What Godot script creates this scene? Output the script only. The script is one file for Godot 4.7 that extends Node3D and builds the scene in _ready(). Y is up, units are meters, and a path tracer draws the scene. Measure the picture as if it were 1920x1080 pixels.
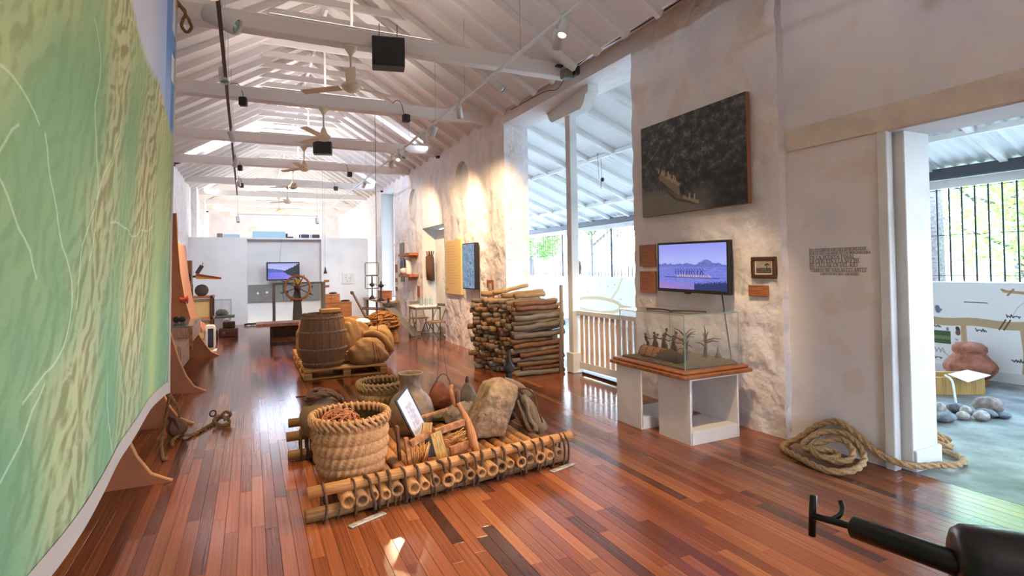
extends Node3D

var rng := RandomNumberGenerator.new()
var M := {}
var T := {}
var used := {}

# ---------------------------------------------------------------- naming
func numbered(called: String, parent: Node) -> String:
	var key := str(parent.get_instance_id()) + called
	var n: int = used.get(key, 0)
	used[key] = n + 1
	return called if n == 0 else "%s_%03d" % [called, n]

func put(o: Node, called: String, parent: Node = null) -> Node:
	var p: Node = parent if parent else self
	o.name = numbered(called, p)
	p.add_child(o, true)
	return o

func tag(o: Node, label: String, category := "", group := "", kind := "") -> Node:
	if label: o.set_meta("label", label)
	if category: o.set_meta("category", category)
	if group: o.set_meta("group", group)
	if kind: o.set_meta("kind", kind)
	return o

func thing(called: String, label: String, category: String, at := Vector3.ZERO, turn := 0.0, group := "") -> Node3D:
	var o := Node3D.new()
	put(o, called)
	o.position = at
	o.rotation.y = turn
	tag(o, label, category, group)
	return o

func part(parent: Node, called: String, st, material: Material, at := Vector3.ZERO, b := Basis.IDENTITY) -> MeshInstance3D:
	var o := MeshInstance3D.new()
	if st is SurfaceTool:
		st.generate_normals()
		o.mesh = st.commit()
	else:
		o.mesh = st
	o.material_override = null
	if o.mesh is ArrayMesh or o.mesh is PrimitiveMesh:
		o.set_surface_override_material(0, material)
	o.transform = Transform3D(b, at)
	put(o, called, parent)
	return o

func solo(called: String, st, material: Material, label: String, category: String, at := Vector3.ZERO, b := Basis.IDENTITY, group := "") -> MeshInstance3D:
	var o := part(self, called, st, material, at, b)
	tag(o, label, category, group)
	return o

func struct(called: String, st, material: Material, label: String, category: String, parent: Node = null) -> MeshInstance3D:
	var o := part(parent if parent else self, called, st, material)
	if parent == null:
		tag(o, label, category, "", "structure")
	return o

# copy of a thing with its parts, under its own name and label
func dup(o: Node3D, called: String, label: String, at: Vector3, turn := 0.0, group := "") -> Node3D:
	var c: Node3D = o.duplicate()
	put(c, called)
	c.position = at
	c.rotation.y = turn
	tag(c, label, o.get_meta("category"), group if group else str(o.get_meta("group", "")))
	return c

# ---------------------------------------------------------------- geometry
func ST(smooth := false) -> SurfaceTool:
	var st := SurfaceTool.new()
	st.begin(Mesh.PRIMITIVE_TRIANGLES)
	st.set_smooth_group(0 if smooth else -1)
	return st

func tri(st: SurfaceTool, a: Vector3, b: Vector3, c: Vector3, n: Vector3) -> void:
	# n: outward direction; Godot's front faces run clockwise
	if (b - a).cross(c - a).dot(n) > 0.0:
		var t := b; b = c; c = t
	st.add_vertex(a); st.add_vertex(b); st.add_vertex(c)

func quad(st: SurfaceTool, a: Vector3, b: Vector3, c: Vector3, d: Vector3, n: Vector3) -> void:
	tri(st, a, b, c, n); tri(st, a, c, d, n)

# eight corners: 0..3 one face in order, 4..7 the opposite face in the same order
func hexa(st: SurfaceTool, p: Array) -> void:
	var c := Vector3.ZERO
	for v in p: c += v / 8.0
	for f in [[0, 1, 2, 3], [4, 5, 6, 7], [0, 1, 5, 4], [1, 2, 6, 5], [2, 3, 7, 6], [3, 0, 4, 7]]:
		var m: Vector3 = (p[f[0]] + p[f[1]] + p[f[2]] + p[f[3]]) / 4.0
		quad(st, p[f[0]], p[f[1]], p[f[2]], p[f[3]], m - c)

func box(st: SurfaceTool, lo: Vector3, hi: Vector3) -> void:
	hexa(st, [Vector3(lo.x, lo.y, lo.z), Vector3(hi.x, lo.y, lo.z), Vector3(hi.x, hi.y, lo.z), Vector3(lo.x, hi.y, lo.z), Vector3(lo.x, lo.y, hi.z), Vector3(hi.x, lo.y, hi.z), Vector3(hi.x, hi.y, hi.z), Vector3(lo.x, hi.y, hi.z)])

# chamfered box round a transform
func cbox(st: SurfaceTool, size: Vector3, bev: float, xf := Transform3D.IDENTITY) -> void:
	var h := size / 2.0
	var bv: float = minf(bev, minf(h.x, minf(h.y, h.z)) * 0.9)
	var s := [-1.0, 1.0]
	var P := func(sx, sy, sz, ax): # corner vertex belonging to the face of axis ax
		var v := Vector3(sx * (h.x - (0.0 if ax == 0 else bv)), sy * (h.y - (0.0 if ax == 1 else bv)), sz * (h.z - (0.0 if ax == 2 else bv)))
		return xf * v
	var o := xf.origin
	for a in s:
		quad(st, P.call(a, -1, -1, 0), P.call(a, 1, -1, 0), P.call(a, 1, 1, 0), P.call(a, -1, 1, 0), xf.basis.x * a)
		quad(st, P.call(-1, a, -1, 1), P.call(1, a, -1, 1), P.call(1, a, 1, 1), P.call(-1, a, 1, 1), xf.basis.y * a)
		quad(st, P.call(-1, -1, a, 2), P.call(1, -1, a, 2), P.call(1, 1, a, 2), P.call(-1, 1, a, 2), xf.basis.z * a)
		for b in s:
			quad(st, P.call(a, b, -1, 0), P.call(a, b, 1, 0), P.call(a, b, 1, 1), P.call(a, b, -1, 1), xf.basis.x * a + xf.basis.y * b)
			quad(st, P.call(a, -1, b, 0), P.call(a, 1, b, 0), P.call(a, 1, b, 2), P.call(a, -1, b, 2), xf.basis.x * a + xf.basis.z * b)
			quad(st, P.call(-1, a, b, 1), P.call(1, a, b, 1), P.call(1, a, b, 2), P.call(-1, a, b, 2), xf.basis.y * a + xf.basis.z * b)
			for c in s:
				tri(st, P.call(a, b, c, 0), P.call(a, b, c, 1), P.call(a, b, c, 2), xf.basis.x * a + xf.basis.y * b + xf.basis.z * c)

func CB(size: Vector3, bev := 0.004, xf := Transform3D.IDENTITY) -> SurfaceTool:
	var st := ST()
	cbox(st, size, bev, xf)
	return st

# a bar between two points with a rectangular section (local z runs along it)
func bar_xf(a: Vector3, b: Vector3, up := Vector3.UP) -> Transform3D:
	var z := (b - a).normalized()
	if absf(z.dot(up)) > 0.98: up = Vector3.RIGHT
	var x := up.cross(z).normalized()
	return Transform3D(Basis(x, z.cross(x), z), (a + b) / 2.0)

func bar(parent: Node, called: String, a: Vector3, b: Vector3, w: float, h: float, m: Material, bev := 0.003, up := Vector3.UP) -> MeshInstance3D:
	var xf := bar_xf(a, b, up)
	return part(parent, called, CB(Vector3(w, h, a.distance_to(b)), bev), m, xf.origin, xf.basis)

func frame_of(t: Vector3, prev_u: Vector3) -> Vector3:
	var u := prev_u - t * prev_u.dot(t)
	if u.length() < 0.001:
		u = t.cross(Vector3.RIGHT if absf(t.x) < 0.9 else Vector3.UP)
	return u.normalized()

# swept tube; radii one number or one per point; lobes > 0 twists strands round it (rope)
func tube(st: SurfaceTool, pts: Array, radii, sides := 8, caps := true, lobes := 0, pitch := 0.05, hollow := 0.0) -> void:
	var n := pts.size()
	var rings := []
	var u := Vector3.ZERO
	var along := 0.0
	for i in n:
		var t: Vector3 = (pts[mini(i + 1, n - 1)] - pts[maxi(i - 1, 0)]).normalized()
		if i == 0: u = t.cross(Vector3.UP if absf(t.y) < 0.9 else Vector3.RIGHT).normalized()
		u = frame_of(t, u)
		var v := t.cross(u)
		if i > 0: along += pts[i].distance_to(pts[i - 1])
		var r: float
		if radii is Array:
			var f: float = float(i) / maxf(1.0, n - 1) * (radii.size() - 1)
			r = lerpf(radii[int(f)], radii[mini(int(f) + 1, radii.size() - 1)], f - int(f))
		else:
			r = radii
		var ring := []
		for j in sides:
			var a := TAU * j / sides
			var rr := r
			if lobes > 0: rr = r * (0.62 + 0.50 * absf(cos(lobes * 0.5 * (a - TAU * along / (pitch * lobes)))))
			ring.append(pts[i] + (u * cos(a) + v * sin(a)) * rr)
		rings.append(ring)
	for i in n - 1:
		for j in sides:
			var k := (j + 1) % sides
			var a: Vector3 = rings[i][j]; var b: Vector3 = rings[i][k]; var c: Vector3 = rings[i + 1][k]; var d: Vector3 = rings[i + 1][j]
			st.add_vertex(a); st.add_vertex(d); st.add_vertex(c)
			st.add_vertex(a); st.add_vertex(c); st.add_vertex(b)
	if caps:
		for e in [0, n - 1]:
			var nrm: Vector3 = (pts[0] - pts[1]) if e == 0 else (pts[n - 1] - pts[n - 2])
			if hollow > 0.0:
				# open end: a ring, then a wall going in, then a floor
				var inn := []; var deep := []
				for j in sides:
					inn.append(pts[e] + (rings[e][j] - pts[e]) * hollow)
					deep.append(inn[j] - nrm.normalized() * 0.28)
				var dc: Vector3 = pts[e] - nrm.normalized() * 0.28
				for j in sides:
					var k := (j + 1) % sides
					quad(st, rings[e][j], rings[e][k], inn[k], inn[j], nrm)
					quad(st, inn[j], inn[k], deep[k], deep[j], pts[e] - inn[j])
					tri(st, deep[j], deep[k], dc, nrm)
			else:
				for j in sides:
					tri(st, rings[e][j], rings[e][(j + 1) % sides], pts[e], nrm)

func TB(pts: Array, radii, sides := 8, caps := true) -> SurfaceTool:
	var st := ST(true)
	tube(st, pts, radii, sides, caps)
	return st

# smooth curve through points
func curve(pts: Array, step := 0.02) -> Array:
	var c := Curve3D.new()
	c.bake_interval = step
	for i in pts.size():
		var t: Vector3 = (pts[mini(i + 1, pts.size() - 1)] - pts[maxi(i - 1, 0)]) / 6.0
		c.add_point(pts[i], -t, t)
	return Array(c.get_baked_points())

func rope(pts: Array, r: float, step := 0.008, pitch := 0.07, sides := 15) -> SurfaceTool:
	var st := ST(true)
	tube(st, curve(pts, step), r, sides, true, 3, pitch)
	return st

# profile of (radius, height) turned round y
func lathe(st: SurfaceTool, prof: Array, sides := 24, xf := Transform3D.IDENTITY, wob = null) -> void:
	var rings := []
	for p in prof:
		var ring := []
		for j in sides:
			var a := TAU * j / sides
			var r: float = p.x
			if wob != null: r = wob.call(p.x, p.y, a)
			ring.append(xf * Vector3(r * cos(a), p.y, r * sin(a)))
		rings.append(ring)
	for i in prof.size() - 1:
		for j in sides:
			var k := (j + 1) % sides
			var a: Vector3 = rings[i][j]; var b: Vector3 = rings[i][k]; var c: Vector3 = rings[i + 1][k]; var d: Vector3 = rings[i + 1][j]
			if prof[i].x > 0.0005:
				st.add_vertex(a); st.add_vertex(b); st.add_vertex(c)
			if prof[i + 1].x > 0.0005:
				st.add_vertex(a); st.add_vertex(c); st.add_vertex(d)
			elif prof[i].x > 0.0005:
				pass

func LT(prof: Array, sides := 24, smooth := true) -> SurfaceTool:
	var st := ST(smooth)
	lathe(st, prof, sides)
	return st

# polygon in x,y pushed from z0 to z1
func extrude(st: SurfaceTool, poly: Array, z0: float, z1: float, xf := Transform3D.IDENTITY) -> void:
	var pv := PackedVector2Array(poly)
	if Geometry2D.is_polygon_clockwise(pv): pv.reverse()
	var ix := Geometry2D.triangulate_polygon(pv)
	for i in range(0, ix.size(), 3):
		for z in [z0, z1]:
			tri(st, xf * Vector3(pv[ix[i]].x, pv[ix[i]].y, z), xf * Vector3(pv[ix[i + 1]].x, pv[ix[i + 1]].y, z), xf * Vector3(pv[ix[i + 2]].x, pv[ix[i + 2]].y, z), xf.basis.z * (1.0 if z == maxf(z0, z1) else -1.0))
	for i in pv.size():
		var a := pv[i]; var b := pv[(i + 1) % pv.size()]
		var n := xf.basis * Vector3(-(b.y - a.y), b.x - a.x, 0)
		n = -n if not Geometry2D.is_polygon_clockwise(pv) else n
		quad(st, xf * Vector3(a.x, a.y, z0), xf * Vector3(b.x, b.y, z0), xf * Vector3(b.x, b.y, z1), xf * Vector3(a.x, a.y, z1), n)

# lumpy ball: radius function of direction
func blob(st: SurfaceTool, rad: Callable, rings := 14, sides := 20, xf := Transform3D.IDENTITY) -> void:
	var g := []
	for i in rings + 1:
		var row := []
		for j in sides:
			var th := PI * i / rings
			var a := TAU * j / sides
			var d := Vector3(sin(th) * cos(a), -cos(th), sin(th) * sin(a))
			row.append(xf * rad.call(d))
		g.append(row)
	for i in rings:
		for j in sides:
			var k := (j + 1) % sides
			if i > 0:
				st.add_vertex(g[i][j]); st.add_vertex(g[i][k]); st.add_vertex(g[i + 1][k])
			if i < rings - 1 or true:
				if i < rings - 1:
					st.add_vertex(g[i][j]); st.add_vertex(g[i + 1][k]); st.add_vertex(g[i + 1][j])
			if i == 0:
				pass

func noise(seed_: int, freq: float, octaves := 3) -> FastNoiseLite:
	var n := FastNoiseLite.new()
	n.seed = seed_
	n.frequency = freq
	n.noise_type = FastNoiseLite.TYPE_SIMPLEX_SMOOTH
	n.fractal_type = FastNoiseLite.FRACTAL_FBM
	n.fractal_octaves = octaves
	return n

# ---------------------------------------------------------------- materials
func gray_tex(w: int, h: int, ow: int, oh: int, seed_: int, freq: float, lo: float, hi: float, oct := 4) -> ImageTexture:
	var im := noise(seed_, freq, oct).get_seamless_image(w, h)
	im.resize(ow, oh, Image.INTERPOLATE_CUBIC)
	im.convert(Image.FORMAT_RGB8)
	var d := im.get_data()
	for i in d.size():
		d[i] = int(255.0 * clampf(lerpf(lo, hi, d[i] / 255.0), 0.0, 1.0))
	return ImageTexture.create_from_image(Image.create_from_data(ow, oh, false, Image.FORMAT_RGB8, d))

func bump_tex(w: int, h: int, ow: int, oh: int, seed_: int, freq: float, strength: float, oct := 4) -> ImageTexture:
	var im := noise(seed_, freq, oct).get_seamless_image(w, h)
	im.resize(ow, oh, Image.INTERPOLATE_CUBIC)
	im.convert(Image.FORMAT_L8)
	im.bump_map_to_normal_map(strength)
	return ImageTexture.create_from_image(im)

func mk(key: String, c: Color, rough := 0.7, tex := "", scale := Vector3.ONE, norm := "", nscale := 1.0, metal := 0.0) -> StandardMaterial3D:
	var m := StandardMaterial3D.new()
	m.resource_name = key
	m.albedo_color = c
	m.roughness = rough
	m.metallic = metal
	if tex: m.albedo_texture = T[tex]
	if norm:
		m.normal_enabled = true
		m.normal_texture = T[norm]
		m.normal_scale = nscale
	if tex or norm:
		m.uv1_triplanar = true
		m.uv1_scale = scale
	M[key] = m
	return m

func printed(key: String, im: Image, rough := 0.6) -> StandardMaterial3D:
	var m := StandardMaterial3D.new()
	m.resource_name = key
	m.albedo_texture = ImageTexture.create_from_image(im)
	m.roughness = rough
	M[key] = m
	return m

func S(r: int, g: int, b: int) -> Color:
	return Color8(r, g, b)

func build_materials() -> void:
	T["wood"] = gray_tex(256, 20, 256, 256, 11, 0.06, 0.6, 1.12)
	T["grain"] = gray_tex(256, 20, 256, 256, 19, 0.05, 0.82, 1.08)
	T["woodx"] = gray_tex(20, 256, 256, 256, 12, 0.06, 0.6, 1.12)
	T["mottle"] = gray_tex(256, 256, 256, 256, 13, 0.02, 0.55, 1.15)
	var sn := noise(22, 0.016, 4).get_seamless_image(256, 256)
	var si := Image.create(256, 256, false, Image.FORMAT_RGB8)
	for y in 256:
		for x in 256:
			var v := sn.get_pixel(x, y).r
			var c := Color(1, 1, 1).lerp(Color(0.95, 0.96, 0.985), clampf((0.45 - v) * 3.0, 0, 1)).lerp(Color(0.97, 0.91, 0.84), smoothstep(0.66, 0.76, v) * 0.45)
			si.set_pixel(x, y, c)
	T["stain"] = ImageTexture.create_from_image(si)
	T["mottle_soft"] = gray_tex(256, 256, 256, 256, 14, 0.012, 0.93, 1.04)
	T["stone"] = gray_tex(256, 256, 256, 256, 15, 0.03, 0.58, 1.18, 5)
	T["plaster_n"] = bump_tex(512, 512, 512, 512, 16, 0.014, 9.0, 5)
	T["fine_n"] = bump_tex(256, 256, 256, 256, 17, 0.08, 4.0, 4)
	T["stone_n"] = bump_tex(256, 256, 256, 256, 18, 0.03, 7.0, 5)
	T["wood_n"] = bump_tex(256, 20, 256, 256, 11, 0.06, 2.0)
	var wv := Image.create(64, 64, false, Image.FORMAT_RGB8)
	for y in 64:
		for x in 64:
			var k := (x / 8 + y / 8) % 2
			var e := absf(((x % 8) if k else (y % 8)) - 3.5) / 3.5
			var l := 1.0 - 0.45 * e * e
			wv.set_pixel(x, y, Color(l, l, l))
	T["weave"] = ImageTexture.create_from_image(wv)
	var wh := Image.create(64, 64, false, Image.FORMAT_L8)
	for y in 64:
		for x in 64: wh.set_pixel(x, y, wv.get_pixel(x, y))
	wh.bump_map_to_normal_map(3.0)
	T["weave_n"] = ImageTexture.create_from_image(wh)

	mk("plaster", S(234, 227, 225), 0.9, "stain", Vector3.ONE * 0.28, "plaster_n", 1.0).uv1_world_triplanar = true
	mk("plaster_smooth", S(230, 223, 221), 0.88, "stain", Vector3.ONE * 0.22, "plaster_n", 0.22).uv1_world_triplanar = true
	mk("white_paint", S(220, 219, 215), 0.75, "mottle_soft", Vector3.ONE * 0.5)
	mk("ceiling_board", S(224, 217, 211), 0.85)
	mk("rafter_paint", S(228, 221, 216), 0.7)
	mk("partition", S(226, 224, 220), 0.85, "mottle_soft", Vector3.ONE * 0.2)
	mk("concrete", S(150, 152, 144), 0.45, "mottle", Vector3.ONE * 0.4, "fine_n", 0.2)
	mk("underlay", S(38, 18, 10), 0.9)
	mk("plywood", S(196, 128, 72), 0.6, "wood", Vector3(3, 3, 0.6))
	mk("ply_edge", S(210, 150, 98), 0.7)
	mk("orange_ply", S(192, 122, 58), 0.5, "wood", Vector3(2.5, 0.7, 2.5))
	mk("desk_wood", S(194, 144, 110), 0.5, "wood", Vector3(4, 4, 0.7))
	mk("shaded_brown_ply", S(150, 86, 46), 0.6, "mottle_soft", Vector3.ONE)  # brown ribs darkened in the colour for the shade of the cloth
	mk("bamboo", S(200, 140, 82), 0.5, "wood", Vector3(6, 6, 1.2), "wood_n", 0.4)
	mk("bamboo_x", S(206, 142, 80), 0.5, "woodx", Vector3(1.2, 6, 6))
	mk("bamboo_dark", S(158, 112, 68), 0.6, "wood", Vector3(6, 6, 1.2), "wood_n", 0.5)
	mk("bamboo_xd", S(160, 114, 68), 0.6, "woodx", Vector3(1.2, 6, 6))
	mk("bamboo_cut", S(190, 150, 112), 0.8, "mottle", Vector3.ONE * 8)
	mk("vine", S(98, 66, 44), 0.8, "mottle", Vector3.ONE * 12)
	mk("wicker", S(198, 146, 96), 0.75, "wood", Vector3(14, 14, 6), "wood_n", 0.6)
	mk("wicker_dark", S(164, 128, 84), 0.8, "wood", Vector3(14, 14, 6), "wood_n", 0.6)
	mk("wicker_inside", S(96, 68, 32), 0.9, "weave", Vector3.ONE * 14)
	mk("twig", S(176, 112, 74), 0.8)
	mk("clay_gray", S(142, 118, 94), 0.55, "mottle", Vector3.ONE * 1.8, "fine_n", 0.25)
	mk("clay_red", S(170, 92, 58), 0.6, "mottle", Vector3.ONE * 2.5, "fine_n", 0.3)
	mk("clay_pot", S(186, 116, 88), 0.8, "mottle", Vector3.ONE * 1.4, "fine_n", 0.4)
	mk("gourd", S(168, 144, 116), 0.6, "mottle", Vector3.ONE * 2)
	mk("stone_brown", S(172, 140, 108), 0.9, "stone", Vector3.ONE * 1.3, "stone_n", 1.0)
	mk("stone_gray", S(142, 130, 112), 0.9, "stone", Vector3.ONE * 2, "stone_n", 1.0)
	mk("pebble_light", S(190, 182, 170), 0.6, "mottle", Vector3.ONE * 3)
	mk("pebble_dark", S(118, 120, 124), 0.6, "mottle", Vector3.ONE * 3)
	mk("driftwood", S(158, 134, 106), 0.85, "wood", Vector3(6, 6, 1.2), "wood_n", 1.0)
	mk("dark_wood", S(96, 62, 40), 0.7, "wood", Vector3(5, 0.8, 5), "wood_n", 0.6)
	mk("crate_wood", S(208, 138, 86), 0.65, "wood", Vector3(6, 6, 1.0), "wood_n", 0.5)
	mk("crate_dark", S(132, 84, 52), 0.7, "wood", Vector3(6, 6, 1.0), "wood_n", 0.5)
	mk("yellow_wood", S(222, 176, 96), 0.6, "wood", Vector3(6, 1, 6))
	mk("straw", S(214, 158, 96), 0.8)
	mk("barrel_wood", S(142, 96, 62), 0.7, "wood", Vector3(5, 0.8, 5), "wood_n", 0.8)
	mk("barrel_hoop", S(150, 118, 90), 0.6, "mottle", Vector3.ONE * 4)
	mk("pallet_wood", S(216, 158, 92), 0.7, "woodx", Vector3(0.8, 5, 5))
	mk("burlap", S(188, 144, 92), 0.95, "weave", Vector3.ONE * 16, "weave_n", 0.5)
	mk("burlap_stripe", S(158, 72, 52), 0.95, "weave", Vector3.ONE * 16, "weave_n", 0.5)
	mk("burlap_gray", S(150, 122, 98), 0.95, "weave", Vector3.ONE * 14, "weave_n", 0.6)
	mk("fiber", S(142, 94, 46), 0.9)
	mk("plastic_film", S(226, 226, 228), 0.25)
	mk("rope", S(198, 160, 112), 0.9, "mottle", Vector3.ONE * 10)
	mk("rope_brown", S(150, 112, 66), 0.9, "mottle", Vector3.ONE * 12)
	mk("rope_white", S(216, 208, 190), 0.9)
	mk("pulley_wood", S(112, 66, 38), 0.6, "wood", Vector3(8, 2, 8))
	mk("black_metal", S(24, 22, 22), 0.32, "", Vector3.ONE, "fine_n", 0.12, 0.4)
	mk("black_plastic", S(26, 26, 28), 0.5)
	mk("speaker_grille", S(32, 31, 32), 0.6, "weave", Vector3.ONE * 40)
	mk("iron", S(70, 62, 56), 0.6, "mottle", Vector3.ONE * 6, "fine_n", 0.5, 0.5)
	mk("dark_steel", S(58, 60, 62), 0.45, "mottle_soft", Vector3.ONE, "", 1.0, 0.6)
	mk("gutter", S(56, 62, 68), 0.5)
	mk("gray_metal", S(168, 168, 170), 0.4, "", Vector3.ONE, "", 1.0, 0.5)
	mk("lamp_body", S(206, 206, 204), 0.45)
	mk("fan_cream", S(226, 208, 178), 0.5)
	mk("plinth_white", S(224, 218, 212), 0.8, "mottle_soft", Vector3.ONE * 0.8)
	mk("case_base", S(172, 104, 58), 0.5, "wood", Vector3(5, 5, 0.7), "wood_n", 0.3)
	mk("plaque_wood", S(188, 116, 70), 0.6, "woodx", Vector3(2, 8, 8))
	mk("frame_brown", S(98, 60, 34), 0.5, "mottle", Vector3.ONE * 6)
	mk("mat_white", S(224, 216, 200), 0.8)
	mk("ink", S(112, 98, 92), 0.9)
	mk("moss_ground", S(132, 112, 72), 0.95, "stone", Vector3.ONE * 4)
	mk("model_brown", S(92, 62, 40), 0.8, "mottle", Vector3.ONE * 10)
	mk("gray_panel", S(128, 128, 122), 0.7, "mottle_soft", Vector3.ONE)
	mk("steel_frame", S(112, 106, 100), 0.5)
	mk("yellow_board", S(228, 190, 118), 0.7, "mottle_soft", Vector3.ONE)
	mk("vase_white", S(236, 232, 226), 0.4)
	mk("suitcase", S(118, 58, 36), 0.5, "mottle", Vector3.ONE * 4)
	mk("red_paint", S(178, 56, 34), 0.5)
	mk("yellow_paint", S(228, 176, 60), 0.5)
	mk("gray_beard", S(92, 88, 84), 0.8)
	mk("screen_black", S(14, 14, 16), 0.25)
	mk("paper", S(226, 222, 214), 0.8)
	mk("blue_paper", S(172, 208, 222), 0.8)
	mk("cloth_back", S(176, 164, 150), 0.95)
	mk("bark", S(84, 78, 74), 0.95, "stone", Vector3.ONE * 2, "stone_n", 1.0)
	mk("ground_out", S(196, 190, 176), 0.95)
	mk("house_wall", S(232, 230, 226), 0.9)
	mk("rust_iron", S(96, 58, 40), 0.75, "mottle", Vector3.ONE * 6)
	mk("orange_box", S(204, 130, 74), 0.7, "woodx", Vector3(1.5, 4, 4))
	for g in 3:
		var lf := mk("leaf%d" % g, [S(112, 168, 62), S(146, 196, 88), S(84, 140, 56)][g], 0.6)
		lf.backlight_enabled = true
		lf.backlight = Color(0.35, 0.5, 0.15)
		lf.cull_mode = BaseMaterial3D.CULL_DISABLED
	var gl := mk("glass", Color(0.86, 0.94, 0.92, 0.04), 0.02)
	gl.transparency = BaseMaterial3D.TRANSPARENCY_ALPHA
	var ge := mk("glass_edge", Color(0.62, 0.74, 0.72, 0.55), 0.1)
	ge.transparency = BaseMaterial3D.TRANSPARENCY_ALPHA
	var em := mk("lamp_glow", S(255, 226, 180), 0.5)
	em.emission_enabled = true
	em.emission = S(255, 214, 160)
	em.emission_energy_multiplier = 7.0
	var ec := mk("cool_glow", S(235, 240, 255), 0.5)
	ec.emission_enabled = true
	ec.emission = S(222, 230, 255)
	ec.emission_energy_multiplier = 4.0
	# floor boards: eleven tones of the same reddish hardwood
	var tones := [S(146, 82, 48), S(130, 70, 42), S(157, 92, 54), S(104, 55, 36), S(138, 76, 47), S(76, 43, 35), S(149, 86, 54), S(120, 65, 42), S(163, 100, 62), S(90, 50, 38), S(134, 74, 45)]
	for i in tones.size():
		var fm := mk("plank%d" % i, tones[i], 0.17, "grain", Vector3(5.0, 5.0, 0.55), "wood_n", 0.06)
		fm.uv1_offset = Vector3(i * 0.37, 0, i * 0.61)
		fm.metallic_specular = 0.5
	var fv := mk("plank_mix", Color.WHITE, 0.17, "grain", Vector3(5.0, 5.0, 0.55), "wood_n", 0.06)
	fv.vertex_color_use_as_albedo = true
	M["plank_tones"] = tones

func more_materials() -> void:
	mk("log_gray", S(138, 122, 106), 0.9, "woodx", Vector3(1.2, 6, 6), "wood_n", 0.8)
	mk("log_brown", S(132, 96, 64), 0.9, "woodx", Vector3(1.2, 6, 6), "wood_n", 0.8)
	mk("log_pale", S(178, 142, 98), 0.9, "woodx", Vector3(1.2, 6, 6), "wood_n", 0.8)
	mk("frame_edge", S(150, 100, 62), 0.7)
	mk("slat_paint", S(232, 206, 186), 0.7, "mottle_soft", Vector3.ONE)
	mk("suitcase_dark", S(58, 60, 78), 0.5)
	mk("yellow_pale", S(206, 190, 146), 0.7, "mottle_soft", Vector3.ONE)
	mk("pebble_round", S(166, 150, 136), 0.8, "mottle", Vector3.ONE * 3)
	var sg := mk("added_strip_glow", S(240, 238, 232), 0.5)  # glow of the fill strips added on the beams
	sg.emission_enabled = true
	sg.emission = S(255, 246, 234)
	sg.emission_energy_multiplier = 1.2
	mk("sheet_white", S(226, 228, 228), 0.7)
	mk("lintel_paint", S(222, 206, 190), 0.8, "mottle_soft", Vector3.ONE)
	mk("model_rust", S(112, 74, 48), 0.8, "mottle", Vector3.ONE * 10)

# ---------------------------------------------------------------- the scene
func _ready() -> void:
	rng.seed = 20240
	# camera
	var cam := Camera3D.new()
	cam.name = "camera"
	cam.projection = Camera3D.PROJECTION_FRUSTUM
	cam.near = 0.05
	cam.far = 300.0
	cam.size = 2.0 * 0.05 * 540.0 / 1030.0          # focal length 1030 px of a 1920 x 1080 frame
	cam.frustum_offset = Vector2(0, -57.0 / 1030.0 * 0.05)
	add_child(cam)
	cam.position = Vector3(0, 1.6, 0)
	cam.rotation_order = EULER_ORDER_YXZ
	cam.rotation = Vector3(deg_to_rad(1.0), -atan(490.0 / 1030.0), deg_to_rad(-1.0))
	cam.current = true
	# sky and exposure
	var we := WorldEnvironment.new()
	we.name = "world"
	var env := Environment.new()
	env.background_mode = Environment.BG_SKY
	var sm := ProceduralSkyMaterial.new()
	sm.sky_top_color = S(150, 190, 240)
	sm.sky_horizon_color = S(236, 243, 255)
	sm.sky_curve = 0.25
	sm.ground_horizon_color = S(236, 243, 255)
	sm.ground_bottom_color = S(170, 166, 156)
	sm.sky_energy_multiplier = 4.8
	sm.ground_energy_multiplier = 2.2
	sm.sun_angle_max = 1.0
	var sky := Sky.new()
	sky.sky_material = sm
	env.sky = sky
	env.tonemap_mode = Environment.TONE_MAPPER_LINEAR
	env.tonemap_exposure = 0.98
	env.sdfgi_enabled = true
	env.ssao_enabled = true
	env.ssil_enabled = true
	we.environment = env
	add_child(we)
	var sun := DirectionalLight3D.new()
	sun.name = "sun"
	sun.rotation = Vector3(deg_to_rad(-62), deg_to_rad(-60), 0)   # high, from behind the building
	sun.light_color = S(255, 246, 230)
	sun.light_energy = 3.2
	sun.shadow_enabled = true
	add_child(sun)

	build_materials()
	more_materials()
	build_lights()
	build_floor()
	build_walls()
	build_ceiling()
	build_outside()
	build_banner()
	build_left_furniture()
	build_raft()
	build_pallet()
	build_logs()
	build_right_wall_things()
	build_far_end()
	build_far_right()
	build_ceiling_things()
	build_outside_things()
	build_foreground()

func spot(called: String, at: Vector3, to: Vector3, angle: float, energy: float, c: Color, size := 0.05, soft := 0.6) -> void:
	var l := SpotLight3D.new()
	l.light_energy = energy
	l.light_color = c
	l.spot_angle = angle
	l.spot_angle_attenuation = soft
	l.spot_range = 40.0
	l.spot_attenuation = 2.0
	l.light_size = size
	l.shadow_enabled = true
	put(l, called)
	l.position = at
	l.basis = Basis.looking_at(to - at, Vector3.UP if absf((to - at).normalized().y) < 0.98 else Vector3.RIGHT)

const WARM := Color(1.0, 0.86, 0.68)
const COOL := Color(0.86, 0.91, 1.0)

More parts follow.
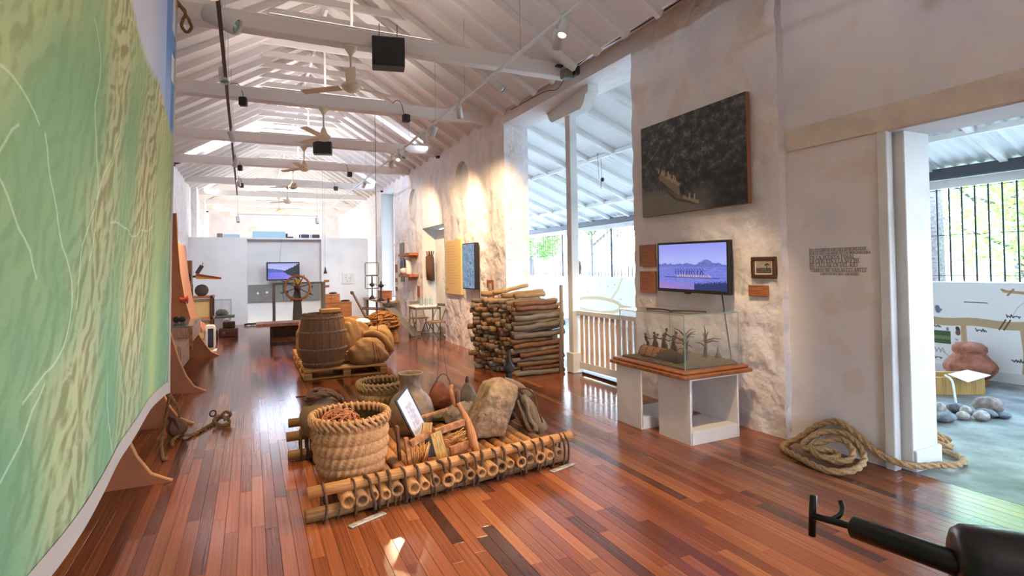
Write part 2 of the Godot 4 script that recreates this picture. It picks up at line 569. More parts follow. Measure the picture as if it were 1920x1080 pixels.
func build_lights() -> void:
	# the beam-end floodlights that wash the roof (their housings are in build_ceiling_things)
	for f in FLOODS:
		var a: Vector3 = f[0]
		spot("flood_beam", a + f[1] * 0.12, a + f[1] * 3.0, 62.0, f[2], COOL, 0.12, 0.9)
	# fill strips added on the backs of the tie beams, brightening the roof
	for i in BEAMS.size():
		var c := Color(1.0, 0.95, 0.91).lerp(Color(0.90, 0.94, 1.0), clampf((i - 2) / 4.0, 0.0, 1.0) if i < 10 else 0.3)
		panel_light("added_strip_light", Vector3(1.1, 4.385, BEAMS[i]), Basis(Vector3.RIGHT, PI / 2), Vector2(1.8, 0.08), [1.6, 0.9, 1.0, 1.6, 1.8, 1.9, 1.5, 1.2, 1.0, 1.0, 6.0, 6.0][i], c)
	# spots of the two lighting tracks
	for s in SPOTS:
		var d: Vector3 = (s[1] - s[0]).normalized()
		spot("track_beam", s[0] + d * 0.16, s[1], s[2], s[3] * 0.5, COOL if s[0].z < -13.0 else WARM, 0.04, 0.7)

# [place, direction, energy]
var FLOODS := [
	[Vector3(-1.52, 4.22, -14.9), Vector3(0.85, 0.5, 0.1), 26.0],
	[Vector3(3.76, 4.22, -11.9), Vector3(-0.85, 0.5, 0.1), 26.0],
	[Vector3(3.76, 4.22, -17.8), Vector3(-0.85, 0.5, 0.1), 26.0],
	[Vector3(-1.52, 4.22, -20.6), Vector3(0.85, 0.5, 0.1), 26.0],
	[Vector3(-1.52, 4.22, -26.0), Vector3(0.85, 0.5, 0.1), 26.0],
	[Vector3(-1.52, 4.22, -3.6), Vector3(0.85, 0.5, 0.1), 30.0],  # out of view, placed to light the near roof
	[Vector3(3.76, 4.22, -0.8), Vector3(-0.85, 0.5, 0.1), 30.0],  # unseen above the frame, brightens the roof overhead
	[Vector3(-1.52, 4.22, 2.0), Vector3(0.85, 0.5, 0.1), 26.0],  # unseen behind the camera, lights the rear roof
]
# [lamp place, aim, half cone, energy]
var SPOTS := [
	[Vector3(2.62, 3.79, -4.31), Vector3(1.2, 0.2, -3.7), 24.0, 28.0],
	[Vector3(2.62, 3.73, -4.43), Vector3(3.7, 0.5, -7.2), 20.0, 30.0],
	[Vector3(2.62, 3.76, -7.12), Vector3(3.86, 1.4, -9.4), 40.0, 27.0],
	[Vector3(2.62, 3.76, -8.3), Vector3(1.6, 0.5, -9.6), 20.0, 30.0],
	[Vector3(2.62, 3.76, -8.77), Vector3(3.86, 1.4, -11.2), 42.0, 26.0],
	[Vector3(2.62, 3.76, -11.2), Vector3(3.86, 1.3, -14.4), 42.0, 24.0],
	[Vector3(2.62, 3.78, -10.59), Vector3(1.3, 0.0, -7.4), 26.0, 26.0],
	[Vector3(2.62, 3.76, -2.6), Vector3(3.8, 0.9, -4.3), 24.0, 18.0],  # out of view, placed to light the display case
	[Vector3(2.62, 3.76, -1.4), Vector3(1.6, 0.0, -2.6), 30.0, 22.0],  # out of view, lights the near floor
	[Vector3(-0.25, 3.72, -4.6), Vector3(0.4, 0.2, -4.9), 24.0, 18.0],  # just out of view, lights the left side of the raft
	[Vector3(-0.25, 3.72, -9.6), Vector3(0.9, 0.3, -10.0), 24.0, 22.0],
	[Vector3(-0.25, 3.72, -11.9), Vector3(-1.2, 0.8, -12.8), 26.0, 34.0],
	[Vector3(-0.25, 3.72, -14.6), Vector3(0.4, 1.3, -18.6), 40.0, 15.0],
	[Vector3(2.62, 3.76, -14.2), Vector3(2.2, 1.3, -18.6), 40.0, 15.0],
	[Vector3(2.62, 3.76, -0.6), Vector3(-0.65, 2.4, -3.0), 46.0, 8.0],  # unseen lamp overhead, placed to brighten the map cloth
]

# ---------------------------------------------------------------- floor
func build_floor() -> void:
	var st := ST()
	box(st, Vector3(-1.7, -0.12, -18.7), Vector3(4.5, -0.014, 6.0))
	var fl := struct("floor", st, M.underlay, "polished reddish hardwood floor of narrow boards in mixed tones", "floor")
	var W := 0.0751
	var planks := []
	var x := -1.66
	while x < 4.46:
		var z := 6.0 - rng.randf() * 1.2
		var first := true
		while z > -18.65:
			var L := rng.randf_range(0.55, 1.75)
			var z1 := maxf(z - L, -18.65)
			var tone := rng.randi() % 11
			if rng.randf() < 0.45: tone = [0, 4, 1, 6, 10][rng.randi() % 5]
			planks.append([x, z, z1, tone, rng.randf_range(-0.0006, 0.0)])
			z = z1
		x += W
	# the 300 nearest boards in view stand singly, the rest are joined
	var order := []
	for i in planks.size():
		var p = planks[i]
		var c := Vector3(p[0] + W / 2, 0, (p[1] + p[2]) / 2)
		var d := c - Vector3(0, 1.6, 0)
		var ang := rad_to_deg(atan2(d.x, -d.z)) - 25.4
		var score := d.length()
		if c.z > -0.6 or ang < -46.0 or ang > 46.0: score += 100.0
		order.append([score, i])
	order.sort_custom(func(a, b): return a[0] < b[0])
	var rest := ST()
	var tones: Array = M["plank_tones"]
	for k in order.size():
		var p = planks[order[k][1]]
		var L: float = p[1] - p[2] - 0.0012
		if L < 0.05: continue
		var c := Vector3(p[0] + W / 2, -0.008 + p[4], (p[1] + p[2]) / 2)
		if k < 290:
			part(fl, "plank", CB(Vector3(W - 0.0012, 0.016, L), 0.0012), M["plank%d" % p[3]], c)
		else:
			rest.set_color((tones[p[3]] as Color).srgb_to_linear())
			var h := Vector3(W - 0.001, 0.016, L) / 2.0
			box(rest, c - h, c + h)
	var r := part(fl, "distant_planks", rest, M.plank_mix)
	r.set_meta("kind", "stuff")

# ---------------------------------------------------------------- walls
func csg_box(root: Node, lo: Vector3, hi: Vector3) -> void:
	var b := CSGBox3D.new()
	b.name = "cut"
	b.operation = CSGShape3D.OPERATION_SUBTRACTION
	b.size = hi - lo
	b.position = (lo + hi) / 2.0
	root.add_child(b, true)

func build_walls() -> void:
	# near right wall: the pier with the pictures, the set-back wall with the lettering, the doorway
	rough_wall("wall_right", Vector3(4.35, 0, -5.56), Vector3(4.35, 0, -3.45), 4.75, 0.5, "thick rough white plaster pier carrying the dark picture and the screen")
	var st := ST()
	box(st, Vector3(4.43, 0, -3.47), Vector3(4.85, 4.75, -2.62))
	struct("wall_right", st, M.plaster_smooth, "smooth white wall with grey lettering beside the doorway", "wall")
	st = ST()
	box(st, Vector3(4.43, 2.59, -2.62), Vector3(4.85, 4.75, 0.6))
	struct("wall_right", st, M.plaster_smooth, "white wall above the doorway to the gallery", "wall")
	st = ST()
	box(st, Vector3(4.43, 0, 0.6), Vector3(4.85, 4.75, 6.0))
	struct("wall_right", st, M.plaster_smooth, "white wall near the camera beyond the doorway", "wall")
	st = ST()
	cbox(st, Vector3(0.03, 0.20, 4.0), 0.006, Transform3D(Basis.IDENTITY, Vector3(4.425, 2.70, -1.42)))
	struct("trim", st, M.lintel_paint, "cream painted lintel board over the doorway to the gallery", "lintel")
	# wall over the wide opening
	st = ST()
	hexa(st, [Vector3(4.35, 4.27, -5.56), Vector3(3.88, 4.02, -8.4), Vector3(3.88, 4.75, -8.4), Vector3(4.35, 4.75, -5.56),
		Vector3(5.1, 4.30, -5.56), Vector3(4.31, 4.0, -8.4), Vector3(4.6, 4.75, -8.4), Vector3(5.1, 4.75, -5.56)])
	struct("wall_right", st, M.plaster_smooth, "white lintel wall above the wide opening with the column", "wall")
	# far right wall with its openings
	var cs := CSGBox3D.new()
	cs.size = Vector3(0.45, 4.75, 19.6)
	cs.position = Vector3(4.105, 2.375, -18.2)
	cs.material = M.plaster
	put(cs, "wall_right")
	tag(cs, "long rough white plaster wall pierced by round windows and doors", "wall", "", "structure")
	for c in [[Vector3(3.5, 0.0, -13.35), Vector3(4.6, 2.6, -11.65)], [Vector3(3.5, 0.68, -18.05), Vector3(4.6, 4.06, -16.3)], [Vector3(3.5, 0.68, -21.6), Vector3(4.6, 4.0, -20.3)]]:
		csg_box(cs, c[0] - cs.position, c[1] - cs.position)
	for c in [Vector3(4.1, 3.38, -10.48), Vector3(4.1, 3.32, -14.2)]:
		var cy := CSGCylinder3D.new()
		cy.name = "cut"
		cy.operation = CSGShape3D.OPERATION_SUBTRACTION
		cy.radius = 0.39
		cy.height = 1.0
		cy.sides = 40
		cy.rotation.z = PI / 2
		cy.position = c - cs.position
		cs.add_child(cy, true)
	for c in [Vector3(4.0, 3.38, -10.48), Vector3(4.0, 3.32, -14.2)]:
		var bk := ST()
		lathe(bk, [Vector2(0, -0.03), Vector2(0.40, -0.03), Vector2(0.40, 0.03), Vector2(0, 0.03)], 40, Transform3D(Basis(Vector3.BACK, PI / 2), c))
		part(cs, "round_recess_back", bk, M.white_paint, -cs.position)
	# left wall with a pilaster
	st = ST()
	box(st, Vector3(-2.1, 0, -28.0), Vector3(-1.65, 4.75, 6.0))
	struct("wall_left", st, M.plaster, "long white plaster wall on the left behind the painted cloth", "wall")
	for z in [-19.9, -23.2]:
		st = ST()
		box(st, Vector3(-1.66, 0, z - 0.35), Vector3(-1.5, 4.28, z + 0.35))
		struct("wall_left", st, M.plaster, "white pilaster on the left wall " + ("in front of the partition" if z > -20 else "behind the partition"), "pilaster")
	# partition across the room
	st = ST()
	box(st, Vector3(-1.65, 0, -19.1), Vector3(-0.1, 2.65, -18.65))
	box(st, Vector3(2.06, 0, -19.1), Vector3(3.55, 2.65, -18.65))
	box(st, Vector3(-0.1, 0, -19.1), Vector3(2.06, 2.65, -18.97))
	box(st, Vector3(-0.1, 2.60, -18.98), Vector3(2.06, 2.65, -18.65))
	struct("wall_back", st, M.partition, "white partition with a wide shallow niche across the far end", "wall")
	# gable wall behind it, with a wide window in the gable
	st = ST()
	box(st, Vector3(-2.1, 0, -28.3), Vector3(4.33, 4.42, -28.0))
	extrude(st, [Vector2(-2.1, 4.42), Vector2(0.1, 4.42), Vector2(0.1, 5.30), Vector2(-0.2, 5.30)], -28.3, -28.0)
	extrude(st, [Vector2(2.75, 4.42), Vector2(4.33, 4.42), Vector2(2.75, 5.25)], -28.3, -28.0)
	extrude(st, [Vector2(0.4, 5.72), Vector2(1.83, 5.72), Vector2(1.5, 6.1), Vector2(0.7, 6.1)], -28.3, -28.0)
	struct("wall_back", st, M.plaster_smooth, "white gable wall with a bright window high under the roof", "wall")
	var w := thing("window", "wide bright gable window high at the far end of the hall", "window")
	w.set_meta("kind", "structure")
	for xx in [0.12, 1.42, 2.73]:
		bar(w, "mullion", Vector3(xx, 4.42, -28.12), Vector3(xx, [5.3, 5.7, 5.2][int(xx)], -28.12), 0.05, 0.05, M.white_paint)
	bar(w, "sill", Vector3(0.1, 4.44, -28.12), Vector3(2.75, 4.44, -28.12), 0.06, 0.05, M.white_paint)
	# unseen wall behind the camera, its opening added to let in sky fill
	st = ST()
	box(st, Vector3(-2.1, 0, 6.0), Vector3(0.4, 6.2, 6.3))
	box(st, Vector3(1.9, 0, 6.0), Vector3(4.85, 6.2, 6.3))
	box(st, Vector3(0.4, 2.6, 6.0), Vector3(1.9, 6.2, 6.3))
	box(st, Vector3(4.8, 0, 6.0), Vector3(9.2, 4.9, 6.3))  # unseen gallery end wall, added to keep daylight off the door posts
	struct("unseen_wall_front", st, M.plaster_smooth, "unseen white wall behind the camera with an opening added to let in light", "wall")

# plaster wall whose room face and ends are slightly uneven
func rough_wall(called: String, a: Vector3, b: Vector3, h: float, thick: float, label: String) -> void:
	var st := ST(true)
	var n := noise(77, 2.2, 3)
	var nz := 34
	var ny := 60
	var face := func(i, k):
		var t := float(i) / nz
		var p := a.lerp(b, t)
		p.y = h * k / ny
		var d := n.get_noise_3d(p.x * 1.0, p.y * 1.3, p.z * 1.3) * 0.022
		p.x += d
		if i == 0 or i == nz: p.z += n.get_noise_2d(p.y * 2.0, 7.0) * 0.03 * (1.0 if i == 0 else 0.6)
		return p
	for i in nz:
		for k in ny:
			quad(st, face.call(i, k), face.call(i + 1, k), face.call(i + 1, k + 1), face.call(i, k + 1), Vector3.LEFT)
	st.set_smooth_group(1)
	for k in ny:
		for i in [0, nz]:
			var p: Vector3 = face.call(i, k); var q: Vector3 = face.call(i, k + 1)
			quad(st, p, q, Vector3(p.x + thick, q.y, p.z), Vector3(p.x + thick, p.y, p.z), Vector3(0, 0, -1 if i == 0 else 1))
	st.set_smooth_group(-1)
	quad(st, Vector3(a.x + thick, 0, a.z), Vector3(b.x + thick, 0, b.z), Vector3(b.x + thick, h, b.z), Vector3(a.x + thick, h, a.z), Vector3.RIGHT)
	struct(called, st, M.plaster, label, "wall")

# ---------------------------------------------------------------- roof
const EAVE := 4.25
const RIDGE_X := 1.115
const HALF := 2.765
const PITCH := 0.597
const BEAMS := [-0.8, -3.6, -6.4, -9.0, -11.9, -14.6, -17.8, -20.6, -23.3, -26.0, 2.0, 4.8]  # last entries are unseen beams, added to carry fill strips

func roof_y(x: float) -> float:
	return EAVE + (HALF - absf(x - RIDGE_X)) * PITCH

func build_ceiling() -> void:
	var st := ST()
	for s in [-1.0, 1.0]:
		var xe: float = RIDGE_X + s * HALF
		var yt := EAVE + HALF * PITCH
		hexa(st, [Vector3(xe, EAVE, 6.3), Vector3(RIDGE_X, yt, 6.3), Vector3(RIDGE_X, yt + 0.16, 6.3), Vector3(xe, EAVE + 0.16, 6.3),
			Vector3(xe, EAVE, -28.3), Vector3(RIDGE_X, yt, -28.3), Vector3(RIDGE_X, yt + 0.16, -28.3), Vector3(xe, EAVE + 0.16, -28.3)])
	var ce := struct("ceiling", st, M.ceiling_board, "white boarded gable roof with rafters and tie beams seen from below", "ceiling")
	# eave closures between roof slope and wall heads
	st = ST()
	hexa(st, [Vector3(3.87, 4.24, 6.3), Vector3(4.9, 4.80, 6.3), Vector3(4.9, 4.95, 6.3), Vector3(3.87, 4.42, 6.3), Vector3(3.87, 4.24, -8.42), Vector3(4.9, 4.80, -8.42), Vector3(4.9, 4.95, -8.42), Vector3(3.87, 4.42, -8.42)])
	box(st, Vector3(3.86, 4.26, -28.3), Vector3(4.4, 4.8, -8.4))
	box(st, Vector3(-2.1, 4.26, -28.3), Vector3(-1.64, 4.8, 6.3))
	part(ce, "eave_board", st, M.ceiling_board)
	# ridge board
	bar(ce, "ridge_board", Vector3(RIDGE_X, 5.80, -28.0), Vector3(RIDGE_X, 5.80, 6.0), 0.05, 0.20, M.rafter_paint)
	# rafters, with collar ties, at 0.55 m
	var z := -0.55
	while z > -27.8:
		for s in [-1.0, 1.0]:
			var a := Vector3(RIDGE_X + s * (HALF + 0.0), EAVE - 0.045, z)
			var b := Vector3(RIDGE_X, EAVE + HALF * PITCH - 0.045, z)
			bar(ce, "rafter", a, b, 0.07, 0.10, M.rafter_paint, 0.004)
		var y := 5.28
		var half := HALF - (y - EAVE) / PITCH
		if z < -18.4:
			z -= 0.557
			continue
		bar(ce, "collar_tie", Vector3(RIDGE_X - half, y, z - 0.05), Vector3(RIDGE_X + half, y, z - 0.05), 0.035, 0.10, M.rafter_paint, 0.003)
		z -= 0.557
	for bz in BEAMS:
		bar(ce, "tie_beam", Vector3(-1.66, 4.24, bz), Vector3(3.9, 4.24, bz), 0.16, 0.19, M.rafter_paint, 0.012)
		bar(ce, "king_post", Vector3(RIDGE_X, 4.33, bz - 0.3), Vector3(RIDGE_X, 5.75, bz - 0.3), 0.03, 0.03, M.rafter_paint, 0.003)

# ---------------------------------------------------------------- the gallery outside
func build_outside() -> void:
	var st := ST()
	box(st, Vector3(4.5, -0.15, -19.0), Vector3(9.0, 0.0, 6.0))
	struct("floor", st, M.concrete, "pale grey polished concrete floor of the gallery outside the doorway", "floor")
	st = ST()
	box(st, Vector3(9.0, -0.4, -60.0), Vector3(60.0, -0.25, 40.0))
	struct("floor", st, M.ground_out, "bright sunlit ground beyond the barred fence", "ground")
	# lean-to roof
	st = ST()
	hexa(st, [Vector3(4.2, 4.74, 6.0), Vector3(9.3, 2.72, 6.0), Vector3(9.3, 2.82, 6.0), Vector3(4.2, 4.84, 6.0), Vector3(4.2, 4.74, -18.9), Vector3(9.3, 2.72, -18.9), Vector3(9.3, 2.82, -18.9), Vector3(4.2, 4.84, -18.9)])
	var ro := struct("ceiling", st, M.sheet_white, "white lean-to roof with sloping rafters over the gallery outside", "roof")
	var z := 2.4
	while z > -18.8:
		bar(ro, "rafter", Vector3(4.6, 4.53, z), Vector3(9.2, 2.71, z), 0.09, 0.11, M.white_paint, 0.004)
		z -= 0.86
	for q in [Vector2(6.4, 3.80), Vector2(8.0, 3.16)]:
		bar(ro, "purlin", Vector3(q.x, q.y, 4.0), Vector3(q.x, q.y, -18.8), 0.07, 0.07, M.white_paint, 0.004)
	var co := ST()
	z = 2.0
	while z > -18.7:
		var a := Vector3(6.45, 3.847, z); var b := Vector3(9.25, 2.738, z)
		for e in [a, b]: pass
		quad(co, a, b, b + Vector3(0, -0.022, -0.05), a + Vector3(0, -0.022, -0.05), Vector3(0, -1, 0.5))
		quad(co, a + Vector3(0, -0.022, -0.05), b + Vector3(0, -0.022, -0.05), b + Vector3(0, 0, -0.10), a + Vector3(0, 0, -0.10), Vector3(0, -1, -0.5))
		z -= 0.15
	var cr := part(ro, "corrugated_sheet", co, M.sheet_white)
	cr.set_meta("kind", "stuff")
	bar(ro, "gutter", Vector3(8.78, 2.80, 5.0), Vector3(8.78, 2.80, -18.9), 0.12, 0.15, M.gutter, 0.01)
	bar(ro, "fascia", Vector3(8.84, 2.66, 5.0), Vector3(8.84, 2.66, -18.9), 0.05, 0.12, M.white_paint, 0.004)

# ---------------------------------------------------------------- painted cloth on the left
func stroke(im: Image, pts: Array, r: float, c: Color, soft := 1.0) -> void:
	for i in pts.size() - 1:
		var a: Vector2 = pts[i]
		var b: Vector2 = pts[i + 1]
		var n := int(maxf(1.0, a.distance_to(b) / maxf(0.5, r * 0.5)))
		for k in n + 1:
			var p := a.lerp(b, float(k) / n)
			for y in range(int(p.y - r - 1), int(p.y + r + 2)):
				for x in range(int(p.x - r - 1), int(p.x + r + 2)):
					if x < 0 or y < 0 or x >= im.get_width() or y >= im.get_height(): continue
					var w := clampf((r - Vector2(x, y).distance_to(p)) / soft + 0.5, 0.0, 1.0)
					if w > 0.0: im.set_pixel(x, y, im.get_pixel(x, y).lerp(c, w * c.a))

func map_picture() -> Image:
	var w := 760
	var h := 620
	var im := Image.create(w, h, false, Image.FORMAT_RGB8)
	var ridge := noise(31, 1.0, 4)
	ridge.fractal_type = FastNoiseLite.FRACTAL_RIDGED
	var warp := noise(32, 1.0, 3)
	var zone := noise(33, 1.0, 3)
	var grain := noise(34, 0.35, 2)
	var hm := PackedFloat32Array()
	hm.resize(w * h)
	for y in h:
		for x in w:
			# metres on the cloth: s along it (0 near, 7 far), t down it (0 top, 4.4 bottom)
			var s := 7.0 * x / w
			var t := 4.4 * y / h
			var d := warp.get_noise_2d(s * 1.1, t * 1.1) * 0.5
			var lean := (t - 2.0) * 0.42
			hm[y * w + x] = ridge.get_noise_2d((s + lean + d) * 1.7, (t - d * 0.6) * 1.15) + 0.6 * warp.get_noise_2d((s + lean) * 6.0, t * 3.0)
	for y in h:
		for x in w:
			var s := 7.0 * x / w
			var t := 4.4 * y / h
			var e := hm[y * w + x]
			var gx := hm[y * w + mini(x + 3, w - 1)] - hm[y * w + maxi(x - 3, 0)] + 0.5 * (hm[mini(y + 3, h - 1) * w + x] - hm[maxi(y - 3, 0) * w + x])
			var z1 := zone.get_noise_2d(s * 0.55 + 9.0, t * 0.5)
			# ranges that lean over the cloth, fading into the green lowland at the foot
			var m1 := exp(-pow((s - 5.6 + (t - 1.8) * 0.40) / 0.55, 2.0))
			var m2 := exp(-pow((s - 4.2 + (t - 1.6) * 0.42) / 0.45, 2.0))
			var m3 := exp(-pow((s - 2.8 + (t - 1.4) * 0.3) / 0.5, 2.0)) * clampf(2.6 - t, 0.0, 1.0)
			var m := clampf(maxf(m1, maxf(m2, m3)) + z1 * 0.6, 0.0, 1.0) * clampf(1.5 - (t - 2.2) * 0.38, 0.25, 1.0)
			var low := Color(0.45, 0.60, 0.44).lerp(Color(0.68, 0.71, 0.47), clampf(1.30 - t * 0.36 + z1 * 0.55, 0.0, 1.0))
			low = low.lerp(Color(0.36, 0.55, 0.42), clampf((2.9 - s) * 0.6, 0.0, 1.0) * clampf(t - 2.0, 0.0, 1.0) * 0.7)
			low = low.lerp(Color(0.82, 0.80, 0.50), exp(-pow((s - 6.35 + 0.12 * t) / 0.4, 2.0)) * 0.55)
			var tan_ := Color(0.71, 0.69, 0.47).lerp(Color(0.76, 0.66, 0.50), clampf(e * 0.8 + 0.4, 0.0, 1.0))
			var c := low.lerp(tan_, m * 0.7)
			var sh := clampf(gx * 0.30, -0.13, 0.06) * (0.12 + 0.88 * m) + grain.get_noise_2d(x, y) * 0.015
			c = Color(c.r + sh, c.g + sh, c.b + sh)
			# the sea at the upper far corner
			var coast := 4.15 + 0.12 * sin(t * 5.0) + 0.1 * t
			var shore := 1.24 + (s - 4.2) * 0.12 + 0.05 * sin(s * 4.0)
			if s > coast and t < shore:
				var k := clampf(minf((s - coast) / 0.10, (shore - t) / 0.10), 0.0, 1.0)
				var sea := Color(0.80, 0.78, 0.79).lerp(Color(0.68, 0.72, 0.80), smoothstep(5.2, 6.1, s))
				if s > 6.25: sea = Color(0.40, 0.51, 0.68).lerp(Color(0.60, 0.67, 0.78), smoothstep(0.6, 1.3, t))
				if s > 6.66: sea = Color(0.84, 0.82, 0.80) if t < 0.45 or (t > 0.7 and t < 1.0) else Color(0.34, 0.53, 0.70)
				c = c.lerp(sea, k)
			im.set_pixel(x, y, c)
	# rivers
	var r2 := RandomNumberGenerator.new()
	r2.seed = 5
	for q in 18:
		var p := Vector2(r2.randf_range(0, w), r2.randf_range(h * 0.3, h * 0.95))
		var dir := Vector2(r2.randf_range(-1, 1), r2.randf_range(-0.6, 0.9))
		var line := [p]
		for k in 22:
			dir = (dir + Vector2(r2.randf_range(-0.35, 0.35), r2.randf_range(-0.3, 0.3))).normalized()
			p += dir * 9.0
			line.append(p)
		stroke(im, line, 0.7, Color(0.80, 0.86, 0.74, 0.4))
	return im

func hem_y(z: float) -> float:
	var k := [[-7.2, 0.29], [-6.62, 0.345], [-5.4, 0.405], [-4.64, 0.37], [-3.9, 0.34], [-3.0, 0.31], [0.5, 0.30]]
	for i in k.size() - 1:
		if z <= k[i + 1][0]:
			return lerpf(k[i][1], k[i + 1][1], smoothstep(k[i][0], k[i + 1][0], z))
	return 0.3

func cloth_point(s: float, t: float) -> Vector3:
	# s 0 (near edge) .. 1 (far edge), t 0 (top) .. 1 (hem)
	var z := lerpf(-0.15, lerpf(-7.14, -6.95, t), s)
	var y := lerpf(4.64, hem_y(z), t)
	var x := lerpf(-0.72, -0.80, t) - 0.015 * sin(s * 9.0) * (0.3 + t) + 0.012 * sin(s * 23.0 + t * 3.0) * t
	# the cloth hangs just below the tie beams, so it stands a little nearer than first measured
	return Vector3(0, 1.6, 0) + (Vector3(x, y, z) - Vector3(0, 1.6, 0)) * 0.82

func cloth_sheet(s0: float, s1: float, t0: float, t1: float, off: float, ns: int, nt: int, thick := 0.004) -> SurfaceTool:
	var st := SurfaceTool.new()
	st.begin(Mesh.PRIMITIVE_TRIANGLES)
	for side in 2:
		st.set_smooth_group(side)
		var dx := off - (thick if side else 0.0)
		for i in ns:
			for j in nt:
				var v := []
				var uv := []
				for q in [[i, j], [i + 1, j], [i + 1, j + 1], [i, j + 1]]:
					var s := lerpf(s0, s1, float(q[0]) / ns)
					var t := lerpf(t0, t1, float(q[1]) / nt)
					v.append(cloth_point(s, t) + Vector3(dx, 0, 0))
					uv.append(Vector2(s, t))
				var o := [0, 1, 2, 0, 2, 3]
				# the front looks towards +x: clockwise from there
				if side == 0: o = [0, 2, 1, 0, 3, 2]
				for k in o:
					st.set_uv(uv[k])
					st.add_vertex(v[k])
	return st

func build_banner() -> void:
	var t := thing("painted_map_cloth", "huge painted relief map on hanging cloth, green valleys and tan mountains", "banner", Vector3.ZERO)
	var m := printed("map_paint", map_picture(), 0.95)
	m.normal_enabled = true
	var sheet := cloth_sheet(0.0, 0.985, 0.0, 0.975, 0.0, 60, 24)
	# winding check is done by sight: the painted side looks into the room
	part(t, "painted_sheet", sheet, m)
	var h := part(t, "hem", cloth_sheet(0.0, 1.0, 0.972, 1.0, 0.004, 60, 3, 0.012), M.cloth_back)
	h.set_meta("label", "plain undyed hem along the bottom edge")
	part(t, "side_hem", cloth_sheet(0.982, 1.0, 0.0, 0.975, 0.003, 2, 24, 0.010), M.cloth_back)
	part(t, "rod", TB([Vector3(-0.60, 4.105, -0.1), Vector3(-0.60, 4.105, -5.95)], 0.016, 10), M.dark_wood)
	for z in [-0.8, -3.6]:
		part(t, "tie", TB([Vector3(-0.60, 4.10, z), Vector3(-0.60, 4.146, z)], 0.008, 6), M.rope_brown)
	# the loop of rope by the upper far corner
	solo("rope_loop", rope([Vector3(-0.603, 4.158, -5.970), Vector3(-0.541, 4.060, -5.986), Vector3(-0.492, 3.945, -6.002), Vector3(-0.541, 3.896, -6.011), Vector3(-0.574, 3.962, -6.002), Vector3(-0.541, 4.076, -5.994), Vector3(-0.599, 4.142, -5.978)], 0.014), M.rope_brown, "loop of brown rope hanging at the top corner of the map cloth", "rope")
	# block and ropes at the lower far corner
	var p := thing("pulley_block", "dark wooden pulley block hanging from ropes at the map cloth's lower corner", "pulley", Vector3(-0.66, 0.0, -6.25))
	var st := ST(true)
	var xf := Transform3D(Basis(Vector3.UP, 0.5) * Basis(Vector3.RIGHT, PI / 2 - 0.25), Vector3(0, 0.10, 0))
	lathe(st, [Vector2(0, -0.055), Vector2(0.05, -0.055), Vector2(0.082, -0.045), Vector2(0.088, -0.02), Vector2(0.07, -0.012), Vector2(0.07, 0.012), Vector2(0.088, 0.02), Vector2(0.082, 0.045), Vector2(0.05, 0.055), Vector2(0, 0.055)], 24, xf)
	part(p, "sheave", st, M.pulley_wood)
	var s2 := ST()
	cbox(s2, Vector3(0.035, 0.22, 0.14), 0.012, Transform3D(Basis(Vector3.UP, 0.5) * Basis(Vector3.BACK, 0.35), Vector3(-0.01, 0.11, 0)))
	part(p, "cheek", s2, M.dark_wood)
	part(p, "hook_rope", rope([Vector3(0.02, 0.20, 0.0), Vector3(0.02, 0.36, 0.22), Vector3(0.004, 0.53, 0.54)], 0.011), M.rope_brown)
	part(p, "sling", rope([Vector3(0.0, 0.52, 0.54), Vector3(-0.06, 0.30, 0.25), Vector3(-0.10, 0.06, 0.2), Vector3(-0.06, 0.02, 0.5), Vector3(-0.02, 0.018, 0.72), Vector3(0.0, 0.018, 0.70)], 0.013), M.rope_brown)
	part(p, "tail", rope([Vector3(0.03, 0.03, 0.02), Vector3(-0.01, 0.04, 0.22), Vector3(0.0, 0.02, 0.34)], 0.014), M.rope_brown)
	solo("floor_rope", rope([Vector3(-0.60, 0.03, -6.2), Vector3(-0.52, 0.015, -6.25), Vector3(-0.45, 0.015, -6.42), Vector3(-0.36, 0.02, -6.60), Vector3(-0.30, 0.06, -6.62), Vector3(-0.24, 0.07, -6.55), Vector3(-0.22, 0.02, -6.50), Vector3(-0.29, 0.02, -6.46), Vector3(-0.36, 0.05, -6.52), Vector3(-0.33, 0.08, -6.62), Vector3(-0.25, 0.03, -6.68), Vector3(-0.21, 0.09, -6.60), Vector3(-0.25, 0.13, -6.56), Vector3(-0.28, 0.10, -6.54), Vector3(-0.25, 0.05, -6.52)], 0.016), M.rope_brown, "brown rope running across the floor into a knotted bunch", "rope")
	var ring := ST(true)
	var c := []
	for k in 17: c.append(Vector3(cos(TAU * k / 16) * 0.03, sin(TAU * k / 16) * 0.03, 0))
	tube(ring, c, 0.008, 8, false)
	solo("iron_ring", ring, M.iron, "small dark iron ring lying on the knotted floor rope", "ring", Vector3(-0.37, 0.13, -6.55), Basis(Vector3.UP, 0.4))

# ---------------------------------------------------------------- curved plywood display stand along the left wall
func fin_profile(top: float, back := 0.0) -> Array:
	var k := [Vector2(-0.60, 0.0), Vector2(-0.70, 0.075), Vector2(-0.79, 0.22), Vector2(-0.875, 0.45), Vector2(-0.945, 0.72), Vector2(-1.04, 1.1), Vector2(-1.11, 1.6), Vector2(-1.15, 2.17), Vector2(-1.17, 2.72)]
	var o := [Vector2(-0.56, 0.0), Vector2(-0.60, 0.018)]
	for i in range(1, k.size()):
		if k[i].y <= top + 0.001: o.append(k[i] - Vector2(back * smoothstep(0.1, 0.8, k[i].y), 0))
	o.append(Vector2(-1.36, top))
	o.append(Vector2(-1.60, top * 0.55))
	o.append(Vector2(-1.60, 0.0))
	return o

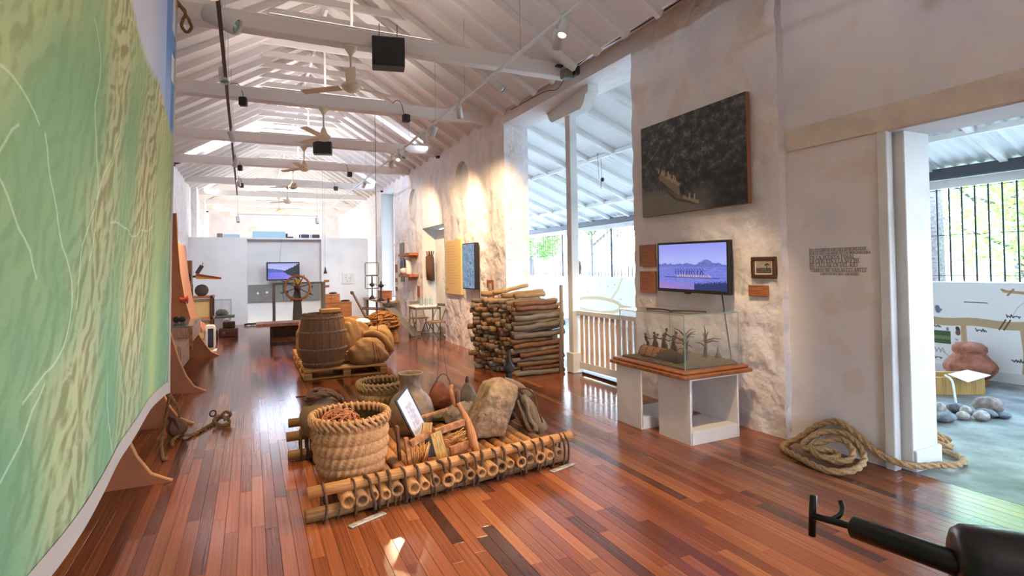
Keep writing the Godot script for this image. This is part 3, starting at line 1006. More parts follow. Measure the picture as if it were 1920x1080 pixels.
func build_left_furniture() -> void:
	var t := thing("display_stand", "long orange plywood display stand with curved ribs behind the map cloth", "display stand")
	for f in [[-4.98, 1.1], [-6.75, 1.1], [-8.5, 1.6], [-12.0, 2.72]]:
		var st := ST()
		extrude(st, fin_profile(f[1], 0.09 if f[0] < -11.0 else 0.0), f[0] - 0.012, f[0] + 0.012)
		part(t, "rib", st, M.shaded_brown_ply)
		var e := ST(true)
		var pr := fin_profile(f[1], 0.09 if f[0] < -11.0 else 0.0)
		var pts := []
		for q in pr.size() - 3: pts.append(Vector3(pr[q].x + 0.002, pr[q].y + 0.006, f[0]))
		tube(e, pts, 0.0125, 6)
		part(t, "rib_edge", e, M.ply_edge)
	# bent back sheet beyond the last rib
	var st := ST(true)
	var pr := fin_profile(2.17, 0.09)
	var n := pr.size() - 3
	for i in range(4, n - 1):
		for s in 2:
			var d := Vector3(-0.018 * s, 0, 0)
			var a := Vector3(pr[i].x, pr[i].y, -12.02) + d; var b := Vector3(pr[i + 1].x, pr[i + 1].y, -12.02) + d
			var c := Vector3(pr[i + 1].x, pr[i + 1].y, -13.5) + d; var e := Vector3(pr[i].x, pr[i].y, -13.5) + d
			quad(st, a, b, c, e, Vector3.RIGHT if s == 0 else Vector3.LEFT)
	part(t, "bent_sheet", st, M.orange_ply)
	var g := ST()
	hexa(g, [Vector3(-1.55, 0.30, -9.05), Vector3(-0.90, 0.24, -9.05), Vector3(-0.90, 0.56, -9.05), Vector3(-1.55, 0.56, -9.05), Vector3(-1.55, 0.28, -10.2), Vector3(-0.90, 0.22, -10.2), Vector3(-0.90, 0.56, -10.2), Vector3(-1.55, 0.56, -10.2)])
	part(t, "drawer_box", g, M.desk_wood)
	part(t, "counter", CB(Vector3(0.70, 0.26, 1.7), 0.004), M.desk_wood, Vector3(-1.22, 0.60, -11.08))
	bar(t, "counter_post", Vector3(-0.88, 0.36, -10.22), Vector3(-0.88, 0.72, -10.22), 0.06, 0.05, M.plywood)
	part(t, "glass_lid", CB(Vector3(0.72, 0.012, 1.6), 0.003), M.glass_edge, Vector3(-1.20, 0.745, -11.0))
	# curled sheet at the end of the counter
	var cu := ST(true)
	var arc := []
	for k in 9:
		var a := PI * 0.5 * k / 8.0
		arc.append(Vector2(-0.98 + 0.15 * sin(a), 0.45 + 0.15 * cos(a)))
	for k in 8:
		quad(cu, Vector3(arc[k].x, arc[k].y, -12.05), Vector3(arc[k + 1].x, arc[k + 1].y, -12.05), Vector3(arc[k + 1].x, arc[k + 1].y, -13.0), Vector3(arc[k].x, arc[k].y, -13.0), Vector3(1, 1, 0))
	quad(cu, Vector3(-1.02, 0.45, -12.05), Vector3(-0.83, 0.45, -12.05), Vector3(-0.88, 0.58, -12.05), Vector3(-1.02, 0.60, -12.05), Vector3.BACK)
	part(t, "curled_sheet", cu, M.orange_ply)
	var l := thing("binoculars", "dark metal optical instrument lying on the glass-topped counter", "instrument", Vector3(-1.11, 0.752, -11.0))
	var bs := ST(true)
	for dx in [-0.045, 0.045]:
		lathe(bs, [Vector2(0, -0.1), Vector2(0.04, -0.1), Vector2(0.04, -0.02), Vector2(0.05, 0.0), Vector2(0.05, 0.09), Vector2(0, 0.09)], 16, Transform3D(Basis(Vector3.RIGHT, PI / 2), Vector3(dx, 0.055, 0)))
	part(l, "barrels", bs, M.iron)
	part(l, "bridge", CB(Vector3(0.10, 0.03, 0.06), 0.006), M.black_plastic, Vector3(0, 0.06, 0))
	var hb := ST(true)
	lathe(hb, [Vector2(0, 0), Vector2(0.05, 0.0), Vector2(0.03, 0.05), Vector2(0.055, 0.11), Vector2(0.09, 0.13), Vector2(0.0, 0.13)], 18, Transform3D(Basis(Vector3.BACK, -PI / 2), Vector3.ZERO))
	solo("wooden_cup", hb, M.red_paint, "reddish round wooden cup fixed on the orange rib panel", "cup", Vector3(-1.20, 1.10, -11.96))
	# upright white case with a black inside
	var w := thing("white_case", "rounded white case with a dark inside standing at the end of the stand", "case", Vector3(-0.76, 0.0, -12.75))
	var pf := []
	for k in 24:
		var a := TAU * k / 24
		var sx := signf(cos(a)) * pow(absf(cos(a)), 0.4)
		var sy := signf(sin(a)) * pow(absf(sin(a)), 0.4)
		pf.append(Vector2(sx * 0.10, 0.28 + sy * 0.25))
	var ws := ST()
	extrude(ws, pf, -0.16, 0.14)
	part(w, "shell", ws, M.vase_white)
	part(w, "inner_panel", CB(Vector3(0.10, 0.38, 0.02), 0.01), M.screen_black, Vector3(0.02, 0.28, 0.145))
	part(w, "front_strip", CB(Vector3(0.05, 0.36, 0.02), 0.008), M.paper, Vector3(-0.055, 0.27, 0.15))
	part(w, "foot", CB(Vector3(0.24, 0.03, 0.34), 0.01), M.vase_white, Vector3(0, 0.015, 0))

# ---------------------------------------------------------------- the raft and its load
func bamboo(a: Vector3, b: Vector3, r: float, nodes: float, hollow := 0.62, sides := 14) -> SurfaceTool:
	var st := ST(true)
	var L := a.distance_to(b)
	var pts := []
	var rad := []
	var d := 0.0
	var k := rng.randf() * nodes
	var marks := []
	while k < L:
		marks.append(k)
		k += nodes * rng.randf_range(0.85, 1.15)
	var at := [0.0, L]
	for m in marks:
		for o in [-0.016, -0.006, 0.0, 0.006, 0.016]:
			if m + o > 0.004 and m + o < L - 0.004: at.append(m + o)
	at.sort()
	for q in at:
		var rr := r
		for m in marks:
			if absf(q - m) < 0.003: rr = r * 0.98
			elif absf(q - m) < 0.009: rr = r * 1.10
		pts.append(a.lerp(b, q / L))
		rad.append(rr)
	tube(st, pts, rad, sides, true, 0, 0.05, hollow)
	return st

func build_raft() -> void:
	var raft := thing("bamboo_raft", "low bamboo raft tied with vines, loaded with baskets, jars and stones", "raft")
	var deck := [0.55, 0.635, 0.715, 0.79, 0.875, 0.985, 1.065, 1.145, 1.235, 1.315, 1.41, 1.495, 1.585, 1.67, 1.755, 1.845, 1.93, 2.015, 2.105, 2.20]
	for i in deck.size():
		var x: float = deck[i]
		var r: float = [0.045, 0.044, 0.037, 0.034, 0.046, 0.044, 0.034, 0.040][i % 8]
		if i == 0: r = 0.048
		var zf := -3.63 - (x - 0.5) * 0.10 + rng.randf_range(-0.025, 0.02)
		part(raft, "bamboo_pole", bamboo(Vector3(x, 0.118, zf), Vector3(x + rng.randf_range(-0.02, 0.02), 0.118, -5.55 + rng.randf_range(-0.1, 0.1)), r, 0.42), M.bamboo_dark if i % 3 == 1 else M.bamboo)
	part(raft, "cross_pole", bamboo(Vector3(0.31, 0.197, -3.71), Vector3(2.36, 0.212, -3.90), 0.037, 0.36, 0.0), M.bamboo_x)
	part(raft, "cross_pole", bamboo(Vector3(0.30, 0.043, -3.74), Vector3(2.34, 0.043, -3.93), 0.042, 0.36, 0.0), M.bamboo_xd)
	part(raft, "cross_pole", bamboo(Vector3(0.26, 0.196, -5.05), Vector3(2.40, 0.196, -5.10), 0.04, 0.36, 0.0), M.bamboo_xd)
	part(raft, "cross_pole", bamboo(Vector3(0.27, 0.044, -5.02), Vector3(2.36, 0.044, -5.06), 0.042, 0.36, 0.0), M.bamboo_xd)
	part(raft, "cross_pole", bamboo(Vector3(0.30, 0.200, -5.48), Vector3(2.40, 0.200, -5.48), 0.04, 0.36, 0.0), M.bamboo_xd)
	# lashings: loops of vine round the front poles
	for i in deck.size() - 1:
		var x: float = (deck[i] + deck[i + 1]) / 2.0
		var z := -3.70 - (x - 0.31) * 0.093
		var lean := rng.randf_range(-0.06, 0.09)
		var lo := 0.05 if i % 2 else 0.0
		var loop := [Vector3(x - 0.01, 0.24, z), Vector3(x + lean * 0.3, 0.225, z + 0.046), Vector3(x + lean * 0.5, 0.16, z + 0.060), Vector3(x + lean, 0.08, z + 0.056), Vector3(x + lean * 1.2, 0.02, z + 0.040)]
		if i % 2 == 0 or i > 12:
			loop += [Vector3(x + lean, 0.010, z - 0.02), Vector3(x + lean * 0.7, 0.03, z - 0.075), Vector3(x + lean * 0.3, 0.13, z - 0.08), Vector3(x, 0.20, z - 0.06), Vector3(x - 0.01, 0.238, z - 0.02)]
		part(raft, "lashing", TB(curve(loop, 0.02), 0.008 + 0.003 * (i % 2), 6), M.vine)
	for x in [0.40, 2.24, 2.28]:
		var z: float = -3.70 - (x - 0.31) * 0.093
		part(raft, "lashing", TB(curve([Vector3(x, 0.246, z), Vector3(x + 0.012, 0.19, z + 0.052), Vector3(x + 0.02, 0.10, z + 0.05), Vector3(x + 0.01, 0.03, z + 0.05), Vector3(x, 0.006, z), Vector3(x, 0.06, z - 0.06), Vector3(x, 0.19, z - 0.055), Vector3(x, 0.246, z)], 0.02), 0.009, 6), M.vine)
	for x in [0.37, 0.42, 0.46]:
		part(raft, "lashing", TB(curve([Vector3(x, 0.245, -5.05), Vector3(x, 0.19, -4.99), Vector3(x, 0.04, -4.96), Vector3(x, 0.0, -5.03), Vector3(x, 0.06, -5.1), Vector3(x, 0.2, -5.1), Vector3(x, 0.245, -5.05)], 0.02), 0.010, 6), M.vine)
	for i in 26:
		var x := rng.randf_range(0.5, 2.2)
		part(raft, "tie_end", TB([Vector3(x, 0.075, -3.66 - (x - 0.3) * 0.093), Vector3(x + rng.randf_range(-0.015, 0.015), 0.005, -3.668 - (x - 0.3) * 0.093)], 0.005, 5), M.vine)
	for q in [[Vector3(0.66, 0.006, -3.60), 0.4], [Vector3(2.22, 0.006, -3.80), 0.3]]:
		solo("driftwood_chip", CB(Vector3(0.26, 0.010, 0.05), 0.004), M.pebble_light, ["pale flat slip of wood under the left front of the raft", "pale flat slip of wood under the right front end of the raft"][0 if q[0].x < 1 else 1], "wood", q[0], Basis(Vector3.UP, q[1]))

	basket("woven_basket", "large tan woven basket with open braided rim at the raft's front", Vector3(0.632, 0.166, -4.07), 0.232, 0.262, 0.41, M.wicker, 5)
	basket("woven_basket", "darker woven basket standing behind the grey clay jar", Vector3(1.12, 0.166, -5.32), 0.19, 0.215, 0.36, M.wicker_dark, 4)
	# ball of twigs in the front basket
	var tw := ST(true)
	for i in 90:
		var pts := []
		var a := Vector3(rng.randf_range(-1, 1), rng.randf_range(-1, 1), rng.randf_range(-1, 1)).normalized()
		var b := a.cross(Vector3(rng.randf_range(-1, 1), rng.randf_range(-1, 1), rng.randf_range(-1, 1))).normalized()
		var ph := rng.randf() * TAU
		var rr := rng.randf_range(0.10, 0.135)
		for k in 9:
			var w := ph + k * 0.35
			pts.append((a * cos(w) + b * sin(w)) * Vector3(rr * 1.15, rr * 0.85, rr) + Vector3(rng.randf_range(-1, 1), rng.randf_range(-1, 1), rng.randf_range(-1, 1)) * 0.006)
		tube(tw, pts, 0.0035, 4, false)
	var tb := solo("twig_ball", tw, M.twig, "ball of tangled reddish twigs lying in the front basket", "twigs", Vector3(0.565, 0.50, -4.10))
	# big grey-brown jar
	var jar := thing("clay_jar", "big round grey-brown clay jar with a wide straight neck", "jar", Vector3(1.255, 0.166, -4.75))
	part(jar, "body", LT([Vector2(0, 0), Vector2(0.09, 0.0), Vector2(0.14, 0.03), Vector2(0.18, 0.09), Vector2(0.197, 0.17), Vector2(0.195, 0.22), Vector2(0.175, 0.285), Vector2(0.14, 0.335), Vector2(0.105, 0.362), Vector2(0.098, 0.385)], 36), M.clay_gray)
	part(jar, "neck", LT([Vector2(0.100, 0.365), Vector2(0.094, 0.40), Vector2(0.094, 0.47), Vector2(0.104, 0.515), Vector2(0.112, 0.525), Vector2(0.108, 0.53), Vector2(0.098, 0.52), Vector2(0.084, 0.47), Vector2(0.084, 0.36), Vector2(0.0, 0.30)], 32), M.clay_gray)
	# bundle with coiled rope on it, left rear
	var bun := thing("rope_covered_bundle", "brown rounded bundle with coils of old rope on top, behind the front basket", "bundle", Vector3(0.53, 0.166, -4.92))
	var n := noise(41, 2.5, 3)
	var st := ST(true)
	blob(st, func(d): return d * Vector3(0.175, 0.19, 0.17) * (1.0 + 0.08 * n.get_noise_3dv(d * 2.0)), 18, 26, Transform3D(Basis.IDENTITY, Vector3(0, 0.19, 0)))
	part(bun, "sack", st, M.burlap_gray)
	part(bun, "rope_coil", rope([Vector3(-0.10, 0.33, 0.05), Vector3(-0.02, 0.40, 0.10), Vector3(0.09, 0.39, 0.08), Vector3(0.16, 0.33, 0.0), Vector3(0.08, 0.38, -0.08), Vector3(-0.04, 0.41, -0.08), Vector3(-0.12, 0.36, -0.02), Vector3(-0.08, 0.39, 0.08), Vector3(0.04, 0.42, 0.06), Vector3(0.13, 0.36, 0.08), Vector3(0.17, 0.30, 0.05)], 0.022), M.vine)
	part(bun, "stick", TB([Vector3(-0.20, 0.385, 0.0), Vector3(0.10, 0.405, 0.05)], 0.008, 6), M.dark_wood)
	# small red pot hung by a wire
	var rp := thing("red_gourd_pot", "small round reddish pot with a wire handle beside the grey jar", "pot", Vector3(1.61, 0.27, -5.02))
	part(rp, "body", LT([Vector2(0, 0), Vector2(0.05, 0.008), Vector2(0.095, 0.05), Vector2(0.110, 0.10), Vector2(0.105, 0.15), Vector2(0.08, 0.20), Vector2(0.05, 0.235), Vector2(0.03, 0.25), Vector2(0.02, 0.245), Vector2(0.0, 0.235)], 28), M.clay_red)
	part(rp, "wire_handle", TB(curve([Vector3(-0.10, 0.17, 0), Vector3(-0.04, 0.27, 0.0), Vector3(0.03, 0.33, 0), Vector3(0.09, 0.27, 0), Vector3(0.11, 0.16, 0)], 0.02), 0.0035, 5), M.iron)
	part(rp, "wire_upright", TB(curve([Vector3(-0.03, 0.24, 0), Vector3(-0.015, 0.45, 0), Vector3(-0.02, 0.62, 0)], 0.05), 0.0022, 5), M.iron)
	part(rp, "wire_upright", TB(curve([Vector3(0.08, 0.26, 0), Vector3(0.05, 0.45, 0), Vector3(0.03, 0.62, 0)], 0.05), 0.0022, 5), M.iron)
	var rs := ST(true)
	blob(rs, func(d): return d * Vector3(0.13, 0.055, 0.12) * (1.0 + 0.15 * n.get_noise_3dv(d * 2.0)), 10, 14)
	solo("flat_stone", rs, M.stone_gray, "flat grey stone carrying the small reddish pot", "stone", Vector3(1.61, 0.221, -5.02))
	var go := thing("calabash", "pale pear-shaped calabash with a dark stopper", "calabash", Vector3(1.875, 0.166, -5.0))
	part(go, "body", LT([Vector2(0, 0), Vector2(0.06, 0.005), Vector2(0.105, 0.05), Vector2(0.118, 0.11), Vector2(0.105, 0.18), Vector2(0.075, 0.24), Vector2(0.045, 0.29), Vector2(0.022, 0.33), Vector2(0.0, 0.335)], 26), M.gourd)
	part(go, "stopper", LT([Vector2(0.018, 0.32), Vector2(0.02, 0.35), Vector2(0.012, 0.385), Vector2(0, 0.39)], 12), M.dark_wood)
	# stones
	var s1 := ST(true)
	blob(s1, func(d): return d * Vector3(0.17, 0.13, 0.13) * (1.0 + 0.25 * n.get_noise_3dv(d * 1.6 + Vector3(4, 0, 0))), 14, 20)
	solo("stone", s1, M.stone_gray, "rounded grey stone between the pots and the carved post", "stone", Vector3(1.69, 0.28, -4.62))
	boulder()
	# bark-like driftwood behind the boulder
	var dw := thing("driftwood_shelter", "grey weathered bark slabs leaning together right of the boulder", "driftwood", Vector3(2.2, 0.166, -4.42))
	for q in [[Vector3(-0.02, 0.30, 0.03), Vector3(0.115, -0.01, 0.12), 0.12, 0.035], [Vector3(-0.10, 0.33, -0.06), Vector3(0.11, 0.0, -0.10), 0.16, 0.03], [Vector3(-0.04, 0.27, 0.08), Vector3(0.04, 0.0, 0.14), 0.05, 0.03], [Vector3(-0.08, 0.25, 0.02), Vector3(0.0, 0.0, 0.10), 0.04, 0.03]]:
		var ds := ST(true)
		var pts := []
		var rad := []
		for k in 7:
			var tt := k / 6.0
			pts.append(q[0].lerp(q[1], tt) + Vector3(rng.randf_range(-0.012, 0.012), 0, rng.randf_range(-0.012, 0.012)))
			rad.append(q[2] * 0.42 * (0.7 + 0.5 * tt) * rng.randf_range(0.85, 1.15))
		tube(ds, pts, rad, 9)
		part(dw, "slab", ds, M.driftwood)
	part(dw, "vine_tie", TB(curve([Vector3(-0.12, 0.33, 0.02), Vector3(-0.02, 0.36, 0.06), Vector3(0.06, 0.30, 0.08), Vector3(0.05, 0.20, 0.16), Vector3(0.08, 0.08, 0.19)], 0.02), 0.008, 6), M.vine)
	var gn := ST(true)
	tube(gn, curve([Vector3(-0.16, 0.42, -0.08), Vector3(-0.10, 0.40, -0.05), Vector3(-0.03, 0.36, -0.02), Vector3(0.02, 0.30, 0.02), Vector3(0.07, 0.31, 0.03)], 0.02), 0.034, 9)
	part(dw, "knotted_root", gn, M.driftwood)
	# iron post behind the boulder
	var ip := thing("iron_post", "short rusty iron post with a flared cap behind the boulder", "post", Vector3(2.21, 0.166, -4.76))
	part(ip, "shaft", LT([Vector2(0, 0), Vector2(0.06, 0.0), Vector2(0.055, 0.03), Vector2(0.034, 0.06), Vector2(0.03, 0.40), Vector2(0.034, 0.45), Vector2(0, 0.45)], 14), M.iron)
	part(ip, "cap", LT([Vector2(0, 0.44), Vector2(0.05, 0.44), Vector2(0.056, 0.47), Vector2(0.045, 0.50), Vector2(0.03, 0.52), Vector2(0.018, 0.56), Vector2(0.012, 0.64), Vector2(0, 0.65)], 14), M.iron)
	raft_crate()

func basket(called: String, label: String, at: Vector3, r0: float, r1: float, h: float, m: Material, rows: int) -> void:
	var t := thing(called, label, "basket", at)
	var st := ST(true)
	var prof := []
	var nrow := rows * 12
	prof.append(Vector2(0.0, 0.004))
	prof.append(Vector2(r0 * 0.86, 0.0))
	for i in nrow + 1:
		var k := float(i) / nrow
		var r := lerpf(r0 * 0.94, r1, pow(k, 0.8)) + 0.018 * sin(k * PI)
		prof.append(Vector2(r, 0.008 + k * (h - 0.03)))
	lathe(st, prof, 150, Transform3D.IDENTITY, func(r, y, a):
		if r < r0 * 0.5: return r
		var v: float = y / h * rows
		var row := floorf(v)
		var f: float = v - row
		var strand: float = fposmod(a * 30.0 / TAU + (0.5 if int(row) % 2 else 0.0) + f * 0.75 * (1.0 if int(row) % 2 else 1.0), 1.0)
		var bump: float = pow(sin(strand * PI), 0.6) * pow(sin(clampf(f, 0.02, 0.98) * PI), 0.5)
		return r * (1.0 + 0.10 * (bump - 0.7)) + 0.004 * sin(a * 3.0 + y * 9.0))
	part(t, "woven_wall", st, m)
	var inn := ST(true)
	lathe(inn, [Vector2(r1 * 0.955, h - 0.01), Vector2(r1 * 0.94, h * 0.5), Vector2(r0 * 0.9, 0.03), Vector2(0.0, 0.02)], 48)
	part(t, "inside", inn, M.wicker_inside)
	# two hoops and the strands wound over them
	for q in [[r1 * 1.005, h - 0.035, 0.011], [r1 * 1.01, h, 0.014]]:
		var c := []
		for k in 49: c.append(Vector3(cos(TAU * k / 48) * q[0], q[1], sin(TAU * k / 48) * q[0]))
		var ho := ST(true)
		tube(ho, c, q[2], 8, false)
		part(t, "rim_hoop", ho, m)
	var wr := ST(true)
	var nn := int(36 * r1 / 0.26)
	for k in nn:
		var a := TAU * k / nn
		var b := a + 0.17
		var pts := []
		for p in [[a, 1.01, -0.055, 0.012], [a + 0.04, 1.05, -0.035, 0.016], [b, 1.055, -0.004, 0.016], [b + 0.02, 1.0, 0.014, 0.014], [b + 0.04, 0.95, -0.002, 0.012], [b + 0.08, 0.94, -0.04, 0.01]]:
			pts.append(Vector3(cos(p[0]) * r1 * p[1], h + p[2], sin(p[0]) * r1 * p[1]))
		tube(wr, curve(pts, 0.012), 0.012, 6)
	part(t, "rim_wrapping", wr, m)

func boulder() -> void:
	# a big slab-like stone leaning to the right; its corners as seen from the front
	var n := noise(52, 3.0, 4)
	var st := ST(true)
	var ctr := Vector3(1.86, 0.37, -4.36)
	var axis := Vector3(0.50, 0.86, -0.05).normalized()       # long way of the stone
	var side := Vector3(0.86, -0.50, 0.0).normalized()
	var back := axis.cross(side)
	# intersection of half-spaces gives flat faces with soft edges
	var planes := [[axis, 0.285], [-axis, 0.275], [side, 0.165], [-side, 0.150], [back, 0.12], [-back, 0.12],
		[(side + axis * 0.7).normalized(), 0.255], [(-side + axis * 0.9).normalized(), 0.235], [(side - axis * 0.8).normalized(), 0.22], [(-side - axis * 0.55).normalized(), 0.215],
		[(Vector3(0.2, 0.55, 0.8)).normalized(), 0.175], [(Vector3(-0.15, -0.3, 0.9)).normalized(), 0.135], [(Vector3(0.7, -0.2, 0.7)).normalized(), 0.15], [(axis + back * 0.6).normalized(), 0.27], [Vector3(0, -1, 0), 0.205]]
	blob(st, func(d):
		var inv := 0.0
		for p in planes:
			var c: float = d.dot(p[0]) / p[1]
			if c > 0.0: inv += pow(c, 90.0)
		var r := pow(inv, -1.0 / 90.0)
		return ctr + d * r * (1.0 + 0.03 * n.get_noise_3dv(d * 1.0)), 44, 64)
	solo("boulder", st, M.stone_brown, "large angular tan boulder leaning on the raft", "stone")

func raft_crate() -> void:
	var t := thing("straw_crate", "rough open wooden crate with straw and a yellow slat on the raft", "crate", Vector3(0, 0.0, 0))
	var y0 := 0.166
	# left end: two posts, straw sheaf between them
	bar(t, "post", Vector3(1.04, y0, -3.99), Vector3(1.02, 0.36, -4.02), 0.035, 0.03, M.crate_wood)
	bar(t, "post", Vector3(1.00, y0, -4.13), Vector3(0.985, 0.42, -4.14), 0.05, 0.02, M.crate_dark)
	bar(t, "post", Vector3(1.20, y0, -4.30), Vector3(1.22, 0.42, -4.30), 0.04, 0.03, M.crate_dark)
	bar(t, "rail", Vector3(1.045, 0.318, -3.985), Vector3(1.215, 0.372, -4.02), 0.03, 0.05, M.crate_wood)
	bar(t, "rail", Vector3(1.24, 0.365, -4.02), Vector3(1.50, 0.392, -4.08), 0.028, 0.05, M.crate_wood)
	bar(t, "rail", Vector3(1.16, 0.425, -4.24), Vector3(1.44, 0.452, -4.30), 0.02, 0.022, M.crate_wood)
	bar(t, "rail", Vector3(1.36, 0.205, -4.02), Vector3(1.54, 0.225, -4.06), 0.025, 0.065, M.crate_wood)
	bar(t, "slat", Vector3(1.235, 0.375, -3.985), Vector3(1.285, y0 + 0.01, -3.965), 0.085, 0.012, M.yellow_wood, 0.003, Vector3.FORWARD)
	part(t, "corner_board", CB(Vector3(0.08, 0.11, 0.015), 0.003), M.yellow_wood, Vector3(1.185, 0.385, -4.04), Basis(Vector3.UP, 0.2) * Basis(Vector3.BACK, -0.15))
	part(t, "side_board", CB(Vector3(0.10, 0.17, 0.012), 0.003), M.gray_beard, Vector3(1.225, 0.255, -4.06))
	for q in [[Vector3(1.06, 0.0, -4.02), 0.13, 0.13], [Vector3(1.38, 0.0, -4.12), 0.16, 0.16]]:
		var st := ST(true)
		for i in 46:
			var x: float = q[0].x + rng.randf_range(0.0, q[1])
			var z: float = q[0].z + rng.randf_range(-0.06, 0.03)
			var lean := rng.randf_range(-0.04, 0.04)
			if q[0].x < 1.2:
				tube(st, [Vector3(x, y0, z), Vector3(x + lean, y0 + rng.randf_range(0.09, 0.15), z + lean * 0.5)], 0.0045, 5)
			else:
				tube(st, [Vector3(x - 0.05, y0 + rng.randf_range(0.02, 0.13), z), Vector3(x + 0.05, y0 + rng.randf_range(0.02, 0.16), z + lean)], 0.004, 5)
		var so := part(t, "straw", st, M.straw)
		so.set_meta("kind", "stuff")
	# carved post beside it
	var cp := thing("carved_post", "pale carved wooden post with a forked top beside the crate", "post", Vector3(0, 0, 0))
	var cs := ST(true)
	tube(cs, curve([Vector3(1.575, 0.166, -4.02), Vector3(1.560, 0.24, -4.05), Vector3(1.545, 0.34, -4.08), Vector3(1.515, 0.44, -4.12), Vector3(1.485, 0.50, -4.14), Vector3(1.475, 0.53, -4.15)], 0.02), [0.032, 0.030, 0.031, 0.034, 0.036, 0.037, 0.038, 0.038, 0.037, 0.037, 0.036, 0.036, 0.035, 0.033, 0.031, 0.03, 0.029, 0.027, 0.026, 0.024, 0.02, 0.02, 0.02, 0.02, 0.02, 0.02], 12)
	part(cp, "shaft", cs, M.crate_wood)
	part(cp, "fork", TB(curve([Vector3(1.468, 0.50, -4.16), Vector3(1.44, 0.58, -4.18), Vector3(1.43, 0.645, -4.19), Vector3(1.45, 0.655, -4.19)], 0.02), 0.019, 10), M.crate_wood)
	part(cp, "peg", TB([Vector3(1.475, 0.50, -4.15), Vector3(1.478, 0.62, -4.16)], 0.020, 10), M.dark_wood)
	# framed information sheet leaning against the crate
	var fr := thing("framed_sheet", "grey-framed printed sheet propped at a slant in front of the clay jar", "sign", Vector3(0.985, 0.600, -4.18))
	var L := Vector3(0.150, -0.330, 0.03)
	var S_ := Vector3(0.115, 0.085, -0.09)
	var N := L.cross(S_).normalized()
	if N.z < 0: N = -N
	var fs := ST()
	var o := -N * 0.014
	hexa(fs, [Vector3.ZERO, L, L + S_, S_, o, L + o, L + S_ + o, S_ + o])
	part(fr, "frame", fs, M.dark_steel)
	var im := Image.create(96, 160, false, Image.FORMAT_RGB8)
	im.fill(Color(0.80, 0.82, 0.86))
	var pn := noise(61, 0.04, 3)
	for y in 160:
		for x in 96:
			var v := pn.get_noise_2d(x, y)
			var c := Color(0.80, 0.80, 0.84)
			if x > 24 and x < 76 and y > 40 and y < 130: c = Color(0.66, 0.66, 0.72).lerp(Color(0.84, 0.84, 0.88), clampf(v * 1.0 + 0.3, 0, 1))
			if y > 134 and y < 150 and x > 12 and x < 84 and (y / 3) % 2 == 0: c = Color(0.62, 0.60, 0.62)
			im.set_pixel(x, y, c)
	var sheet := SurfaceTool.new()
	sheet.begin(Mesh.PRIMITIVE_TRIANGLES)
	var i0 := N * 0.0015 + L * 0.04 + S_ * 0.08
	var a := i0; var b := i0 + L * 0.92; var c := i0 + L * 0.92 + S_ * 0.84; var d := i0 + S_ * 0.84
	for q in [[a, Vector2(0, 0)], [d, Vector2(1, 0)], [c, Vector2(1, 1)], [a, Vector2(0, 0)], [c, Vector2(1, 1)], [b, Vector2(0, 1)]]:
		sheet.set_uv(q[1])
		sheet.add_vertex(q[0])
	part(fr, "sheet", sheet, printed("frame_sheet", im, 0.2))

# ---------------------------------------------------------------- pallets with barrel and sacks
func sack(called: String, label: String, at: Vector3, half: Vector3, turn: float, seed_: int, m: Material, stripes := 0, neck := 0.0, taper := 0.0) -> Node3D:
	var t := thing(called, label, "sack", at, turn, "")
	var n := noise(seed_, 1.6, 3)
	var f := func(d):
		var sq := Vector3(signf(d.x) * pow(absf(d.x), 0.72), signf(d.y) * pow(absf(d.y), 0.85), signf(d.z) * pow(absf(d.z), 0.72))
		var k: float = 1.0 + 0.10 * n.get_noise_3dv(d * 1.3) + 0.035 * sin(d.x * 9.0 + d.y * 7.0 + seed_)
		var v := sq * half * k
		if v.y < 0.0: v = Vector3(v.x * 1.04, maxf(v.y, -half.y * 0.82), v.z * 1.04)
		v *= Vector3(1.0 - taper * (d.y * 0.5 + 0.3), 1.0, 1.0 - taper * 0.7 * (d.y * 0.5 + 0.3))
		if neck > 0.0 and d.y > 0.55: v.y += (d.y - 0.55) * neck
		return v + Vector3(0, half.y * 0.82, 0)
	var st := ST(true)
	blob(st, f, 26, 36)
	part(t, "bag", st, m)
	for s in stripes:
		var sg := ST(true)
		var x0 := 0.02 + 0.11 * s
		var prev := []
		for k in 15:
			var el := lerpf(-0.75, 0.85, k / 14.0)
			var row := []
			for w in [-0.016, 0.016]:
				var d := Vector3(x0 + w, sin(el), cos(el)).normalized()
				row.append((f as Callable).call(d) + d * 0.004)
			if k > 0: quad(sg, prev[0], prev[1], row[1], row[0], Vector3(0, 0.3, 1))
			prev = row
		part(t, "stripe", sg, M.burlap_stripe)
	return t

func pallet(label: String, at: Vector3) -> void:
	var t := thing("pallet", label, "pallet", at, 0.0, "wooden pallets")
	for k in 7:
		part(t, "deck_board", CB(Vector3(1.2, 0.022, 0.125), 0.003), M.pallet_wood, Vector3(0, 0.132, 0.53 - k * 0.178))
	for x in [-0.55, 0.0, 0.55]:
		part(t, "runner", CB(Vector3(0.10, 0.02, 1.2), 0.003), M.pallet_wood, Vector3(x, 0.111, 0))
		part(t, "base_board", CB(Vector3(0.10, 0.02, 1.2), 0.003), M.pallet_wood, Vector3(x, 0.010, 0))
		for z in [-0.53, 0.0, 0.53]:
			part(t, "block", CB(Vector3(0.11, 0.082, 0.13), 0.004), M.pallet_wood, Vector3(x, 0.0605, z))
	for z in [-0.53, 0.53]:
		part(t, "base_board", CB(Vector3(1.2, 0.018, 0.12), 0.003), M.pallet_wood, Vector3(0, 0.012, z + 0.001))

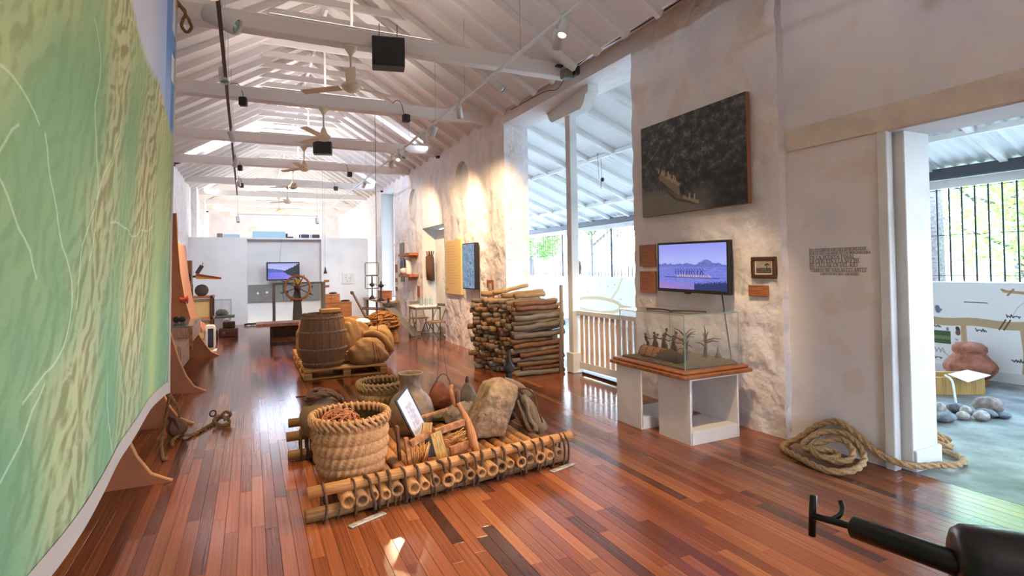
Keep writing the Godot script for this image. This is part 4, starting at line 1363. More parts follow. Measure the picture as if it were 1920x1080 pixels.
func build_pallet() -> void:
	pallet("pale wooden pallet nearest the camera, under barrel and striped sack", Vector3(1.29, 0, -9.12))
	pallet("pale wooden pallet behind the barrel, farther from the camera", Vector3(1.29, 0, -10.45))
	# barrel of staves
	var b := thing("barrel", "old brown wooden barrel with faint hoops standing on the front pallet", "barrel", Vector3(1.0, 0.145, -8.92))
	b.rotation = Vector3(0.0, 0.3, 0.015)
	var H := 0.80
	var rad := func(y): return 0.285 + 0.065 * sin(PI * clampf(y / H, 0, 1)) + 0.004
	var NS := 22
	for s in NS:
		var st := ST()
		var a0 := TAU * s / NS + 0.006
		var a1 := TAU * (s + 1) / NS - 0.006
		var dr := rng.randf_range(-0.004, 0.004)
		var ys := [0.0, 0.1, 0.2, 0.3, 0.4, 0.5, 0.6, 0.7, H + rng.randf_range(-0.012, 0.006)]
		for k in 8:
			var c := []
			for yy in [ys[k], ys[k + 1]]:
				var r: float = (rad as Callable).call(yy) + dr
				for q in [[a0, r], [a1, r], [a1, r - 0.025], [a0, r - 0.025]]:
					c.append(Vector3(cos(q[0]) * q[1], yy, sin(q[0]) * q[1]))
			hexa(st, c)
		part(b, "stave", st, M.barrel_wood)
	for y in [0.06, 0.27, 0.53, 0.74]:
		var r: float = (rad as Callable).call(y) + 0.004
		var st := ST(true)
		lathe(st, [Vector2(r, y - 0.02), Vector2(r + 0.005, y - 0.018), Vector2(r + 0.005, y + 0.018), Vector2(r, y + 0.02)], 40)
		part(b, "hoop", st, M.barrel_hoop)
	var li := ST()
	lathe(li, [Vector2(0.265, 0.70), Vector2(0.265, 0.745), Vector2(0, 0.745)], 30)
	part(b, "lid", li, M.dark_wood)
	solo("wood_block", CB(Vector3(0.30, 0.06, 0.12), 0.008), M.pallet_wood, "short pale board lying across the top of the barrel", "board", Vector3(1.10, 0.978, -8.92), Basis(Vector3.UP, 0.15))
	# sacks
	sack("sack", "tan burlap sack with thin red stripes at the pallet's front corner", Vector3(1.66, 0.145, -8.84), Vector3(0.33, 0.20, 0.27), 0.15, 3, M.burlap, 3, 0.05, 0.55)
	var s2 := sack("sack", "open-topped tan sack slumping over the pallet's right edge", Vector3(1.92, 0.145, -9.30), Vector3(0.24, 0.27, 0.26), -0.3, 5, M.burlap, 0, 0.06)
	var fl := ST(true)
	tube(fl, curve([Vector3(-0.2, 0.40, 0.20), Vector3(-0.05, 0.43, 0.27), Vector3(0.10, 0.36, 0.30), Vector3(0.20, 0.22, 0.30), Vector3(0.24, 0.12, 0.26)], 0.03), 0.045, 8)
	part(s2, "folded_collar", fl, M.burlap)
	var s3 := sack("sack", "upright narrow tan sack standing between barrel and striped sack", Vector3(1.48, 0.145, -9.32), Vector3(0.15, 0.34, 0.16), 0.4, 8, M.burlap, 0, 0.10)
	part(s3, "tie_band", LT([Vector2(0.10, 0.50), Vector2(0.115, 0.52), Vector2(0.10, 0.54)], 16), M.burlap_gray)
	sack("sack", "full tan sack in the middle of the pile behind the striped one", Vector3(1.68, 0.145, -9.62), Vector3(0.22, 0.33, 0.22), 0.9, 12, M.burlap)
	sack("sack", "pale tan sack showing at the left behind the barrel", Vector3(0.88, 0.145, -9.72), Vector3(0.20, 0.36, 0.24), 0.2, 14, M.burlap)
	sack("sack", "low tan sack squeezed in at the foot of the barrel's right side", Vector3(1.40, 0.145, -9.0), Vector3(0.09, 0.10, 0.12), 0.2, 19, M.burlap)
	var pf := ST(true)
	var n := noise(71, 2.0, 3)
	blob(pf, func(d): return d * Vector3(0.17, 0.07, 0.15) * (1.0 + 0.35 * n.get_noise_3dv(d * 2.2)), 14, 20)
	solo("plastic_bag", pf, M.plastic_film, "crumpled whitish plastic bag lying on top of the sacks", "bag", Vector3(1.72, 0.70, -9.62))
	var bo := thing("wooden_bowl", "wide orange-brown wooden bowl on the sacks behind the barrel", "bowl", Vector3(1.62, 0.60, -10.45))
	part(bo, "bowl", LT([Vector2(0, 0), Vector2(0.10, 0.0), Vector2(0.17, 0.05), Vector2(0.21, 0.13), Vector2(0.195, 0.13), Vector2(0.15, 0.06), Vector2(0, 0.02)], 28), M.orange_box)
	sack("sack", "tan sack carrying the wooden bowl", Vector3(1.62, 0.145, -10.45), Vector3(0.24, 0.26, 0.24), 0.5, 23, M.burlap)
	# bale of fibre
	var fb := ST(true)
	for i in 150:
		var d := Vector3(rng.randf_range(-1, 1), rng.randf_range(-1, 1), rng.randf_range(-1, 1)).normalized()
		var e := d.cross(Vector3(rng.randf_range(-1, 1), rng.randf_range(-1, 1), rng.randf_range(-1, 1))).normalized()
		var pts := []
		var r := rng.randf_range(0.75, 1.05)
		for k in 6:
			var w := k * 0.28
			pts.append((d * cos(w) + e * sin(w)) * Vector3(0.31, 0.20, 0.25) * r)
		tube(fb, pts, 0.016, 5, true)
	for i in 24:
		var x := rng.randf_range(0.10, 0.22)
		tube(fb, curve([Vector3(x, -0.08, 0.1), Vector3(x + 0.03, -0.2, 0.14), Vector3(x + rng.randf_range(-0.03, 0.06), -0.34, 0.15)], 0.06), 0.010, 5)
	solo("fiber_bale", fb, M.fiber, "shaggy brown bundle of plant fibre on top of the sacks", "fibre", Vector3(2.04, 0.66, -9.62))
	sack("sack", "tan sack under the shaggy fibre bundle", Vector3(2.02, 0.145, -9.66), Vector3(0.19, 0.24, 0.22), 1.2, 31, M.burlap)

# ---------------------------------------------------------------- firewood stack
func log_label(tone: int, row: int, column: int) -> String:
	var names := ["weathered", "dark reddish", "yellow-brown", "grey", "brown", "pale tan"]
	var rows := ["first", "second", "third", "fourth", "fifth", "sixth", "seventh", "eighth", "ninth", "tenth", "eleventh", "twelfth", "thirteenth", "fourteenth", "fifteenth", "sixteenth"]
	var from := ["first", "second", "third", "fourth", "fifth", "sixth", "seventh", "eighth", "ninth", "tenth", "eleventh", "twelfth", "thirteenth", "fourteenth", "fifteenth", "sixteenth", "seventeenth"]
	return "%s log, %s from the gate, %s row up in the firewood stack" % [names[tone], from[column], rows[row]]

func build_logs() -> void:
	var meshes := []
	var mats := [M.driftwood, M.crate_dark, M.bamboo_dark, M.log_gray, M.log_brown, M.log_pale]
	for v in 10:
		var st := ST(true)
		var pts := []
		var rad := []
		var L := rng.randf_range(0.66, 0.84)
		var r := rng.randf_range(0.030, 0.044)
		for k in 7:
			var t := k / 6.0
			pts.append(Vector3(-L / 2 + L * t, rng.randf_range(-0.008, 0.008), rng.randf_range(-0.010, 0.010)))
			rad.append(r * rng.randf_range(0.86, 1.12))
		tube(st, pts, rad, 9)
		st.generate_normals()
		meshes.append(st.commit())
	var count := 0
	var z := -7.20
	var nz := 17
	var ny := 16
	for j in ny:
		for i in nz:
			var y := 0.045 + j * 0.068
			var zz := -7.22 - i * 0.075 - (0.0375 if j % 2 else 0.0)
			if zz < -8.36: continue
			if j == ny - 1 and rng.randf() < 0.35: continue
			var xf := lerpf(3.60, 3.26, (-7.2 - zz) / 1.2) + rng.randf_range(-0.11, 0.09) - 0.05 * sin(PI * j / ny)
			if i == 0: xf -= 0.02
			var m: Mesh = meshes[rng.randi() % 10]
			var w: float = m.get_aabb().size.x
			var tone: int = [0, 3, 3, 1, 2, 4, 4, 5][rng.randi() % 8]
			var tilt := rng.randf_range(-0.03, 0.05)
			if i < 2: tilt = rng.randf_range(0.0, 0.10) * (1.0 if j > 2 else 0.0)
			var o := solo("log", m, mats[tone], log_label(tone, j, i), "log", Vector3(minf(xf + w / 2, 4.28 - w / 2), y + rng.randf_range(-0.008, 0.008), zz + rng.randf_range(-0.01, 0.01)), Basis(Vector3.UP, rng.randf_range(-0.07, 0.07)) * Basis(Vector3.BACK, tilt), "logs in the firewood stack")
			count += 1
	for q in [[Vector3(4.18, 0, -7.14), Vector3(4.20, 1.32, -7.14), "right"], [Vector3(3.62, 0, -8.46), Vector3(3.60, 1.34, -8.44), "left"]]:
		solo("stake", TB([q[0], q[0].lerp(q[1], 0.5) + Vector3(0.01, 0, 0), q[1]], [0.036, 0.032, 0.027], 9), M.driftwood, "upright grey-brown stake holding the %s end of the firewood stack" % q[2], "stake")
	for q in [[Vector3(3.40, 1.17, -7.5), Vector3(4.15, 1.22, -7.62), 0.04, "crooked pale branch lying along the top of the firewood stack"], [Vector3(3.45, 1.19, -7.95), Vector3(4.1, 1.30, -8.05), 0.032, "thin grey branch rising at the back of the firewood stack"], [Vector3(3.35, 1.18, -8.2), Vector3(3.75, 1.20, -8.2), 0.045, "short split billet on the far end of the firewood stack"], [Vector3(3.5, 1.18, -7.28), Vector3(4.0, 1.18, -7.30), 0.042, "thick pale billet on the near top edge of the firewood stack"]]:
		var pts := []
		for k in 7: pts.append(q[0].lerp(q[1], k / 6.0) + Vector3(0, rng.randf_range(-0.012, 0.012), rng.randf_range(-0.012, 0.012)))
		solo("branch", TB(pts, q[2], 9), M.log_pale, q[3], "branch")

# ---------------------------------------------------------------- pictures
func face_left(w: float, h: float) -> QuadMesh:
	var q := QuadMesh.new()
	q.size = Vector2(w, h)
	return q

const TO_LEFT := Basis(Vector3(0, 0, 1), Vector3(0, 1, 0), Vector3(-1, 0, 0))   # local z looks to -x, local x runs towards the camera

func river_photo() -> Image:
	var w := 480
	var h := 324
	var im := Image.create(w, h, false, Image.FORMAT_RGB8)
	var n := noise(81, 0.022, 5)
	var f := noise(82, 0.10, 4)
	var sp := noise(83, 0.30, 2)
	for y in h:
		for x in w:
			var u := float(x) / w
			var v := float(y) / h
			# dark forest with paler sprays of leaves
			var clump := clampf(n.get_noise_2d(x, y * 1.2) * 1.6 + 0.35 * exp(-pow((u - 0.48) / 0.24, 2.0) - pow((v - 0.36) / 0.25, 2.0)), 0.0, 1.0)
			var leaf := clampf(f.get_noise_2d(x, y) * 1.5 + sp.get_noise_2d(x, y) * 0.5 + 0.15, 0.0, 1.0)
			var g := 0.20 + 0.20 * n.get_noise_2d(x, y * 1.2) + 0.16 * f.get_noise_2d(x * 0.7, y * 0.7) * (0.5 + clump) + 0.07 * sp.get_noise_2d(x * 0.6, y * 0.6) + 0.06 * clump
			g *= 1.0 - 0.35 * smoothstep(0.45, 0.8, v) * smoothstep(0.3, 0.7, u)
			g += 0.05 * (1.0 - v)
			var c := Color(g * 0.99, g * 0.99, g * 0.97)
			# sandy bank, lower left, and the pale water by the raft
			var bank := smoothstep(0.0, 0.12, v - (0.66 + 0.40 * u - 0.08 * sin(u * 5.0) + 0.05 * f.get_noise_2d(x, 4.0)))
			var sand := 0.46 + 0.14 * f.get_noise_2d(x * 1.6, y * 1.6) + 0.08 * sp.get_noise_2d(x, y)
			c = c.lerp(Color(sand * 1.03, sand * 0.97, sand * 0.84), bank * (1.0 - smoothstep(0.5, 0.85, u)))
			var wat := smoothstep(0.66, 0.84, v) * exp(-pow((u - 0.62) / 0.12, 2.0))
			c = c.lerp(Color(0.48, 0.47, 0.43), wat * 0.65)
			im.set_pixel(x, y, c)
	stroke(im, [Vector2(0, 145), Vector2(50, 122), Vector2(96, 90)], 0.9, Color(0.6, 0.6, 0.56, 0.5))
	# long raft with a barrel-shaped thatch and people, drawn as in the photograph
	stroke(im, [Vector2(92, 216), Vector2(180, 278), Vector2(278, 302)], 4.0, Color(0.30, 0.26, 0.20), 3.0)
	for k in 40:
		var t := k / 39.0
		var c := Vector2(100, 186).lerp(Vector2(196, 246), t)
		var r := lerpf(12.0, 19.0, t)
		var tone := 0.9 + 0.1 * sin(k * 2.3) + rng.randf_range(-0.05, 0.05)
		stroke(im, [c + Vector2(-r * 0.25, r * 0.9), c + Vector2(-r * 0.1, 0), c + Vector2(r * 0.5, -r * 0.8)], 3.0, Color(0.62, 0.55, 0.42) * tone, 2.5)
		stroke(im, [c + Vector2(r * 0.2, -r * 0.45), c + Vector2(r * 0.45, -r * 0.7)], 2.5, Color(0.80, 0.74, 0.60) * tone, 2.5)
	stroke(im, [Vector2(206, 240), Vector2(208, 256)], 13.0, Color(0.42, 0.37, 0.29), 3.0)
	stroke(im, [Vector2(208, 242), Vector2(210, 256)], 9.5, Color(0.12, 0.11, 0.10), 3.0)
	stroke(im, [Vector2(214, 274), Vector2(280, 298)], 5.0, Color(0.66, 0.59, 0.46), 4.0)
	for k in 11:
		var q := Vector2(92 + k * 9.6 + rng.randf_range(-2, 2), 172 + k * 4.4 + rng.randf_range(-4, 3))
		var dark := k % 3 == 1
		stroke(im, [q, q + Vector2(rng.randf_range(-3, 3), -11)], 3.0, Color(0.34, 0.29, 0.24) if dark else Color(0.76, 0.70, 0.60), 2.0)
		stroke(im, [q + Vector2(0, -15), q + Vector2(0.5, -15)], 2.2, Color(0.40, 0.31, 0.24), 2.0)
		if k % 4 == 0: stroke(im, [q + Vector2(-8, -12), q + Vector2(7, -7)], 1.1, Color(0.66, 0.60, 0.5, 0.8))
	for k in 4:
		var q := Vector2(232 + k * 11, 276 + k * 3)
		stroke(im, [q, q + Vector2(1, -13)], 3.0, Color(0.74, 0.68, 0.58) if k % 2 else Color(0.30, 0.26, 0.22), 2.0)
		stroke(im, [q + Vector2(1, -18), q + Vector2(1, -18)], 2.3, Color(0.38, 0.30, 0.24), 2.0)
	return im

func river_screen() -> Image:
	var w := 320
	var h := 170
	var im := Image.create(w, h, false, Image.FORMAT_RGB8)
	var n := noise(91, 0.02, 4)
	var f := noise(92, 0.08, 4)
	for y in h:
		for x in w:
			var v := float(y) / h
			var u := float(x) / w
			var c := Color(0.60, 0.62, 0.95).lerp(Color(0.68, 0.72, 0.98), smoothstep(0.0, 0.42, v))
			var hill := 0.44 + 0.05 * n.get_noise_2d(x, 3.0) - 0.12 * exp(-pow((u - 0.72) / 0.09, 2.0)) * (0.8 + 0.3 * f.get_noise_2d(x, 9.0))
			if v > hill: c = Color(0.38, 0.42, 0.72).lerp(Color(0.46, 0.50, 0.80), f.get_noise_2d(x, y) + 0.4)
			if v > 0.50: c = Color(0.50, 0.54, 0.90).lerp(Color(0.42, 0.46, 0.80), clampf(f.get_noise_2d(x * 0.4, y * 2.5) + 0.4, 0, 1))
			if v > 0.78: c = c.lerp(Color(0.66, 0.50, 0.78), smoothstep(0.78, 0.95, v) * (1.0 - u))
			if v > 0.93 - 0.12 * u - 0.08 * f.get_noise_2d(x * 2.0, y * 2.0) and u > 0.55: c = Color(0.16, 0.22, 0.42)
			im.set_pixel(x, y, c)
	stroke(im, [Vector2(96, 122), Vector2(250, 122)], 5.0, Color(0.72, 0.64, 0.78), 3.0)
	stroke(im, [Vector2(30, 124), Vector2(290, 126)], 1.6, Color(0.30, 0.30, 0.56))
	for k in 40: stroke(im, [Vector2(98 + k * 3.7, 121 + rng.randf_range(-3, 3)), Vector2(98 + k * 3.7, 116 + rng.randf_range(-3, 3))], 1.3, [Color(0.86, 0.78, 0.84), Color(0.62, 0.46, 0.56), Color(0.50, 0.46, 0.70)][k % 3])
	for k in 11:
		var x := 88.0 + k * 13.0
		stroke(im, [Vector2(x, 112), Vector2(x + rng.randf_range(-4, 5), 101)], 1.9, Color(0.20, 0.20, 0.44))
		stroke(im, [Vector2(x + 2, 97), Vector2(x + 2, 97)], 1.7, Color(0.24, 0.20, 0.40))
		stroke(im, [Vector2(x - 5, 90), Vector2(x + 9, 104)], 0.7, Color(0.26, 0.26, 0.50))
	return im

func screen_material(key: String, im: Image, energy: float) -> StandardMaterial3D:
	var m := printed(key, im, 0.25)
	m.albedo_color = Color(0.05, 0.05, 0.06)
	m.emission_enabled = true
	m.emission_texture = m.albedo_texture
	m.emission_energy_multiplier = energy
	return m

func panel_light(called: String, at: Vector3, b: Basis, size: Vector2, energy: float, c: Color) -> void:
	var a := AreaLight3D.new()
	a.area_size = size
	a.light_energy = energy
	a.light_color = c
	a.area_range = 20.0
	a.shadow_enabled = true
	put(a, called)
	a.position = at
	a.basis = b

func build_right_wall_things() -> void:
	# big dark picture
	var p := thing("river_photograph", "large dark old photograph of a river raft, mounted without a frame", "picture", Vector3(4.298, 2.705, -4.515))
	var pb := part(p, "board", CB(Vector3(1.56, 1.07, 0.05), 0.003), M.frame_edge, Vector3.ZERO, TO_LEFT)
	part(pb, "print", face_left(1.555, 1.065), printed("river_print", river_photo(), 0.55), Vector3(0, 0, 0.0265))
	# wall screen below it
	var tv := thing("wall_screen", "flat black-framed screen showing rowers on blue water, under the dark picture", "screen", Vector3(4.235, 1.567, -4.45))
	tv.rotation.x = 0.012
	var tc := part(tv, "casing", CB(Vector3(1.05, 0.545, 0.05), 0.006), M.black_plastic, Vector3.ZERO, TO_LEFT)
	part(tc, "picture", face_left(0.985, 0.485), screen_material("screen_rowers", river_screen(), 1.0), Vector3(0, 0.006, 0.0265))
	part(tv, "wall_bracket", CB(Vector3(0.30, 0.24, 0.10), 0.004), M.black_plastic, Vector3(0.065, 0, 0), TO_LEFT)
	part(tc, "badge", CB(Vector3(0.09, 0.014, 0.012), 0.002), M.black_plastic, Vector3(-0.05, -0.279, 0.02))
	part(tv, "cable", TB(curve([Vector3(0.02, -0.26, 0.38), Vector3(0.06, -0.6, 0.40), Vector3(0.10, -1.0, 0.42), Vector3(0.09, -1.5, 0.44)], 0.1), 0.006, 6), M.black_plastic)
	# wooden plaques
	var words := ["upper square wooden plaque at the left of the screen", "lower square wooden plaque at the left of the screen"]
	for k in 2:
		solo("plaque", CB(Vector3(0.285, 0.255, 0.02), 0.004), M.plaque_wood, words[k], "plaque", Vector3(4.325, 1.712 - k * 0.317, -5.285), TO_LEFT, "")
	solo("plaque", CB(Vector3(0.22, 0.105, 0.02), 0.004), M.plaque_wood, "small oblong wooden plaque under the brown framed photograph", "plaque", Vector3(4.325, 1.336, -3.69), TO_LEFT)
	# small framed photograph
	var fr := thing("framed_photograph", "small sepia photograph in a thick brown frame, right of the screen", "picture", Vector3(4.325, 1.555, -3.625))
	for q in [[Vector3(0, 0.083, 0), Vector3(0.275, 0.036, 0.035)], [Vector3(0, -0.083, 0), Vector3(0.275, 0.036, 0.035)], [Vector3(0, 0, -0.118), Vector3(0.04, 0.135, 0.035)], [Vector3(0, 0, 0.118), Vector3(0.04, 0.135, 0.035)]]:
		part(fr, "frame_side", CB(q[1], 0.008), M.frame_brown, q[0], TO_LEFT)
	var mo := part(fr, "mount", CB(Vector3(0.20, 0.135, 0.01), 0.001), M.mat_white, Vector3(0.004, 0, 0), TO_LEFT)
	var im := Image.create(64, 44, false, Image.FORMAT_RGB8)
	var n := noise(95, 0.09, 3)
	for y in 44:
		for x in 64:
			var g := 0.66 + 0.1 * n.get_noise_2d(x, y)
			if y > 22: g = 0.34 + 0.5 * n.get_noise_2d(x * 2, y * 2)
			im.set_pixel(x, y, Color(g, g * 0.93, g * 0.82))
	stroke(im, [Vector2(46, 30), Vector2(45, 10)], 1.4, Color(0.2, 0.17, 0.14))
	stroke(im, [Vector2(38, 12), Vector2(45, 7), Vector2(53, 11)], 2.4, Color(0.2, 0.17, 0.14))
	part(mo, "print", face_left(0.17, 0.105), printed("sepia", im, 0.5), Vector3(0, 0, 0.0056))
	# lettering on the set-back wall
	var q := thing("wall_lettering", "several lines of small grey lettering painted on the smooth wall", "lettering", Vector3(4.428, 1.70, -3.235))
	var f := SystemFont.new()
	f.font_names = PackedStringArray(["Droid Serif"])
	var lines := [["DE LOS LENTOS VAPORES REMONTABAN", 0.0, 0.028, 0.495], ["POR EL RIO GRANDE DE LA MAGDALENA", -0.030, 0.024, 0.53], ["EN LA PUERTA FINAL", -0.064, 0.032, 0.40], ["LA CANCION Y LA NOCHE", -0.096, 0.034, 0.44], ["DE CALLAR EN DEL RIO", -0.130, 0.038, 0.42], ["\"CUANDO ME HABLAS DEL ANTES\"", -0.172, 0.034, 0.50], ["CANCION DEL RIO - ANONIMO", -0.205, 0.022, 0.33]]
	for k in lines.size():
		var tm := TextMesh.new()
		tm.font = f
		tm.text = lines[k][0]
		tm.font_size = 32
		tm.depth = 0.0012
		tm.pixel_size = lines[k][2] / 24.0
		tm.horizontal_alignment = HORIZONTAL_ALIGNMENT_LEFT
		tm.curve_step = 4.0
		var wd := tm.get_aabb().size.x
		var sx: float = lines[k][3] / maxf(wd, 0.01)
		part(q, "line_of_text", tm, M.ink, Vector3(0, lines[k][1], 0.10 if k == 6 else 0.0), TO_LEFT * Basis.from_scale(Vector3(sx, 1, 1)))
	# door frame of the doorway
	var d := thing("door", "white painted frame posts of the doorway to the gallery", "door frame")
	d.set_meta("kind", "structure")
	part(d, "outer_post", CB(Vector3(0.08, 2.60, 0.075), 0.006), M.white_paint, Vector3(4.44, 1.30, -2.585))
	part(d, "inner_post", CB(Vector3(0.33, 2.60, 0.11), 0.006), M.white_paint, Vector3(4.67, 1.30, -2.535))
	part(d, "plinth_block", CB(Vector3(0.34, 0.16, 0.13), 0.006), M.white_paint, Vector3(4.685, 0.08, -2.525))
	# column and railing in the wide opening
	var c := thing("column", "slim white wooden column with a carved bracket in the wide opening", "column", Vector3(4.42, 0, -7.13))
	c.set_meta("kind", "structure")
	part(c, "shaft", CB(Vector3(0.13, 3.86, 0.13), 0.008), M.white_paint, Vector3(0, 1.99, 0))
	part(c, "base", CB(Vector3(0.19, 0.30, 0.19), 0.01), M.white_paint, Vector3(0, 0.15, 0))
	var br := ST()
	extrude(br, [Vector2(-0.62, 0.30), Vector2(-0.62, 0.20), Vector2(-0.56, 0.17), Vector2(-0.50, 0.06), Vector2(-0.42, 0.0), Vector2(0.42, 0.0), Vector2(0.50, 0.06), Vector2(0.56, 0.17), Vector2(0.62, 0.20), Vector2(0.62, 0.30)], -0.09, 0.09, Transform3D(Basis(Vector3.UP, PI / 2), Vector3(0, 3.88, 0)))
	part(c, "bracket", br, M.white_paint)
	var ra := thing("balustrade", "low pale slatted gate closing the opening beside the column", "railing", Vector3(4.46, 0, 0))
	bar(ra, "top_rail", Vector3(0, 0.90, -7.06), Vector3(0.06, 0.90, -5.6), 0.10, 0.06, M.white_paint)
	bar(ra, "bottom_rail", Vector3(0, 0.12, -7.06), Vector3(0.06, 0.12, -5.6), 0.05, 0.10, M.white_paint)
	for k in 12:
		var zz := -6.98 + k * 0.122
		part(ra, "slat", CB(Vector3(0.02, 0.72, 0.084), 0.003), M.slat_paint, Vector3(0.0 + 0.005 * k, 0.53, zz))
	# display case on two plinths
	var words2 := ["far white open-sided plinth under the glass display case", "near white open-sided plinth under the glass display case"]
	var k := 0
	for z in [[-4.70, -4.31], [-4.14, -3.72]]:
		var pl := thing("plinth", words2[k], "plinth", Vector3(0, 0, 0), 0.0, "")
		var zc: float = (z[0] + z[1]) / 2
		var zl: float = z[1] - z[0]
		var xa := 3.42 if k == 0 else 3.49
		part(pl, "front_panel", CB(Vector3(0.02, 0.585, zl), 0.002), M.plinth_white, Vector3(xa, 0.2925, zc))
		part(pl, "back_panel", CB(Vector3(0.02, 0.585, zl), 0.002), M.plinth_white, Vector3(4.06, 0.2925, zc))
		part(pl, "floor_panel", CB(Vector3(4.05 - xa, 0.12, zl), 0.002), M.plinth_white, Vector3((4.05 + xa) / 2, 0.06, zc))
		part(pl, "top_panel", CB(Vector3(4.05 - xa, 0.02, zl), 0.002), M.plinth_white, Vector3((4.05 + xa) / 2, 0.575, zc))
		k += 1
	var dc := thing("display_case", "glass display case with a moulded brown wooden base on white plinths", "display case", Vector3(3.80, 0.587, -4.23))
	part(dc, "base_board", CB(Vector3(0.84, 0.035, 1.10), 0.008), M.case_base, Vector3(0, 0.018, 0))
	part(dc, "base_moulding", CB(Vector3(0.79, 0.03, 1.05), 0.010), M.case_base, Vector3(0, 0.05, 0))
	var gx := 0.33
	var gz := 0.47
	for s in [-1, 1]:
		part(dc, "glass_pane", CB(Vector3(0.005, 0.49, gz * 2), 0.0005), M.glass, Vector3(s * gx, 0.31, 0))
		part(dc, "glass_pane", CB(Vector3(gx * 2 - 0.01, 0.49, 0.005), 0.0005), M.glass, Vector3(0, 0.31, s * gz))
		for r in [-1, 1]:
			part(dc, "glass_edge", CB(Vector3(0.009, 0.49, 0.009), 0.001), M.glass_edge, Vector3(s * gx, 0.31, r * gz))
		part(dc, "glass_edge", CB(Vector3(0.009, 0.009, gz * 2), 0.001), M.glass_edge, Vector3(s * gx, 0.555, 0))
		part(dc, "glass_edge", CB(Vector3(gx * 2, 0.009, 0.009), 0.001), M.glass_edge, Vector3(0, 0.555, s * gz))
	part(dc, "glass_lid", CB(Vector3(gx * 2, 0.005, gz * 2), 0.0005), M.glass, Vector3(0, 0.559, 0))
	part(dc, "lid_twig", TB(curve([Vector3(-0.2, 0.572, -0.2), Vector3(-0.16, 0.575, 0.02), Vector3(-0.2, 0.568, 0.16)], 0.03), 0.008, 6), M.model_brown)
	part(dc, "lid_twig", TB(curve([Vector3(-0.16, 0.57, 0.12), Vector3(-0.10, 0.575, 0.28), Vector3(0.0, 0.57, 0.40)], 0.03), 0.008, 6), M.model_brown)
	model_scene(Vector3(3.80, 0.653, -4.23))
	# coil of thick rope by the wall
	solo("rope_coil", rope([Vector3(4.68, 0.05, -2.40), Vector3(4.52, 0.055, -2.44), Vector3(4.40, 0.075, -2.50), Vector3(4.345, 0.12, -2.64), Vector3(4.36, 0.21, -2.80), Vector3(4.38, 0.27, -2.98), Vector3(4.36, 0.20, -3.15), Vector3(4.25, 0.09, -3.24), Vector3(4.12, 0.035, -3.29), Vector3(4.04, 0.025, -3.22), Vector3(3.97, 0.025, -3.02), Vector3(3.92, 0.025, -2.85), Vector3(3.92, 0.03, -2.72), Vector3(4.02, 0.05, -2.63), Vector3(4.18, 0.08, -2.65), Vector3(4.30, 0.13, -2.74), Vector3(4.34, 0.20, -2.88), Vector3(4.30, 0.19, -3.03), Vector3(4.20, 0.12, -3.12), Vector3(4.12, 0.07, -3.10), Vector3(4.10, 0.06, -2.96), Vector3(4.05, 0.06, -2.80), Vector3(4.12, 0.08, -2.72), Vector3(4.22, 0.13, -2.76), Vector3(4.27, 0.17, -2.88), Vector3(4.22, 0.13, -3.0), Vector3(4.13, 0.09, -3.04), Vector3(4.06, 0.08, -2.98), Vector3(4.03, 0.07, -2.88), Vector3(4.10, 0.08, -2.80), Vector3(4.16, 0.09, -2.86), Vector3(4.10, 0.10, -2.96), Vector3(4.05, 0.08, -3.06)], 0.024, 0.008, 0.085), M.rope, "thick tan rope coiled loosely on the floor by the doorway", "rope")
	solo("rope_tail", rope([Vector3(4.68, 0.05, -2.40), Vector3(4.86, 0.035, -2.36), Vector3(5.05, 0.03, -2.42), Vector3(5.12, 0.03, -2.60), Vector3(5.02, 0.05, -2.74), Vector3(5.10, 0.10, -2.86), Vector3(5.24, 0.12, -2.82), Vector3(5.34, 0.05, -2.70), Vector3(5.28, 0.03, -2.62), Vector3(5.16, 0.08, -2.72), Vector3(5.2, 0.16, -2.92), Vector3(5.32, 0.14, -2.88), Vector3(5.46, 0.03, -2.70)], 0.024, 0.01, 0.085), M.rope, "end of the thick rope piled up just outside the doorway", "rope")
	# wooden footings by the railing
	solo("floor_strip", CB(Vector3(0.10, 0.03, 1.2), 0.004), M.dark_steel, "dark metal threshold strip on the floor under the slatted gate", "threshold", Vector3(4.47, 0.016, -6.35))

